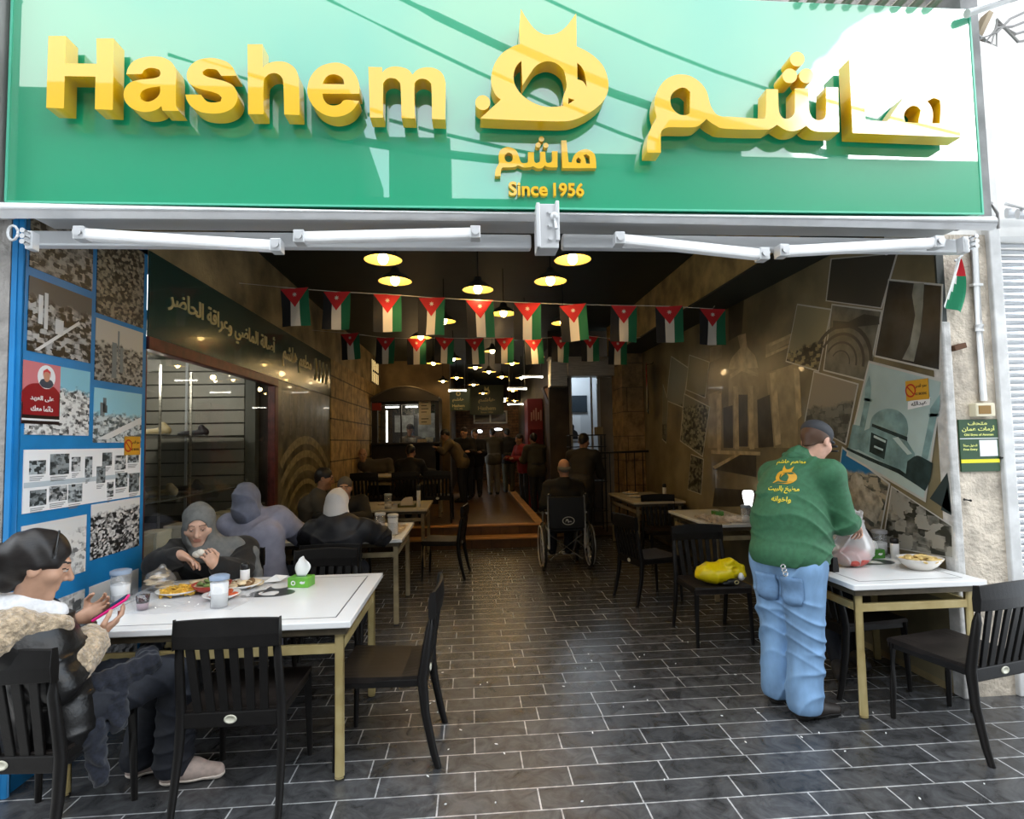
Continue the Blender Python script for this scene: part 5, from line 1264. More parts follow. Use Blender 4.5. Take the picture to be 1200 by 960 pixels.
chair(-1.80, 11.35, 180, 'dark slatted chair under the bald man on the platform', z=.29)
chair(-1.1, 9.75, 4, 'dark slatted chair under the black clad diner on the platform', z=.29)
chair(-1.75, 9.72, 0, 'empty dark slatted chair by the left wall on the platform', z=.29)
chair(-.55, 9.78, -3, 'empty dark slatted chair at the platform table nearest the walkway', z=.29)

# ------------------------------------------------------------------ tables
M_TOP = mat('white_table_laminate', (.78, .78, .77), .22, noise=(3, .03))
M_TOPD = mat('white_table_edge', (.72, .72, .70), .3)
M_BRASS = mat('worn_brass_paint', (.42, .32, .13), .45, noise=(9, .35), col2=(.52, .42, .20), metal=.15)
M_TFR = mat('dark_bronze_frame', (.10, .08, .05), .45, metal=.3, noise=(8, .3))
M_LINE = mat('black_inlay', (.035, .04, .045), .3)
CAT = [(80,828),(228,692),(190,655),(162,590),(160,520),(185,430),(240,355),(310,310),(368,288),(362,180),(375,35),(410,95),(470,175),(530,215),(580,222),(640,210),(700,165),(740,115),(775,65),(778,190),(778,305),(850,340),(920,390),(975,455),(1005,540),(1008,620),(980,690),(930,745),(850,800),(760,838),(670,850),(450,845),(200,835)]
CATH = [(378,410),(340,450),(322,510),(330,580),(370,645),(430,695),(500,730),(570,745),(630,743),(682,738),(680,680),(705,600),(700,540),(685,480),(640,435),(590,415),(540,418),(480,450),(430,520),(385,590)]
def table(x0, x1, y0, y1, label, zt=.77, base=0.0, emblem=True, eo=(.12, .12), mats=None, group='white dining tables'):
    r = empty('dining_table', ((x0 + x1) / 2, (y0 + y1) / 2, base)); tag(r, label, 'table', group)
    w, d = x1 - x0, y1 - y0; h = zt
    mt_, mb_ = mats or (M_TOP, M_BRASS)
    b = MB(); b.box((0, 0, h - .016), (w, d, .032)); b.build('tabletop', mt_, r, bevel=.005)
    b = MB(); b.box((0, 0, h - .050), (w - .05, d - .05, .036)); b.build('apron', M_TFR, r)
    i = .065
    if emblem:
        b = MB(); t = .006; z = h + .0006; ww, d2 = w / 2 - .085, d / 2 - .075
        for (a, c) in (((-ww, -d2), (ww, -d2)), ((-ww, d2), (ww, d2))): b.b2((a[0], a[1] - t / 2, z - .0005), (c[0], c[1] + t / 2, z))
        for s in (-1, 1): b.b2((s * ww - t / 2, -d2, z - .0005), (s * ww + t / 2, d2, z))
        b.build('inlay_line', M_LINE, r)
        s_ = .00030
        b = MB(); b.shape([[((p[0] - 560) * s_, -(p[1] - 450) * s_) for p in smooth(CAT)], [((p[0] - 560) * s_, -(p[1] - 450) * s_) for p in smooth(CATH)]], (eo[0], eo[1], z), (1, 0, 0), (0, 1, 0), 0)
        b.shape([circ(((97 - 560) * s_, -(714 - 450) * s_), 54 * s_)], (eo[0], eo[1], z), (1, 0, 0), (0, 1, 0), 0)
        b.build('emblem', M_LINE, r)
    for sx in (-1, 1):
        for sy in (-1, 1):
            b = MB(); X, Yy = sx * (w / 2 - i), sy * (d / 2 - i); b.tube([(X, Yy, 0.012), (X, Yy, h - .034)], .0235, 12); lg = b.build('leg', mb_, r)
            b = MB(); b.tube([(X, Yy, 0), (X, Yy, .02)], .025, 12); f = b.build('foot_cap', mat('rubber_foot', (.03, .028, .025), .7), lg)
    b = MB(); z = h - .145
    for s in (-1, 1):
        b.box((0, s * (d / 2 - i), z), (w - 2 * i, .024, .045)); b.box((s * (w / 2 - i), 0, z), (.024, d - 2 * i, .045))
    b.build('stretcher', mb_, r, bevel=.003)
    return r
table(-1.98, -.59, 2.82, 3.84, 'white table with black line border nearest the street on the left')
table(2.16, 2.97, 3.10, 4.02, 'white table by the stone pillar where the man in green stands')
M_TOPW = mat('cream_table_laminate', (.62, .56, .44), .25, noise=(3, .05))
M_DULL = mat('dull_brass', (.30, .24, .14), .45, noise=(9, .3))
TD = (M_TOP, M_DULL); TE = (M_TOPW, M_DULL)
table(-2.05, -.62, 5.15, 6.22, 'second white table from the street on the left, by the shop window', mats=TD)
table(-1.95, -.57, 7.45, 8.55, 'third table from the street on the left, in dim warm light', mats=TE)
table(2.34, 2.95, 5.42, 6.62, 'white table along the mural behind the man in green', mats=TD, emblem=False)
table(2.20, 2.92, 7.55, 9.0, 'far right table by the railing with plates on it', mats=TE, emblem=False)
table(-1.95, -.50, 10.15, 10.95, 'table up on the platform in front of the kiosk', base=.29, mats=TE, emblem=False)
# ------------------------------------------------------------------ people
V = lambda *a: np.array(a, float)
def nz(v): v = np.array(v, float); return v / np.linalg.norm(v)
SKIN_A = ((.52, .30, .20), 'a'); SKIN_B = ((.42, .23, .15), 'b'); SKIN_C = ((.34, .18, .11), 'c')
def skinmats(sk, brow='#1c130e'):
    c, n = sk
    return [mat('skin_' + n, c, .5, noise=(18, .10), spec=.35), mat('lips_' + n, (c[0] * .78, c[1] * .55, c[2] * .55), .45), mat('brow_' + brow[1:], brow, .6), mat('eye_white', (.55, .52, .48), .3)]
def headframe(face, roll=0.0):
    f = nz(face); r = nz(np.cross(f, V(0, 0, 1))); u = np.cross(r, f)
    if roll: r, u = r * math.cos(roll) + u * math.sin(roll), u * math.cos(roll) - r * math.sin(roll)
    return np.stack([r, f, u], 1)
def head_prims(c, M, s=1.0, nose=1.0, jaw=1.0):
    L = lambda x, y, z: c + M @ (V(x, y, z) * s)
    p = [el(L(0, -.012, .03), (.074 * s, .093 * s, .090 * s), M, .03), el(L(0, .022, -.035), (.059 * s * jaw, .070 * s, .084 * s), M, .03),
         rc(L(-.012, .066, -.102), .021 * s, L(.012, .066, -.102), .021 * s, .025),
         rc(L(-.05, .048, -.02), .024 * s, L(.05, .048, -.02), .024 * s, .03),
         rc(L(-.034, .080, .028), .013 * s, L(.034, .080, .028), .013 * s, .018)]
    for sx in (-1, 1): p.append(cut(el(L(sx * .032, .106, .006), (.017 * s, .018 * s, .012 * s), M, .010)))
    for sx in (-1, 1): p.append(el(L(sx * .031, .081, .006), .0125 * s, M, .004))
    p += [rc(L(0, .088, .015), .008 * s, L(0, .112 * (1 + .0 * nose), -.026), .0125 * s * nose, .010), rc(L(-.012, .096, -.031), .008 * s, L(.012, .096, -.031), .008 * s, .006),
          rc(L(-.020, .083, -.058), .0065 * s, L(.020, .083, -.058), .0065 * s, .007), rc(L(-.016, .083, -.069), .0075 * s, L(.016, .083, -.069), .0075 * s, .007)]
    for sx in (-1, 1): p += [el(L(sx * .076, -.008, -.002), (.009 * s, .021 * s, .033 * s), M, .008), cut(el(L(sx * .085, -.004, .0), (.005 * s, .011 * s, .018 * s), M, .004))]
    return p
def head_pick(c, M, s=1.0):
    def f(P):
        q = ((P - c) @ M) / s; x, y, z = np.abs(q[:, 0]), q[:, 1], q[:, 2]
        near_ = np.linalg.norm(q, axis=1) < .17
        o = np.zeros(len(P), int)
        o[near_ & (y > .070) & (x < .024 - np.abs(z + .064) * 1.1) & (z > -.075) & (z < -.053)] = 1
        o[near_ & (y > .055) & (x > .012) & (x < .052) & (np.abs(z - .033 + 2.4 * (x - .03) ** 2) < .0038)] = 2
        o[near_ & (y > .068) & (np.hypot(x - .031, (z - .002) * 2.6) < .0125)] = 3
        o[near_ & (y > .068) & (np.hypot(x - .031, (z - .002)) < .0052)] = 2
        o[near_ & (y > .060) & (x > .018) & (x < .045) & (np.abs(z - .0085) < .0022)] = 2
        return o
    return f
def hand_prims(wr, d, pn, right=True, curl=.5, s=1.0, spread=1.0, curls=None):
    d = nz(d); pn = np.array(pn, float); pn = nz(pn - d * (pn @ d)); ac = np.cross(d, pn) * (1 if right else -1)
    M = np.stack([ac, d, pn], 1)
    p = [el(wr + d * .048 * s, (.041 * s, .056 * s, .016 * s), M, .012), rc(wr - d * .02, .026 * s, wr + d * .03 * s, .024 * s, .02)]
    for i, (ln, off) in enumerate(((.070, .031), (.078, .0105), (.072, -.0105), (.056, -.031))):
        b = wr + d * (.088 - .004 * abs(i - 1)) * s + ac * off * s * 1.02; a = 0.0; cc = (curls[i] if curls else curl)
        dirv = nz(d + ac * (off * 3.0 * spread)); q = b - dirv * .02
        rad = .0088
        for k, fr in enumerate((.45, .30, .25)):
            a += cc * (.75, .85, .6)[k]; dv = dirv * math.cos(a) + pn * math.sin(a); e = (b if k == 0 else q) + dv * ln * fr * s
            p.append(rc(q, rad * s, e, (rad - .0010) * s, .004)); q = e; rad -= .0010
    b = wr + d * .022 * s + ac * .030 * s; m1 = b + (d * .5 + ac * .62 + pn * .35) * .048 * s; m2 = m1 + nz(d * .85 + ac * .05 + pn * (.3 + curl * .5)) * .034 * s; m3 = m2 + nz(d * .8 - ac * .15 + pn * (.3 + curl * .6)) * .024 * s
    p += [rc(b - ac * .012 * s, .015 * s, m1, .0115 * s, .010), rc(m1, .0112 * s, m2, .0098 * s, .004), rc(m2, .0098 * s, m3, .0078 * s, .004)]
    return p
def joints(pelvis, fdeg, lean=.08, torso=.40, sit=True, sh=.185, headfwd=.05, **kw):
    f = V(math.cos(R_(fdeg)), math.sin(R_(fdeg)), 0); r = V(f[1], -f[0], 0); P = V(*pelvis)
    J = dict(pelvis=P, f=f, r=r)
    J['chest'] = P + V(0, 0, torso - .06) + f * lean
    J['neck'] = P + V(0, 0, torso + .10) + f * (lean * 1.25)
    J['head'] = J['neck'] + V(0, 0, .155) + f * headfwd
    for n, s in (('R', 1), ('L', -1)):
        J['sh' + n] = J['neck'] + r * s * sh - V(0, 0, .055) - f * .01
        J['el' + n] = J['sh' + n] + f * .09 + r * s * .05 + V(0, 0, -.26)
        J['wr' + n] = J['el' + n] + f * .22 - r * s * .06 + V(0, 0, .03)
        J['hip' + n] = P + r * s * .09
        if sit:
            J['kn' + n] = J['hip' + n] + f * .42 + r * s * .03 + V(0, 0, -.0); J['an' + n] = J['kn' + n] + f * .02 + V(0, 0, -(J['kn' + n][2] - kw.get('floor', 0) - .09))
        else:
            J['kn' + n] = J['hip' + n] + f * .02 + V(0, 0, -.43); J['an' + n] = J['hip' + n] + f * -.02 + V(0, 0, -(J['hip' + n][2] - kw.get('floor', 0) - .09))
        J['toe' + n] = J['an' + n] + f * .15 + V(0, 0, -.055)
    for k, v in kw.items():
        if k not in ('floor',): J[k] = np.array(v, float)
    return J
def torso_prims(J, w=1.0, belly=0.0):
    p = []; r, f = J['r'], J['f']
    for s in (-1, 1):
        p += [rc(J['pelvis'] + r * s * .075 * w, .105 * w, (J['pelvis'] + J['chest']) / 2 + r * s * .055 * w, .098 * w, .05), rc((J['pelvis'] + J['chest']) / 2 + r * s * .055 * w, .098 * w, J['chest'] + r * s * .075 * w, .105 * w, .05)]
    p += [rc(J['chest'], .11 * w, J['neck'] - V(0, 0, .06), .075 * w, .05), rc(J['shL'], .058, J['neck'] - V(0, 0, .03), .062, .04), rc(J['shR'], .058, J['neck'] - V(0, 0, .03), .062, .04)]
    if belly: p.append(el((J['pelvis'] * .45 + J['chest'] * .55) + f * .06, (.17 * belly, .17 * belly, .2 * belly), np.stack([r, f, V(0, 0, 1)], 1), .06))
    return p
def arm_prims(J, n, w=1.0): return [rc(J['sh' + n], .054 * w, J['el' + n], .043 * w, .03), rc(J['el' + n], .042 * w, J['wr' + n], .029 * w, .02)]
def leg_prims(J, n, w=1.0): return [rc(J['hip' + n], .088 * w, J['kn' + n], .058 * w, .03), rc(J['kn' + n], .057 * w, J['an' + n], .038 * w, .02)]
def foot_prims(J, n):
    a, t = J['an' + n], J['toe' + n]; return [rc(a + V(0, 0, -.03), .04, a + (t - a) * .55 + V(0, 0, -.005), .036, .02), rc(a + (t - a) * .5 , .034, t, .026, .02)]
def body(J, M, hd, parent, vox, hands=True, w=1.0, s=1.0, skin=SKIN_A, brow='#1c130e', handargs=None):
    p = torso_prims(J, w) + [rc(J['neck'] - V(0, 0, .03), .056, J['head'] - V(0, 0, .05), .052, .03)] + head_prims(J['head'], M, s)
    for n in 'LR':
        p += arm_prims(J, n) + leg_prims(J, n) + foot_prims(J, n)
        ha = dict(curl=.5); ha.update((handargs or {}).get(n, {}))
        d = ha.pop('d', J['wr' + n] - J['el' + n]); pn = ha.pop('pn', V(0, 0, -1) + J['r'] * (-.6 if n == 'R' else .6))
        p += hand_prims(J['wr' + n], d, pn, right=(n == 'R'), **ha)
    return sdf_mesh('body', p, vox, skinmats(skin, brow), parent, pick=head_pick(J['head'], M, s))
def top(J, parent, vox, m, t=.016, w=1.0, belly=0, extra=(), sleeve=(1.0, 1.0), fold=.004, name='shirt', hem=None, cuts=(), zmin=None, freq=18.0, flare=0.0):
    p = inflate(torso_prims(J, w, belly), t)
    if hem is not None:
        for s in (-1, 1): p.append(rc(J['pelvis'] + J['r'] * s * .075, .115 + t, J['pelvis'] + J['r'] * s * .08 + V(0, 0, -hem), .115 + t + flare, .05))
    for n, k in zip('LR', sleeve):
        e = J['el' + n] + (J['wr' + n] - J['el' + n]) * k
        p += [rc(J['sh' + n], .058 + t, J['el' + n], .050 + t, .03), rc(J['el' + n], .050 + t, e, .036 + t, .02)]
    return sdf_mesh(name, p + list(extra) + list(cuts), vox, m, parent, fold=wrinkle(fold, freq) if fold else None, zmin=zmin)
def trousers(J, parent, vox, m, t=.014, w=1.0, fold=.003, extra=(), hemr=.055, waist=.08, name='trousers', freq=20.0):
    r = J['r']; p = [rc(J['pelvis'] - r * .07 * w + V(0, 0, waist), .105 * w + t, J['pelvis'] + r * .07 * w + V(0, 0, waist), .105 * w + t, .04), rc(J['hipL'], .10 * w + t, J['hipR'], .10 * w + t, .04)]
    for n in 'LR':
        a = J['an' + n] + V(0, 0, .0)
        p += [rc(J['hip' + n], .094 * w + t, J['kn' + n], .064 * w + t, .03), rc(J['kn' + n], .064 * w + t, a, hemr + t * .5, .02)]
    fl = min(J['anL'][2], J['anR'][2]) - .045
    return sdf_mesh(name, p + list(extra), vox, m, parent, fold=wrinkle(fold, freq, (.4, .3, 1.0)), zmin=fl)
def shoes(J, parent, vox, m, sole=None, names='shoe'):
    for n in 'LR':
        a, t = J['an' + n], J['toe' + n]; fz = t[2] - .032
        p = [rc(a + V(0, 0, -.035), .050, a + (t - a) * .5 + V(0, 0, -.005), .045, .03), rc(a + (t - a) * .45 + V(0, 0, -.012), .042, t + (t - a) * .12 * V(1, 1, 0) + V(0, 0, .002), .033, .03), rc(a + nz((a - t) * V(1, 1, 0)) * .02 + V(0, 0, -.05), .042, a + V(0, 0, -.02), .044, .02)]
        sdf_mesh('shoe', p, vox, m, parent, zmin=fz + (.012 if sole else 0))
        if sole: sdf_mesh('sole', inflate(p, .007), vox, sole, parent, zmin=fz, zmax=fz + .024)
def hairmesh(J, M, parent, vox, m, s=1.0, kind='short', name='hair'):
    c = J['head']; L = lambda x, y, z: c + M @ (V(x, y, z) * s)
    p = [el(L(0, -.016, .036), (.081 * s, .099 * s, .094 * s), M, .02)]
    if kind == 'bun': p += [el(L(0, -.02, .03), (.086 * s, .104 * s, .100 * s), M, .02), rc(L(0, -.09, .0), .05, L(0, -.06, -.07), .04, .03), el(L(0, -.165, -.02), (.075, .07, .068), M, .02), el(L(.03, -.18, -.05), .05, M, .02), el(L(-.03, -.16, .02), .05, M, .02)]
    if kind == 'short': p += [rc(L(0, -.07, .0), .045, L(0, -.06, -.05), .035, .02)]
    cu = [cut(el(L(0, .115, -.035), (.078 * s, .085 * s, .10 * s), M, .012))]
    if kind == 'short': cu += [cut(el(L(0, .03, -.11), (.12, .12, .085), M, .01))]
    if kind == 'bun': cu += [cut(el(L(.085, .035, -.05), (.05, .075, .055), M, .02)), cut(el(L(-.085, .035, -.05), (.05, .075, .055), M, .02)), cut(el(L(0, .06, -.12), (.1, .10, .07), M, .02))]
    if kind == 'bald': p = [rc(L(-.07, -.04, .0), .022, L(.07, -.04, .0), .022, .02), rc(L(-.055, -.075, -.01), .02, L(.055, -.075, -.01), .02, .02), el(L(0, -.06, -.02), (.072, .05, .04), M, .02)]; cu = []
    f = (lambda G: .0035 * np.sin(70 * G[..., 0] + 40 * G[..., 2]) * np.sin(60 * G[..., 1])) if kind == 'bun' else None
    return sdf_mesh(name, p + cu, vox, m, parent, fold=f)
def hijab(J, M, parent, vox, m, s=1.0, drape=(), name='headscarf', fold=.003, open_=True):
    c = J['head']; L = lambda x, y, z: c + M @ (V(x, y, z) * s)
    p = [el(L(0, -.018, .026), (.092 * s, .110 * s, .108 * s), M, .03), el(L(0, .005, -.06), (.085 * s, .088 * s, .085 * s), M, .04), rc(L(0, -.012, -.08), .092, J['neck'] - V(0, 0, .03), .122, .05)] + list(drape)
    cu = [cut(el(L(0, .095, -.022), (.059 * s, .085 * s, .086 * s), M, .012))] if open_ else []
    return sdf_mesh(name, p + cu, vox, m, parent, fold=wrinkle(fold, 26, (.6, .6, 1.0)))
def person(label, J, group=None):
    r = empty('person', tuple(V(J['pelvis'][0], J['pelvis'][1], 0))); tag(r, label, 'person', group); return r

M_DENIMK = mat('black_denim', (.012, .014, .021), .7, noise=(60, .2))
M_HAIRK = mat('dark_hair', (.012, .009, .008), .42, noise=(40, .3), stretch=(1, 1, 6))
M_LEATHER = mat('black_leather', (.0085, .0078, .0075), .30, noise=(10, .3), bump=(60, .10))
M_SHEAR = mat('tan_shearling', (.46, .35, .23), .95, noise=(45, .35), bump=(70, 1.0), sheen=.4)
M_WHITEK = mat('white_knit', (.75, .75, .76), .8, noise=(60, .08))

# --- the woman with the phone, left foreground
def girl():
    head = V(*at_y(44, 663, 2.46)); neck = V(*at_y(24, 722, 2.46)); pel = V(-1.77, 2.60, .53)
    J = joints(pel, 46, head=head, neck=neck, chest=V(-1.80, 2.52, .83), shR=V(*at_y(14, 752, 2.40)), shL=V(-1.92, 2.66, .90),
               elR=V(*at_y(66, 800, 2.43)), wrR=V(*at_y(111, 745, 2.66)), elL=V(-1.87, 2.80, .70), wrL=V(*at_y(97, 724, 2.72)),
               hipR=V(-1.69, 2.56, .53), hipL=V(-1.83, 2.66, .53), knR=V(-1.425, 2.905, .555), anR=V(-1.455, 2.935, .10), toeR=V(-1.285, 2.965, .035), knL=V(-1.56, 3.0, .53), anL=V(-1.66, 3.02, .10), toeL=V(-1.54, 3.08, .035))
    M = headframe((.80, .58, -.34)); r = person('young woman with tied back hair in a black leather shearling jacket looking at her phone', J)
    ph = at_y(124, 714, 2.60)
    body(J, M, None, r, .005, skin=SKIN_A, s=1.10, handargs={'R': dict(d=V(.55, .50, .40), pn=V(-.3, .2, 1), curl=.5), 'L': dict(d=V(.80, .1, .42), pn=V(.2, -.85, .45), curl=.5)})
    cuffR = J['elR'] + (J['wrR'] - J['elR']) * .45
    top(J, r, .0065, M_LEATHER, t=.026, fold=.012, name='jacket', sleeve=(.75, .62), hem=.06, freq=24,
        extra=[rc(J['shR'] + V(.01, 0, -.01), .092, J['elR'], .072, .05), rc(J['shL'], .08, J['shR'], .085, .05), rc(J['elR'], .074, cuffR, .062, .03)])
    ff, rr = nz(M[:, 1] * V(1, 1, 0)), nz(M[:, 0] * V(1, 1, 0))
    fz = lambda G: .006 * np.sin(85 * G[..., 0] + 3 * np.sin(50 * G[..., 2])) * np.sin(90 * G[..., 1] + 2 * np.sin(40 * G[..., 0])) * np.sin(88 * G[..., 2] + 1)
    pr_ = [rc(neck - ff * .12 + V(0, 0, -.02), .075, neck + rr * .10 - ff * .02 + V(0, 0, -.015), .066, .03), rc(neck + rr * .10 - ff * .02 + V(0, 0, -.015), .066, neck + rr * .085 + ff * .13 + V(0, 0, -.045), .040, .03), rc(neck - ff * .12 + V(0, 0, -.02), .075, neck - rr * .12 - ff * .02, .06, .03), rc(neck - ff * .16 + V(0, 0, -.05), .075, neck + rr * .13 - ff * .06 + V(0, 0, -.055), .06, .03)]
    sdf_mesh('shearling_collar', pr_, .006, M_SHEAR, r, fold=fz)
    c1 = J['elR'] + (J['wrR'] - J['elR']) * .38; c2 = J['elR'] + (J['wrR'] - J['elR']) * .80
    sdf_mesh('shearling_cuff', [rc(c1, .088, c2, .080, .02)], .006, M_SHEAR, r, fold=fz)
    c3 = J['elR'] + (J['wrR'] - J['elR']) * .97
    sdf_mesh('shirt_cuff', [rc(c2, .052, c3, .044, .02)], .006, M_WHITEK, r, fold=wrinkle(.003, 40))
    hp = [rc(neck - ff * .10 + V(0, 0, .055), .050, neck + rr * .055 - ff * .0 + V(0, 0, .050), .044, .02), rc(neck + rr * .055 + V(0, 0, .050), .044, neck + ff * .12 + rr * .05 + V(0, 0, .005), .032, .02), rc(neck - ff * .10 + V(0, 0, .055), .05, neck - rr * .06 + V(0, 0, .04), .045, .02)]
    sdf_mesh('white_hood', hp, .006, M_WHITEK, r, fold=wrinkle(.004, 45))
    trousers(J, r, .0065, M_DENIMK, t=.018, fold=.010, hemr=.078, freq=34)
    shoes(J, r, .006, mat('pink_beige_sneaker', (.52, .41, .36), .75, noise=(40, .12)), mat('pale_sneaker_sole', (.74, .65, .57), .6))
    hairmesh(J, M, r, .005, M_HAIRK, kind='bun', s=1.10)
    # shaggy dark scarf lying over the lap
    q0 = V(-1.62, 2.60, .60)
    sdf_mesh('scarf', [rc(q0, .055, q0 + V(.13, .16, .03), .05, .04), rc(q0, .05, q0 + V(.02, -.05, -.16), .045, .03), rc(q0 + V(.06, .06, 0), .05, q0 + V(.10, .0, -.15), .035, .03), rc(q0 + V(.02, -.05, -.16), .04, q0 + V(-.03, -.09, -.20), .03, .03), rc(q0 + V(.03, -.05, -.18), .04, q0 + V(.07, -.06, -.34), .032, .03), rc(q0 + V(.1, .2, .03), .05, q0 + V(.02, .42, .05), .05, .04)], .006, mat('shaggy_navy_scarf', (.010, .012, .020), .95, noise=(90, .4), sheen=.2), r,
             fold=lambda G: .007 * np.sin(90 * G[..., 0] + 3 * np.sin(40 * G[..., 2])) * np.sin(85 * G[..., 1] + 2 * np.sin(35 * G[..., 2])))
    b = MB(); c = J['head']; L = lambda x, y, z: c + M @ (V(x, y, z)); b.tube([L(.098 * math.cos(a), .040 - .02 * math.sin(a), .033 + .113 * math.sin(a)) for a in np.linspace(.15, 2.99, 16)], .004, 6)
    wpart(b.build('hair_band', M_LEATHER), r)
    # phone in a pink case, held in both hands
    hm = (J['wrR'] + nz(V(.55, .50, .40)) * .085 + J['wrL'] + nz(V(.80, .1, .42)) * .085) / 2 + V(.01, 0, .03)
    ax = nz(V(.78, .25, .52)); nn = nz(V(-.50, -.22, .80) - ax * (V(-.50, -.22, .80) @ ax)); sd = np.cross(nn, ax)
    MM = Matrix(np.stack([sd, ax, nn], 1).tolist()); ro = empty('phone', tuple(hm)); tag(ro, 'smartphone in a bright pink case held by the young woman at left', 'phone')
    b = MB(); b.box((0, 0, 0), (.076, .155, .012), M=MM); b.build('case', mat('hot_pink', (.75, .02, .22), .35), ro, bevel=.005)
    b = MB(); b.box(MM @ Vector((0, 0, .0075)), (.066, .142, .004), M=MM); b.build('screen', mat('phone_screen', (.06, .02, .035), .08), ro)
girl()

# --- woman in the grey headscarf, facing the street
M_BLACKCOAT = mat('black_wool', (.0085, .0085, .009), .8, noise=(50, .3), sheen=.1)
def woman_grey():
    head = V(*at_y(233, 615, 3.93)); J = joints((-1.80, 4.22, .52), -70, head=head, neck=V(-1.785, 4.02, .965), chest=V(-1.79, 4.08, .84), shR=V(-1.985, 4.03, .90), shL=V(-1.585, 4.10, .90),
               elR=at_y(180, 668, 3.80) + V(.02, 0, .03), wrR=V(*at_y(211, 651, 3.70)), elL=V(-1.54, 3.90, .80), wrL=V(*at_y(252, 663, 3.70)))
    M = headframe((.30, -.90, -.30)); r = person('older woman in a grey headscarf and black coat eating at the front table', J)
    body(J, M, None, r, .0045, s=1.08, skin=((.60, .37, .27), 'd'), brow='#7a5c4a', handargs={'R': dict(d=V(.80, -.1, -.28), pn=V(.0, -.35, -.9), curl=.42), 'L': dict(d=V(-.20, -.35, .65), pn=V(-.6, .3, .2), curl=.95, s=.92)})
    top(J, r, .007, M_BLACKCOAT, t=.030, fold=.010, name='coat', sleeve=(.80, .80), hem=.15, freq=26, extra=[rc(J['shR'], .10, J['elR'], .078, .03), rc(J['shL'], .10, J['elL'], .078, .03)])
    M_GS = mat('grey_scarf', (.155, .158, .152), .85, noise=(30, .12))
    hijab(J, M, r, .0055, M_GS, s=1.08, drape=[rc(J['neck'] + V(.0, -.06, -.02), .075, J['neck'] + V(.17, .0, -.01), .052, .04), rc(J['neck'] + V(.17, .0, -.01), .05, J['neck'] + V(.27, .03, -.07), .042, .03), rc(J['neck'] + V(.27, .03, -.07), .042, J['neck'] + V(.31, .04, -.25), .04, .03), rc(J['neck'] + V(-.02, -.09, -.05), .055, J['neck'] + V(.16, -.05, -.07), .045, .03)], fold=.006)
    trousers(J, r, .012, M_BLACKCOAT, name='skirt'); shoes(J, r, .010, mat('plain_black', (.01, .01, .01), .5))
    b = MB(); q = (J['wrR'] + J['wrL']) / 2 + V(.015, -.03, .045); b.ball(q, (.034, .026, .022), 12); b.ball(q + V(.02, -.01, .012), (.025, .02, .02), 10); o = b.build('bread_piece', mat('white_bread', (.70, .66, .58), .8, noise=(30, .15)), loc=tuple(q)); tag(o, 'piece of white bread between the fingers of the woman in the grey headscarf', 'bread')
    b = MB(); w0 = J['wrL'] - nz(J['wrL'] - J['elL']) * .055; b.lathe([(.036, -.012), (.040, 0), (.036, .012)], w0, 16, M=Matrix(headframe(nz(J['wrL'] - J['elL'])).tolist()) @ Matrix.Rotation(R_(90), 3, 'X'), cap=False); b.ball(w0 + V(.0, -.035, .03), (.02, .012, .02), 10); wpart(b.build('wrist_watch', mat('watch_steel', (.10, .10, .11), .25, metal=.7)), r)
woman_grey()

# --- woman in the lavender coat, seen from behind
def woman_lav():
    head = V(*at_y(289, 588, 4.74)); J = joints((-1.72, 4.78, .52), 72, head=head, neck=V(-1.79, 4.79, 1.065), chest=V(-1.755, 4.78, .90), shL=V(-1.955, 4.78, .985), shR=V(-1.60, 4.84, 1.03), elR=V(-1.46, 4.98, .86), wrR=V(-1.42, 5.20, .84), elL=V(-1.95, 5.0, .82), wrL=V(-1.80, 5.20, .84))
    M = headframe((-.05, .93, -.30)); r = person('woman in a lavender grey coat and blue grey headscarf seen from behind', J)
    body(J, M, None, r, .009)
    m = mat('lavender_coat', (.265, .27, .35), .85, noise=(14, .10)); 
    top(J, r, .007, m, t=.034, w=1.14, fold=.009, name='coat', hem=.34, freq=22, flare=.05, extra=[rc(J['neck'] + V(0, -.02, -.05), .085, J['chest'] + V(0, -.02, .02), .13, .06), rc(J['shR'], .092, J['elR'], .078, .04), rc(J['shL'], .092, J['elL'], .078, .04)])
    b = MB(); 
    for sg in (-1, 1): b.tube([J['pelvis'] + V(.07 * sg, -.165, .2), J['pelvis'] + V(.075 * sg, -.185, .05), J['pelvis'] + V(.085 * sg, -.205, -.25)], .006, 6)
    wpart(b.build('coat_pleat', m), r)
    hijab(J, M, r, .006, mat('bluegrey_scarf', (.165, .18, .245), .85, noise=(20, .1)), fold=.009, s=1.12)
    trousers(J, r, .014, M_DENIMK); shoes(J, r, .012, mat('plain_black', (.01, .01, .01), .5))
woman_lav()
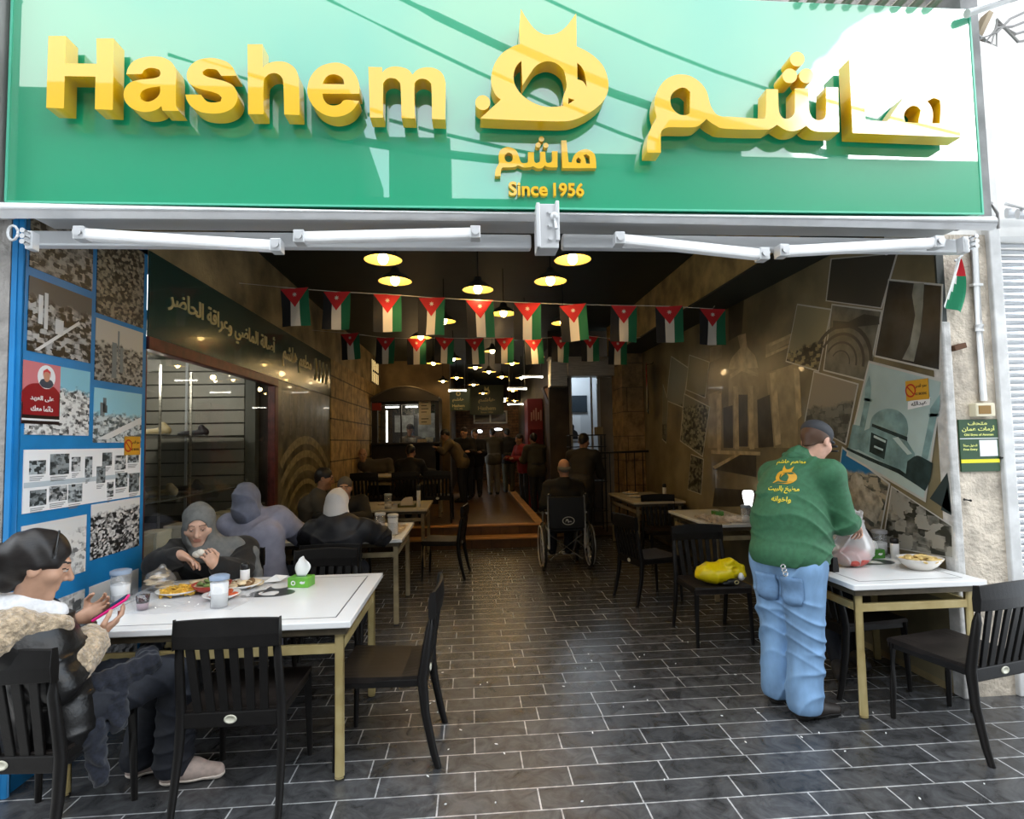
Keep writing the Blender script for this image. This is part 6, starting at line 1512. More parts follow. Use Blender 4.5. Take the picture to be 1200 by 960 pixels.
def sitter_black():
    head = V(*at_y(395, 592, 4.82)); J = joints((-1.10, 4.74, .52), 92, head=head, neck=V(-1.095, 4.80, .99), chest=V(-1.10, 4.76, .86), shL=V(-1.29, 4.79, .92), shR=V(-.90, 4.79, .92), elR=V(-.78, 4.99, .83), wrR=V(-.92, 5.20, .83), elL=V(-1.42, 4.99, .83), wrL=V(-1.25, 5.20, .83))
    M = headframe((.05, .9, -.42)); r = person('person in a black padded jacket and white head covering seen from behind', J)
    body(J, M, None, r, .010)
    top(J, r, .008, mat('black_padded', (.0095, .0098, .0125), .6, noise=(20, .2)), t=.030, fold=.010, name='jacket', hem=.10, freq=24, extra=[rc(J['neck'] + V(-.09, -.06, .0), .075, J['neck'] + V(.09, -.06, .0), .075, .04), rc(J['neck'] + V(0, -.10, -.04), .08, J['neck'] + V(0, -.10, -.12), .06, .05), rc(J['neck'] + V(0, -.01, .02), .09, J['neck'] + V(0, 0, .05), .08, .04), rc(J['shR'], .088, J['elR'], .080, .03), rc(J['shL'], .088, J['elL'], .080, .03)])
    hijab(J, M, r, .006, mat('white_head_cloth', (.60, .58, .56), .8), fold=.006)
    b = MB()
    for (x, z) in ((-.035, -.005), (-.03, -.10), (-.15, -.28)): b.ball(J['neck'] + V(x, -.155, z), .008, 8)
    wpart(b.build('snap_button', mat('button_white', (.75, .75, .75), .3)), r)
    trousers(J, r, .014, M_DENIMK); shoes(J, r, .012, mat('plain_black', (.01, .01, .01), .5))
sitter_black()

# --- the man in green
def man_green():
    head = V(*at_y(956, 518, 3.36)); f = 28
    J = joints((1.885, 3.30, .90), f, sit=False, head=head, neck=V(2.015, 3.36, 1.475), chest=V(1.965, 3.335, 1.26), shR=V(2.095, 3.17, 1.395), shL=V(1.935, 3.505, 1.375), elR=V(2.185, 3.185, 1.105), wrR=V(2.36, 3.36, 1.085), elL=V(2.16, 3.66, 1.14), wrL=V(2.40, 3.60, 1.08),
               hipR=V(1.93, 3.215, .87), hipL=V(1.845, 3.385, .87), knR=V(1.935, 3.225, .46), knL=V(1.865, 3.40, .46), anR=V(1.895, 3.20, .095), anL=V(1.855, 3.41, .095), toeR=V(2.065, 3.215, .035), toeL=V(2.02, 3.44, .035))
    J['f'] = V(.883, .469, 0); J['r'] = V(.469, -.883, 0)
    M = headframe((.85, .40, -.52)); r = person('stout man in green shirt, blue jeans and dark cap bending over the right table', J)
    body(J, M, None, r, .0055, skin=((.58, .33, .24), 'e'), brow='#3a2416', handargs={'R': dict(d=V(.6, .45, -.6), pn=V(.1, .4, -.9), curl=.8), 'L': dict(d=V(.6, -.1, -.6), pn=V(-.1, -.5, -.8), curl=.8)})
    MT = np.stack([J['r'], J['f'], V(0, 0, 1)], 1)
    m = mat('green_jersey', (.034, .128, .060), .75, noise=(40, .12)); 
    sdf_mesh('shirt', [el(V(1.925, 3.315, 1.10), (.225, .205, .27), MT, .05), el(V(1.955, 3.335, 1.28), (.205, .150, .19), MT, .05), el(V(1.90, 3.30, .93), (.228, .215, .16), MT, .05), el(V(2.0, 3.345, 1.02), (.17, .19, .19), MT, .05),
                         rc(J['shL'], .072, J['shR'], .072, .05), rc(J['shL'], .07, J['neck'] - V(.01, 0, .02), .066, .05), rc(J['shR'], .07, J['neck'] - V(.01, 0, .02), .066, .05), rc(J['neck'] - V(0, 0, .05), .072, J['neck'] + V(.01, 0, .02), .066, .03),
                         rc(J['shR'], .082, J['elR'], .068, .04), rc(J['elR'], .066, J['wrR'], .045, .02), rc(J['shL'], .08, J['elL'], .066, .04), rc(J['elL'], .064, J['wrL'], .045, .02)], .0065, m, r, fold=wrinkle(.011, 24, (.55, .35, 1.0), 1.0), zmin=.872)
    sdf_mesh('collar', [rc(J['neck'] + V(-.055, -.03, .025), .024, J['neck'] + V(.0, -.075, .012), .024, .02), rc(J['neck'] + V(-.055, -.03, .025), .024, J['neck'] + V(-.045, .045, .025), .024, .02), rc(J['neck'] + V(.0, -.075, .012), .024, J['neck'] + V(.07, -.05, -.02), .02, .02)], .006, m, r)
    mj = mat('blue_jeans', (.19, .33, .53), .85, noise=(7, .28), stretch=(1, 1, .45)) 
    trousers(J, r, .006, mj, t=.016, w=1.15, fold=.011, hemr=.082, waist=.045, name='jeans', freq=24, extra=[rc(J['hipR'] + V(0, 0, -.03), .122, J['knR'] + V(0, 0, .06), .094, .04), rc(J['hipL'] + V(0, 0, -.03), .122, J['knL'] + V(0, 0, .06), .094, .04), rc(J['knR'], .092, J['anR'], .092, .03), rc(J['knL'], .092, J['anL'], .092, .03)])

    # back pocket, keys
    shoes(J, r, .006, mat('dark_brown_shoe', (.030, .024, .021), .45), mat('black_sole', (.012, .011, .01), .6))
    hc = J['head']; L = lambda x, y, z: hc + M @ V(x, y, z)
    hairmesh(J, M, r, .006, mat('reddish_brown_hair', (.075, .035, .018), .6), kind='short')
    sdf_mesh('cap', [el(L(0, -.014, .062), (.088, .106, .068), M, .02), rc(L(-.045, .10, .045), .010, L(.045, .10, .045), .010, .03), rc(L(-.05, .13, .036), .008, L(.05, .13, .036), .008, .02), rc(L(-.04, .165, .022), .007, L(.04, .165, .022), .007, .02), cut(el(L(0, -.01, -.04), (.12, .14, .075), M, .012))], .0055, mat('dark_grey_cap', (.040, .042, .048), .7), r)
    # printed mark and words on the back
    def onback(u, v):  # u along the wearer's right, v up; follows the curved back
        a = u / .20
        d = -.150 * math.cos(a) - .02; side = .20 * math.sin(a)
        c = V(1.955, 3.335, 0); q = c + J['f'] * d + J['r'] * side; q[2] = v; return q
    mz = mat('shirt_print_yellow', (.75, .60, .03), .5)
    from mathutils.bvhtree import BVHTree
    sh_ = [c for c in kids(r) if c.name.startswith('shirt')][0]
    bv = BVHTree.FromPolygons([v.co for v in sh_.data.vertices], [tuple(p.vertices) for p in sh_.data.polygons])
    nb = Vector((-.80, -.60, .10)).normalized(); ub = Vector((.60, -.80, 0)).normalized(); cb = Vector((1.955, 3.30, 0))
    def proj(u, z):
        o_ = cb + ub * u + Vector((0, 0, z)) + nb * .6; h = bv.ray_cast(o_, -nb); return (h[0] + nb * .004) if h[0] else (cb + ub * u + Vector((0, 0, z)) + nb * .2)
    def drape(o):
        for v in o.data.vertices:
            q = Vector(v.co); v.co = proj((q - cb).dot(ub), q.z)
        o.data.update(); return wpart(o, r)
    u0 = -.005
    drape(text('back_words', ar('مطعم هاشم'), mz, cb + ub * u0 + Vector((0, 0, 1.462)), ub, (0, 0, 1), width=.17, height=.036, depth=0, bold=.02))
    drape(text('back_words', ar('مطبخ بالبيت'), mz, cb + ub * u0 + Vector((0, 0, 1.295)), ub, (0, 0, 1), width=.17, height=.045, depth=0, bold=.02))
    drape(text('back_words', ar('واخوانه'), mz, cb + ub * u0 + Vector((0, 0, 1.235)), ub, (0, 0, 1), width=.11, height=.04, depth=0, bold=.02))
    for k, (ch, a) in enumerate(zip('...', (0, 1, 2))): pass
    b = MB(); s_ = .00014; z0 = 1.385
    b.shape([[((p[0] - 560) * s_, -(p[1] - 450) * s_) for p in smooth(CAT)], [((p[0] - 560) * s_, -(p[1] - 450) * s_) for p in smooth(CATH)]], cb + ub * u0 + Vector((0, 0, z0)), ub, (0, 0, 1), 0)
    drape(b.build('back_emblem', mat('shirt_print_orange', (.62, .32, .02), .5)))
    jn = [c for c in kids(r) if c.name.startswith('jeans')][0]; bj = BVHTree.FromPolygons([v.co for v in jn.data.vertices], [tuple(p.vertices) for p in jn.data.polygons])
    b = MB(); n_ = 8
    for uc in (-.085, .075):
        g_ = []
        for i in range(n_ + 1):
            for j in range(n_ + 1):
                u = uc + (j / n_ - .5) * (.135 - .02 * (i / n_ > .8)); z = .80 - .15 * i / n_ - (.015 * (1 - abs(j / n_ - .5) * 2) if i == n_ else 0)
                o_ = Vector((1.885, 3.30, z)) + ub * u + nb * .5; h = bj.ray_cast(o_, -nb); g_.append(((h[0] if h[0] else o_ - nb * .36) + nb * .006))
        b.add(g_, [(i * (n_ + 1) + j, i * (n_ + 1) + j + 1, (i + 1) * (n_ + 1) + j + 1, (i + 1) * (n_ + 1) + j) for i in range(n_) for j in range(n_)], True)
    o_ = wpart(b.build('back_pocket', mat('blue_jeans_pocket', (.165, .29, .48), .85, noise=(9, .3))), r); sd = o_.modifiers.new('s', 'SOLIDIFY'); sd.thickness = .004
    b = MB(); q = at_y(917, 664, 3.09)
    for i in range(3): b.tube([q + V(.012 * math.cos(a) + .006 * i, -.006, .013 * math.sin(a) - .02 * i) for a in np.linspace(0, 6.28, 11)[:-1]], .004, 6, closed=True)
    wpart(b.build('key_ring', mat('key_steel', (.7, .7, .7), .25, metal=.9)), r)
man_green()

# --- man in the wheelchair, from behind
def man_wheel():
    head = V(1.20, 7.24, 1.265); J = joints((1.20, 7.26, .58), 88, head=head, neck=V(1.20, 7.22, 1.10), chest=V(1.20, 7.26, .92), anR=V(1.31, 7.70, .16), anL=V(1.09, 7.70, .16), toeR=V(1.31, 7.85, .12), toeL=V(1.09, 7.85, .12), elR=V(1.46, 7.24, .80), elL=V(.94, 7.24, .80))
    M = headframe((.03, .98, -.15)); r = person('bald man with grey fringe sitting in the wheelchair with his back to the street', J)
    body(J, M, None, r, .010, skin=SKIN_B); top(J, r, .011, mat('black_coat', (.007, .007, .008), .8), t=.026, name='coat', hem=.0)
    trousers(J, r, .014, M_DENIMK); shoes(J, r, .012, mat('plain_black', (.01, .01, .01), .5)); hairmesh(J, M, r, .008, mat('grey_fringe_hair', (.16, .14, .11), .7), kind='bald')
    w = empty('wheelchair', (1.19, 7.12, 0)); tag(w, 'folding wheelchair with chrome cross braces seen from behind in the walkway', 'wheelchair')
    chrome = mat('chrome', (.72, .72, .72), .28, metal=.6); tyre = mat('black_tyre', (.015, .015, .015), .6); cloth = mat('black_vinyl', (.010, .010, .011), .4)
    for s in (-1, 1):
        x = s * .29
        b = MB(); b.tube([(x, .05 + .28 * math.cos(a), .30 + .28 * math.sin(a)) for a in np.linspace(0, 2 * math.pi, 33)[:-1]], .018, 8, closed=True); wh = b.build('wheel', tyre, w)
        b = MB(); b.tube([(x, .05 + .255 * math.cos(a), .30 + .255 * math.sin(a)) for a in np.linspace(0, 2 * math.pi, 33)[:-1]], .009, 6, closed=True)
        for k in range(16): a = k * math.pi / 8; b.tube([(x, .05, .30), (x, .05 + .25 * math.cos(a), .30 + .25 * math.sin(a))], .003, 5)
        b.tube([(x - .03, .05, .3), (x + .03, .05, .3)], .022, 10); b.build('rim', chrome, wh)
        b = MB(); b.tube([(x + s * .035, .05 + .25 * math.cos(a), .30 + .25 * math.sin(a)) for a in np.linspace(0, 2 * math.pi, 33)[:-1]], .008, 6, closed=True); b.build('push_rim', chrome, wh)
        b = MB(); b.tube([(s * .22, .48, .085 + .075 * math.cos(0)), (s * .22, .48, .10)], .01, 6); b.tube([(s * .22, .48 + .075 * math.cos(a), .085 + .075 * math.sin(a)) for a in np.linspace(0, 2 * math.pi, 17)[:-1]], .014, 6, closed=True); b.build('caster', tyre, w)
        b = MB(); b.tube([(s * .23, -.06, .28), (s * .23, -.06, .93), (s * .23, -.10, .955), (s * .23, -.20, .955)], .013, 8); b.tube([(s * .23, -.06, .50), (s * .23, .42, .50), (s * .22, .50, .30), (s * .20, .62, .12)], .013, 8); b.tube([(s * .25, -.06, .72), (s * .25, .30, .72), (s * .25, .36, .52)], .012, 8); b.tube([(s * .23, -.06, .28), (s * .23, .45, .28)], .012, 8); b.build('frame', chrome, w)
        b = MB(); b.tube([(s * .23, -.12, .955), (s * .23, -.23, .955)], .019, 8); b.build('grip', tyre, w)
        b = MB(); b.b2((s * .25 - .025, .02, .725), (s * .25 + .025, .30, .75)); b.build('armrest', cloth, w, bevel=.008)
        b = MB(); b.b2((s * .12 - .075, .56, .08), (s * .12 + .075, .70, .095)); b.build('footrest', chrome, w)
    b = MB(); b.tube([(-.21, .02, .12), (.21, .02, .44)], .011, 8); b.tube([(.21, .05, .12), (-.21, .05, .44)], .011, 8); b.build('cross_brace', chrome, w)
    b = MB(); b.b2((-.225, -.075, .52), (.225, -.045, .92)); b.build('back_cloth', cloth, w, bevel=.012); b = MB(); b.b2((-.22, -.05, .485), (.22, .42, .515)); b.build('seat_cloth', cloth, w, bevel=.01)
    b = MB(); b.shape([circ((0, 0), .078, 28, .052), circ((0, 0), .068, 28, .043)], (0.02, -.078, .62), (1, 0, 0), (0, 0, 1), .002)
    b.shape([smooth([(-.04, -.02), (-.03, .02), (-.005, .022), (.005, -.008), (.03, .0), (.045, -.02), (.02, -.014), (-.004, -.026), (-.014, .006), (-.024, .0)])], (0.02, -.078, .62), (1, 0, 0), (0, 0, 1), .002); b.build('oval_emblem', mat('emblem_silver', (.55, .55, .52), .3), w)
man_wheel()

# --- diners and staff in the dim part
M_OLIVE = mat('olive_jacket', (.045, .040, .028), .8); M_KHAKI = mat('khaki_jacket', (.125, .092, .050), .8, noise=(9, .2)); M_DARKJ = mat('near_black_jacket', (.010, .009, .009), .75); M_GREYJ = mat('grey_brown_jacket', (.060, .052, .040), .8)
def simple(label, J, face, top_m, leg_m=None, hair='short', hair_m=None, skin=SKIN_B, vox=.013, sk=1.0, hood=None, shoe_m=None, brow='#1c130e', w=1.0, handargs=None):
    M = headframe(face); r = person(label, J)
    body(J, M, None, r, min(vox, .010), skin=skin, brow=brow, handargs=handargs); top(J, r, vox, top_m, t=.024, fold=.004, name='jacket', hem=.05, w=w)
    trousers(J, r, vox, leg_m or M_DENIMK); shoes(J, r, vox * .8, shoe_m or mat('plain_black', (.01, .01, .01), .5))
    if hair: hairmesh(J, M, r, .008, hair_m or M_HAIRK, kind=hair)
    return r, J, M
hd = V(*at_y(404, 572, 6.50)); simple('grey haired man in a dark jacket facing the street across the second table', joints((-1.45, 6.72, .52), -88, head=hd, neck=hd + V(0, .07, -.165), chest=V(-1.45, 6.66, .84), elR=V(-1.70, 6.48, .80), elL=V(-1.18, 6.48, .80), wrR=V(-1.55, 6.25, .83), wrL=V(-1.30, 6.25, .83)), (.10, -.95, -.10), M_DARKJ, hair_m=mat('grey_hair', (.10, .09, .08), .6), skin=SKIN_A)
hd = V(*at_y(380, 561, 6.62)); simple('dark haired man in a grey brown jacket in profile beside the left mural', joints((-1.83, 6.70, .54), 10, head=hd, neck=hd + V(-.06, 0, -.16), chest=V(-1.84, 6.68, .92)), (.93, .10, -.2), M_GREYJ, skin=SKIN_C)
hd = V(*at_y(425, 533, 11.05)); simple('bald man in a dark jacket sitting behind the platform table', joints((-1.80, 11.3, .82), -80, floor=.29, head=hd, neck=hd + V(0, .06, -.17), chest=V(-1.80, 11.22, 1.13)), (.2, -.95, -.15), M_GREYJ, hair=None, skin=SKIN_A)
simple('diner in black with back to the street at the platform table', joints((-1.1, 9.85, .82), 80, floor=.29, lean=.16, elR=V(-.82, 10.1, 1.12), wrR=V(-.66, 10.3, 1.10)), (.25, .9, -.4), M_DARKJ, skin=SKIN_C)
sx, sy_ = -1.38, 12.98
simple('vendor in a dark khaki top working inside the lit kiosk', joints((sx, sy_ - .05, 1.25), -60, sit=False, floor=.29, head=V(sx + .03, sy_ - .15, 1.94), neck=V(sx, sy_ - .08, 1.76), chest=V(sx, sy_ - .06, 1.58)), (.5, -.7, -.5), M_KHAKI, skin=SKIN_C)
simple('man in a khaki jacket leaning towards the kiosk counter', joints((-.18, 12.7, 1.20), 168, sit=False, floor=.29, head=V(-.56, 12.60, 1.80), neck=V(-.47, 12.62, 1.66), chest=V(-.36, 12.65, 1.50), shR=V(-.45, 12.82, 1.60), shL=V(-.45, 12.44, 1.60), elR=V(-.62, 12.82, 1.42), elL=V(-.60, 12.42, 1.42), wrR=V(-.72, 12.62, 1.46), wrL=V(-.70, 12.32, 1.50)), (-.9, .1, -.5), M_KHAKI, skin=SKIN_C)
simple('dark haired man in black standing behind the khaki jacket at the kiosk', joints((-.12, 13.3, 1.20), -100, sit=False, floor=.29), (-.4, -.8, -.25), M_DARKJ, skin=SKIN_A)
simple('man in black with a pale face just past the kiosk queue', joints((.12, 13.9, 1.17), -95, sit=False, floor=.29), (-.2, -.9, -.1), M_DARKJ, skin=SKIN_A)
simple('standing man in a dark top and pale grey trousers in the middle of the corridor', joints((.58, 14.4, 1.20), 95, sit=False, floor=.29), (.0, .95, -.1), M_OLIVE, mat('pale_grey_trousers', (.13, .12, .105), .8), skin=SKIN_C)
simple('standing person in dark clothes right of the pale trousers in the corridor', joints((1.0, 14.9, 1.20), 100, sit=False, floor=.29), (-.2, .95, -.1), M_DARKJ, mat('olive_trousers', (.05, .048, .03), .8), skin=SKIN_C)
simple('person in a red top by the red drinks cabinet', joints((1.28, 13.3, 1.02), -150, sit=False, floor=.05), (-.8, -.4, -.1), mat('red_top', (.22, .012, .014), .8), skin=SKIN_C)
simple('man in a dark olive jacket standing in the walkway before the red top', joints((1.42, 12.1, 1.02), 110, sit=False, floor=.05), (-.3, .9, -.05), M_OLIVE, skin=SKIN_C, shoe_m=mat('pale_trainers', (.35, .35, .35), .6))
simple('dark figure standing just behind the wheelchair at the railing', joints((1.62, 8.35, .95), 60, sit=False, lean=.14, elR=V(1.98, 8.5, 1.10)), (.5, .8, -.35), M_DARKJ, skin=SKIN_C)
hd = V(*at_y(975, 548, 3.86))
r_, J_, M_ = simple('person in black sitting behind the right table, mostly hidden by the man in green', joints((2.68, 4.40, .52), -100, head=V(2.63, 4.10, 1.17), neck=V(2.68, 4.20, 1.02), chest=V(2.68, 4.30, .86), elR=V(2.44, 4.16, .82), elL=V(2.90, 4.06, .86), wrL=V(2.80, 3.88, .84), wrR=V(2.56, 4.0, .82), anR=V(2.50, 3.78, .095), toeR=V(2.42, 3.66, .035)), (-.3, -.9, -.4), M_DARKJ, vox=.009, skin=SKIN_A, shoe_m=mat('dark_trainers', (.04, .04, .045), .6))
# ------------------------------------------------------------------ table ware
M_CLEAR = glassmat('clear_plastic', (.96, .965, .97), .05, .05, body=.12, bodycol=(.88, .88, .88))
M_SALT = mat('white_salt', (.82, .82, .82), .8)
M_LIDB = mat('blue_grey_lid', (.26, .33, .44), .35)
M_LIDK = mat('black_lid', (.012, .012, .012), .35)
M_TIS = mat('white_tissue', (.85, .85, .84), .9)
ZT = .77
def canister(x, y, label, h=.155, r=.046, fill=.6, lid=M_LIDB, tilt=0.0, z=ZT, cm=None, body_=None):
    o = empty('salt_canister', (x, y, z)); tag(o, label, 'canister', 'plastic canisters on the tables')
    b = MB(); b.lathe([(.0, .001), (r * .92, .001), (r, h - .012), (r * .94, h - .012), (r * .86, .006), (0, .006)], seg=20, cap=False); b.build('jar', M_CLEAR, o)
    b = MB(); b.lathe([(0, .007), (r * .84, .007), (r * .86 + .004, h * fill), (0, h * fill + .015)], seg=20, cap=False); b.build('contents', cm or M_SALT, o)
    b = MB(); b.lathe([(r + .002, h - .018), (r + .003, h), (r * .8, h + .006), (0, h + .006)], seg=20, cap=False); b.build('lid', lid, o)
    return o
canister(-1.965, 3.36, 'large clear canister of salt with blue grey lid nearest the blue board', h=.17, r=.050, fill=.55)
canister(-1.345, 3.16, 'clear canister full of white salt with blue lid nearest the street', h=.165, r=.047, fill=.8)
def shaker(x, y, label, z=ZT, h=.13):
    o = empty('salt_shaker', (x, y, z)); tag(o, label, 'shaker', 'white shakers with black tops')
    b = MB(); b.lathe([(0, 0), (.026, 0), (.027, h * .72), (.024, h * .76), (0, h * .76)], seg=18, cap=False); b.build('bottle', M_SALT, o)
    b = MB(); b.lathe([(.025, h * .74), (.027, h * .77), (.027, h * .93), (.020, h), (0, h)], seg=18, cap=False); b.build('cap', M_LIDK, o)
shaker(-1.375, 3.58, 'white shaker with a black cap behind the salt canister on the front table', h=.145)
M_TGREEN = mat('green_carton', (.14, .42, .05), .4, noise=(9, .2)); M_TG2 = mat('dark_green_mark', (.02, .12, .03), .4)
def tissue(x, y, rz, label, z=ZT, L=.13, tuft=.10, m=None, w=.095, h=.060, flat=False):
    o = empty('tissue_box', (x, y, z), R_(rz)); tag(o, label, 'tissue box', 'green tissue boxes')
    b = MB(); b.box((0, 0, h / 2), (L, w, h)); b.build('carton', m or M_TGREEN, o, bevel=.004)
    b = MB(); b.shape([circ((0, 0), L * .28, 20, w * .2)], (0, 0, h + .0006), (1, 0, 0), (0, 1, 0), 0); b.build('slot', M_TG2, o)
    b = MB(); b.shape([circ((-L * .22, -.002), h * .24, 16), circ((-L * .22, -.002), h * .13, 16)], (0, -w / 2 - .0006, h / 2), (1, 0, 0), (0, 0, 1), 0)
    b.shape([smooth([(.01, .0), (.02, .008), (.035, .006), (.045, .01), (.043, -.004), (.025, -.008)])], (0, -w / 2 - .0006, h / 2), (1, 0, 0), (0, 0, 1), 0); b.build('pale_mark', M_PAPER, o)
    b = MB(); n = 9; ms = 7; vs = []; fs = []
    for i in range(n + 1):
        v = i / n
        for j in range(ms + 1):
            u = j / ms - .5
            wd = (.03 + .055 * math.sin(math.pi * min(1, v * .85 + .08))) if not flat else (.06 + .03 * v)
            zz = h + v * tuft * (1 - .9 * u * u * v) if not flat else h + .012 + .045 * v - .02 * abs(u) 
            vs.append((u * wd * 1.2 + .012 * v * math.sin(3 * v), (.012 * math.sin(u * 9 + v * 2) * v + .012 * v) if not flat else (-.02 + .05 * v + .01 * math.sin(u * 7)), zz - (0 if i else .004)))
    for i in range(n):
        for j in range(ms): a = i * (ms + 1) + j; fs.append((a, a + 1, a + ms + 2, a + ms + 1))
    b.add(vs, fs, True); t = b.build('tissue', M_TIS, o); sm = t.modifiers.new('s', 'SOLIDIFY'); sm.thickness = .0015
tissue(-1.035, 3.56, -10, 'bright green tissue box with a tall white tissue on the front left table', tuft=.115)
tissue(2.775, 3.78, 3, 'dark green tissue box with a folded white tissue on the right table', flat=True, m=mat('dark_green_carton', (.055, .20, .03), .4, noise=(9, .2)))
M_PLASTIC = glassmat('thin_plastic_sheet', (.97, .97, .98), .10, .08, body=.16, bodycol=(.9, .9, .92))
o = None
def crumple(name, cx, cy, w, d, z, amp, label, cat, m, seed=0, n=40):
    b = MB(); vs = []; fs = []; rnd = random.Random(seed); ph = [rnd.uniform(0, 6.28) for _ in range(12)]
    for i in range(n + 1):
        for j in range(n + 1):
            u, v = i / n - .5, j / n - .5
            hgt = sum(math.sin((6 + 5 * k) * (u * math.cos(ph[k]) + v * math.sin(ph[k])) * 2 + ph[k + 3]) / (1 + .5 * k) for k in range(7))
            e = min(1, 8 * (.5 - abs(u)), 8 * (.5 - abs(v))) if True else 1
            r_ = 1 + .06 * math.sin(9 * u + ph[0]) + .05 * math.sin(11 * v + ph[1])
            vs.append((cx + u * w * r_, cy + v * d * r_, z + .0015 + amp * abs(hgt) * (.35 + .65 * e)))
    for i in range(n):
        for j in range(n): a = i * (n + 1) + j; fs.append((a, a + n + 1, a + n + 2, a + 1))
    b.add(vs, fs, True); o = b.build(name, m, loc=(cx, cy, z)); tag(o, label, cat); return o
crumple('plastic_table_sheet', -1.62, 3.38, .78, .62, ZT, .006, 'crumpled clear plastic sheet spread under the food on the front table', 'plastic sheet', M_PLASTIC, 3)
# glass of dark tea in a clear cup
o = empty('tea_cup', (-1.735, 3.16, ZT)); tag(o, 'small clear plastic cup of dark tea in front of the chips', 'cup')
b = MB(); b.lathe([(0, .001), (.026, .001), (.036, .088), (.034, .088), (.0245, .005), (0, .005)], seg=20, cap=False); b.build('cup', glassmat('cup_plastic', (.95, .95, .96), .06, .04, body=.04), o)
b = MB(); b.lathe([(0, .040), (.0285, .040), (.0335, .078), (0, .078)], seg=20, cap=False); b.build('tea', mat('dark_tea', (.035, .008, .012), .1), o)
b = MB(); b.lathe([(0, .006), (.0245, .006), (.0280, .039), (0, .039)], seg=20, cap=False); b.build('cup_reflection', mat('pinkish_reflection_plastic', (.42, .30, .33), .3), o)  # pinkish reflection in the lower cup, painted as a solid fill
# plates and bowls of food
M_PLATE = mat('white_plate', (.80, .79, .77), .25)
def plate(x, y, rad, label, z=ZT + .006):
    o = empty('food_plate', (x, y, z)); tag(o, label, 'plate'); b = MB(); b.lathe([(0, .001), (rad * .6, .001), (rad, .022), (rad * .985, .026), (rad * .6, .006), (0, .006)], seg=28, cap=False); b.build('plate', M_PLATE, o); return o
def pile(o, n, rad, z, m, kind, rs, nm='food'):
    b = MB(); rnd = random.Random(rs)
    for i in range(n):
        a = rnd.uniform(0, 6.28); r_ = rad * math.sqrt(rnd.random()); zz = z + .035 * (1 - r_ / rad) * rnd.random() + .006; c = (r_ * math.cos(a), r_ * math.sin(a), zz)
        t = rnd.uniform(0, 3.14); M3 = Matrix.Rotation(t, 3, 'Z') @ Matrix.Rotation(rnd.uniform(-.5, .5), 3, 'X')
        if kind == 'fry': b.box(c, (.011, .06, .011), M=M3)
        elif kind == 'bread': b.ball(c, (.045, .032, .008), 10, M=M3)
        elif kind == 'ball': b.ball(c, .02, 8)
        elif kind == 'slice': b.ball(c, (.028, .02, .010), 8, M=M3)
    return b.build(nm, m, o)
M_FRY = mat('golden_fries', (.70, .42, .06), .6, noise=(20, .3)); M_BREAD = mat('flat_bread', (.66, .53, .34), .85, noise=(14, .3), bump=(40, .3)); M_TOM = mat('tomato_red', (.50, .09, .03), .4, noise=(20, .4)); M_LEAF = mat('salad_green', (.14, .20, .05), .6, noise=(20, .4)); M_FAL = mat('falafel_brown', (.20, .11, .045), .8, noise=(25, .4))
p = plate(-1.70, 3.47, .125, 'white plate heaped with golden chips beside the cup of tea'); pile(p, 70, .10, .008, M_FRY, 'fry', 2, 'chips')
o = empty('food_bowl', (-1.52, 3.47, ZT + .006)); tag(o, 'red bowl of dip with bread and salad in the middle of the front table', 'bowl')
b = MB(); b.lathe([(0, .001), (.05, .001), (.085, .022), (.108, .052), (.104, .052), (.08, .026), (0, .010)], seg=28, cap=False); b.build('bowl', mat('red_bowl', (.36, .04, .025), .3), o)
b = MB(); b.lathe([(0, .042), (.095, .042)], seg=24, cap=False); b.build('dip', mat('hummus', (.60, .47, .28), .7, noise=(16, .2)), o); pile(o, 12, .085, .038, M_BREAD, 'bread', 4, 'bread'); pile(o, 14, .07, .046, M_LEAF, 'slice', 5, 'salad')
p = plate(-1.385, 3.56, .115, 'plate of flat bread and falafel beyond the red bowl'); pile(p, 12, .085, .010, M_BREAD, 'bread', 8, 'bread'); pile(p, 12, .08, .012, M_FAL, 'ball', 9, 'falafel')
p = plate(-1.405, 3.33, .10, 'small white plate of tomato and onion beside the salt canister'); pile(p, 22, .07, .010, M_TOM, 'slice', 11, 'tomato'); pile(p, 5, .06, .018, M_PAPER, 'slice', 12, 'onion')
b = MB(); rnd = random.Random(3)
for i in range(9): b.ball((-1.60 + .11 * rnd.uniform(-1, 1), 3.62 + .03 * rnd.uniform(-1, 1), ZT + .02 + .02 * rnd.random()), (.06, .045, .010), 10, M=Matrix.Rotation(rnd.uniform(-.4, .4), 3, 'X'))
tag(b.build('bread_heap', M_BREAD, loc=(-1.6, 3.62, ZT)), 'heap of torn flat bread behind the plates on the front table', 'bread')
M_BAGC = glassmat('cloudy_bag_plastic', (.95, .95, .95), .10, .12, body=.12, bodycol=(.85, .83, .80))
o = empty('bread_bag', (-1.86, 3.56, ZT)); tag(o, 'clear plastic bag of bread standing between the big canister and the chips', 'bag')
q = sdf_mesh('bag', [el(V(-1.86, 3.56, ZT + .065), (.085, .07, .064), I3, .03), rc(V(-1.86, 3.56, ZT + .1), .03, V(-1.85, 3.57, ZT + .14), .02, .02)], .006, M_BAGC, o, fold=wrinkle(.008, 50), zmin=ZT + .001)
b = MB(); 
for i in range(6): b.ball((-1.86 + .03 * math.cos(i), 3.56 + .03 * math.sin(i * 2), ZT + .03 + .012 * i), (.055, .05, .010), 12)
wpart(b.build('bread', M_BREAD), o)
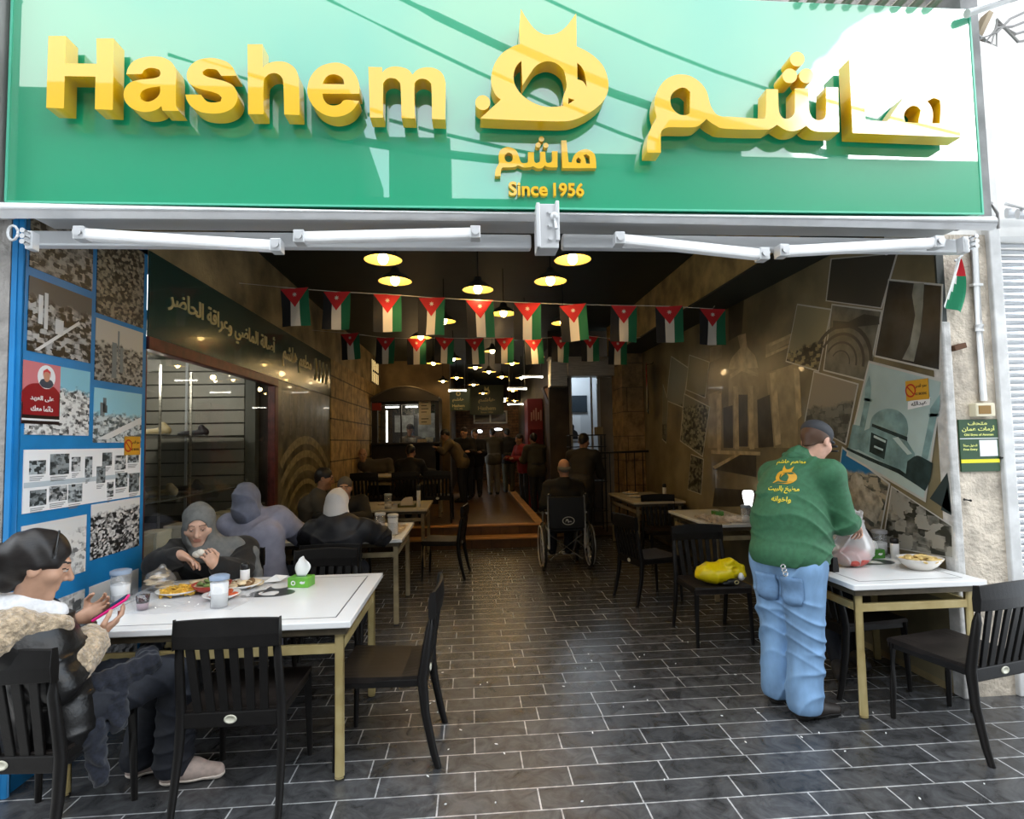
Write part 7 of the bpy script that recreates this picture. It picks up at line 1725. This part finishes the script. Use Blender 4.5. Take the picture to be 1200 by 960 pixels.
b = MB(); b.add([(-1.30, 3.66, ZT + .004), (-1.18, 3.62, ZT + .02), (-1.16, 3.72, ZT + .03), (-1.27, 3.76, ZT + .008), (-1.23, 3.69, ZT + .045)], [(0, 1, 4), (1, 2, 4), (2, 3, 4), (3, 0, 4), (3, 2, 1, 0)]); tag(b.build('paper_napkin', M_TIS, loc=(-1.23, 3.69, ZT)), 'crumpled white paper napkin beside the black capped shaker', 'napkin')

# right table
def white_bag():
    c = V(2.475, 3.55, ZT); o = empty('carrier_bag', tuple(c)); tag(o, 'translucent white carrier bag with something red inside, held by the man in green', 'bag')
    sdf_mesh('bag', [el(c + V(0, 0, .12), (.142, .115, .130), I3, .05), rc(c + V(0, -.01, .2), .085, c + V(-.08, -.07, .31), .045, .04), rc(c + V(0, 0, .2), .085, c + V(.03, -.02, .33), .03, .04)], .006, glassmat('white_bag_plastic', (.95, .95, .95), .14, .15, body=.42, bodycol=(.86, .86, .86)), o, fold=wrinkle(.024, 55, (.8, .5, .5)), zmin=ZT + .002)
    sdf_mesh('red_contents', [el(c + V(.0, -.01, .065), (.10, .085, .065), I3, .03)], .007, mat('red_goods', (.60, .10, .08), .5, noise=(16, .35)), o, zmin=ZT + .004)
white_bag()
canister(2.90, 3.86, 'tall clear canister half full of salt on the right table by the mural', h=.17, r=.048, fill=.5, lid=mat('grey_lid', (.30, .30, .31), .4))
canister(2.795, 3.93, 'small brownish jar beside the tall salt canister on the right table', h=.13, r=.030, fill=.9, lid=M_LIDK, cm=mat('spice', (.10, .07, .05), .8))
shaker(2.90, 3.72, 'white shaker with a black top beside the tall salt canister on the right table', h=.14)
o = empty('salad_bowl', (2.815, 3.40, ZT)); tag(o, 'translucent oval plastic bowl of yellow food at the corner of the right table', 'bowl')
b = MB(); b.lathe([(0, .001), (.06, .001), (.10, .03), (.135, .075), (.130, .075), (.095, .034), (0, .006)], seg=30, cap=False, sc=(1, .85)); b.build('bowl', mat('milky_plastic', (.70, .66, .61), .25, noise=(9, .08)), o)
b = MB(); b.lathe([(0, .066), (.118, .062)], seg=24, cap=False, sc=(1, .85)); b.build('food', mat('yellow_food', (.60, .45, .22), .7, noise=(30, .35)), o); pile(o, 34, .10, .058, mat('yellow_pieces', (.62, .44, .16), .7, noise=(30, .3)), 'slice', 21, 'pieces')
# yellow bag on the chair
def yellow_bag():
    c = V(1.985, 4.50, .455); o = empty('shopping_bag', tuple(c)); tag(o, 'bright yellow plastic shopping bag lying on a dark chair', 'bag')
    q = sdf_mesh('bag', [el(c + V(-.02, 0, .075), (.165, .13, .085), I3, .04), el(c + V(.10, .0, .105), (.09, .10, .08), I3, .04), rc(c + V(.03, -.02, .14), .045, c + V(.09, -.03, .17), .03, .03), rc(c + V(.09, -.07, .175), .018, c + V(.17, -.07, .13), .018, .015), rc(c + V(.17, -.07, .13), .018, c + V(.17, -.08, .07), .03, .02), rc(c + V(.05, -.07, .16), .02, c + V(.09, -.07, .175), .018, .02), cut(el(c + V(.105, -.11, .115), (.03, .04, .022), I3, .012))], .006, mat('yellow_plastic', (.80, .62, .005), .3, noise=(10, .1)), o, fold=wrinkle(.008, 28, (.8, .2, .6)), zmin=.457)
    b = MB(); b.ball(c + V(.155, -.085, .06), (.03, .025, .035), 10); wpart(b.build('white_content', M_TIS), o)
    b = MB(); b.ball(c + V(.07, -.115, .028), (.055, .03, .026), 12); b.ball(c + V(.02, -.115, .016), (.04, .02, .016), 10); wpart(b.build('black_print', M_LIDK), o)
    b = MB(); b.tube([c + V(.085 + .016 * math.cos(a), -.147, .03 + .012 * math.sin(a)) for a in np.linspace(0, 6.28, 13)[:-1]], .004, 6, closed=True); wpart(b.build('gold_mark', M_GOLD), o)
yellow_bag()
# mural table behind
M_CLUT = mat('crumpled_paper', (.42, .36, .29), .8, noise=(12, .3))
crumple('crumpled_wrapping', 2.60, 5.75, .42, .55, ZT, .018, 'crumpled paper wrapping and leftovers on the table along the mural', 'wrapping', M_CLUT, 5)
canister(2.74, 5.50, 'clear canister in front of the glowing lamp on the mural table', h=.17, r=.048, fill=.35)
tissue(2.66, 5.98, 90, 'small dark green tissue box at the back of the mural table', tuft=.01, m=mat('dark_green_carton', (.055, .20, .03), .4), L=.11)
o = empty('table_lamp', (2.83, 5.62, ZT)); tag(o, 'glowing white bulb shaped object on a black base on the mural table', 'lamp')
b = MB(); b.lathe([(0, 0), (.04, 0), (.042, .02), (.02, .03), (.02, .10), (.032, .105), (.032, .135), (0, .135)], seg=18, cap=False); b.build('base', M_LIDK, o)
b = MB(); b.lathe([(.026, .135), (.034, .16), (.048, .22), (.054, .27), (.05, .30), (.042, .305), (0, .305)], seg=18, cap=False); b.build('bulb', mat('glowing_white_globe', (1, 1, 1), emit=4.0), o)  # emission makes the white bulb shape glow
b = MB(); b.lathe([(0, 0), (.05, 0), (.055, .12), (.05, .125), (0, .125)], (2.90, 5.52, ZT), 18, cap=False); tag(b.build('plastic_tub', M_CLEAR, loc=(2.9, 5.52, ZT)), 'cloudy plastic tub beside the glowing lamp on the mural table', 'tub')
# far right table
for i, (x, y, lab) in enumerate(((2.42, 8.2, 'white plate nearest the walkway on the far right table'), (2.72, 7.9, 'white plate nearest the mural on the far right table'), (2.48, 8.7, 'white plate at the back of the far right table'))):
    p = plate(x, y, .13, lab, ZT); pile(p, 10, .09, .01, (M_BREAD, M_FAL, M_BREAD)[i], ('bread', 'ball', 'bread')[i], 30 + i, 'food')
tissue(2.46, 7.80, 0, 'dull green tissue box on the far right table', tuft=.012, m=mat('dark_green_carton2', (.05, .11, .03), .5))
shaker(2.80, 8.05, 'pale shaker on the far right table by the mural', h=.2)
# second and third left tables
canister(-.86, 5.45, 'tall clear canister at the corner of the second left table, nearer the wall', h=.20, r=.050, fill=.5, cm=mat('salt_dim', (.62, .60, .58), .8), lid=mat('clear_lid', (.55, .55, .55), .3))
canister(-.735, 5.40, 'tall clear canister of white salt at the walkway corner of the second left table', h=.19, r=.050, fill=.85, lid=mat('clear_lid', (.55, .55, .55), .3))
crumple('crumpled_wrapping', -.80, 5.75, .26, .5, ZT, .010, 'crumpled brown wrapping at the walkway end of the second left table', 'wrapping', M_CLUT, 9)
crumple('plastic_table_sheet', -1.5, 5.55, .5, .5, ZT, .008, 'crumpled plastic spread at the wall end of the second left table', 'plastic sheet', M_PLASTIC, 11)
o = plate(-1.36, 5.45, .12, 'plate with a dark red dish before the woman in lavender', ZT); pile(o, 18, .09, .01, M_TOM, 'slice', 40, 'stew')
o = plate(-1.05, 5.85, .09, 'white saucer in front of the grey haired man', ZT); pile(o, 4, .05, .01, M_BREAD, 'bread', 41, 'bread')
canister(-1.10, 7.62, 'dim clear canister on the third left table', h=.19, r=.05, fill=.3)
o = empty('napkin_holder', (-.86, 7.72, ZT)); tag(o, 'napkin holder with white napkins on the third left table', 'napkin holder')
b = MB(); b.b2((-.12, -.05, 0), (.12, .05, .022)); b.b2((-.12, -.05, 0), (-.1, .05, .05)); b.b2((.1, -.05, 0), (.12, .05, .05)); b.build('tray', mat('tray_olive', (.10, .10, .03), .5), o, bevel=.004)
b = MB(); b.shape([smooth([(-.085, .02), (-.08, .08), (-.03, .12), (.05, .13), (.07, .11), (.07, .02)])], (0, 0.02, 0), (1, 0, 0), (0, 0, 1), .04); b.build('napkins', mat('napkin_warm', (.62, .58, .50), .8), o)
shaker(-.70, 7.66, 'tall pale bottle with a dark top at the end of the third left table', h=.30)
b = MB(); b.b2((-.10, -.08, 0), (.10, .08, .02)); o = b.build('chopping_tray', M_CLUT); o.location = (-1.2, 8.1, ZT); tag(o, 'flat pale tray at the back of the third left table', 'tray')
# platform table
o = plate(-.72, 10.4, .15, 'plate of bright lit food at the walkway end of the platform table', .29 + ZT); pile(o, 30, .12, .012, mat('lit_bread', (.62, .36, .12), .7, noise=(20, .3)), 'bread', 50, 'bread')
o = plate(-1.05, 10.5, .12, 'second plate of food before the black clad diner', .29 + ZT); pile(o, 10, .09, .012, M_BREAD, 'bread', 51, 'bread')
# littered crumbs on the paving
rnd = random.Random(11); b = MB()
for i in range(60):
    x = rnd.uniform(-.5, 2.6); y = rnd.uniform(2.0, 4.6); b.ball((x, y, .003), (.006 + .006 * rnd.random(), .004, .003), 6, M=Matrix.Rotation(rnd.uniform(0, 3), 3, 'Z'))
tag(b.build('crumb_litter', M_TIS), 'scattered pale crumbs and paper bits on the dark paving', 'litter', kind='stuff')
bpy.context.view_layer.update()
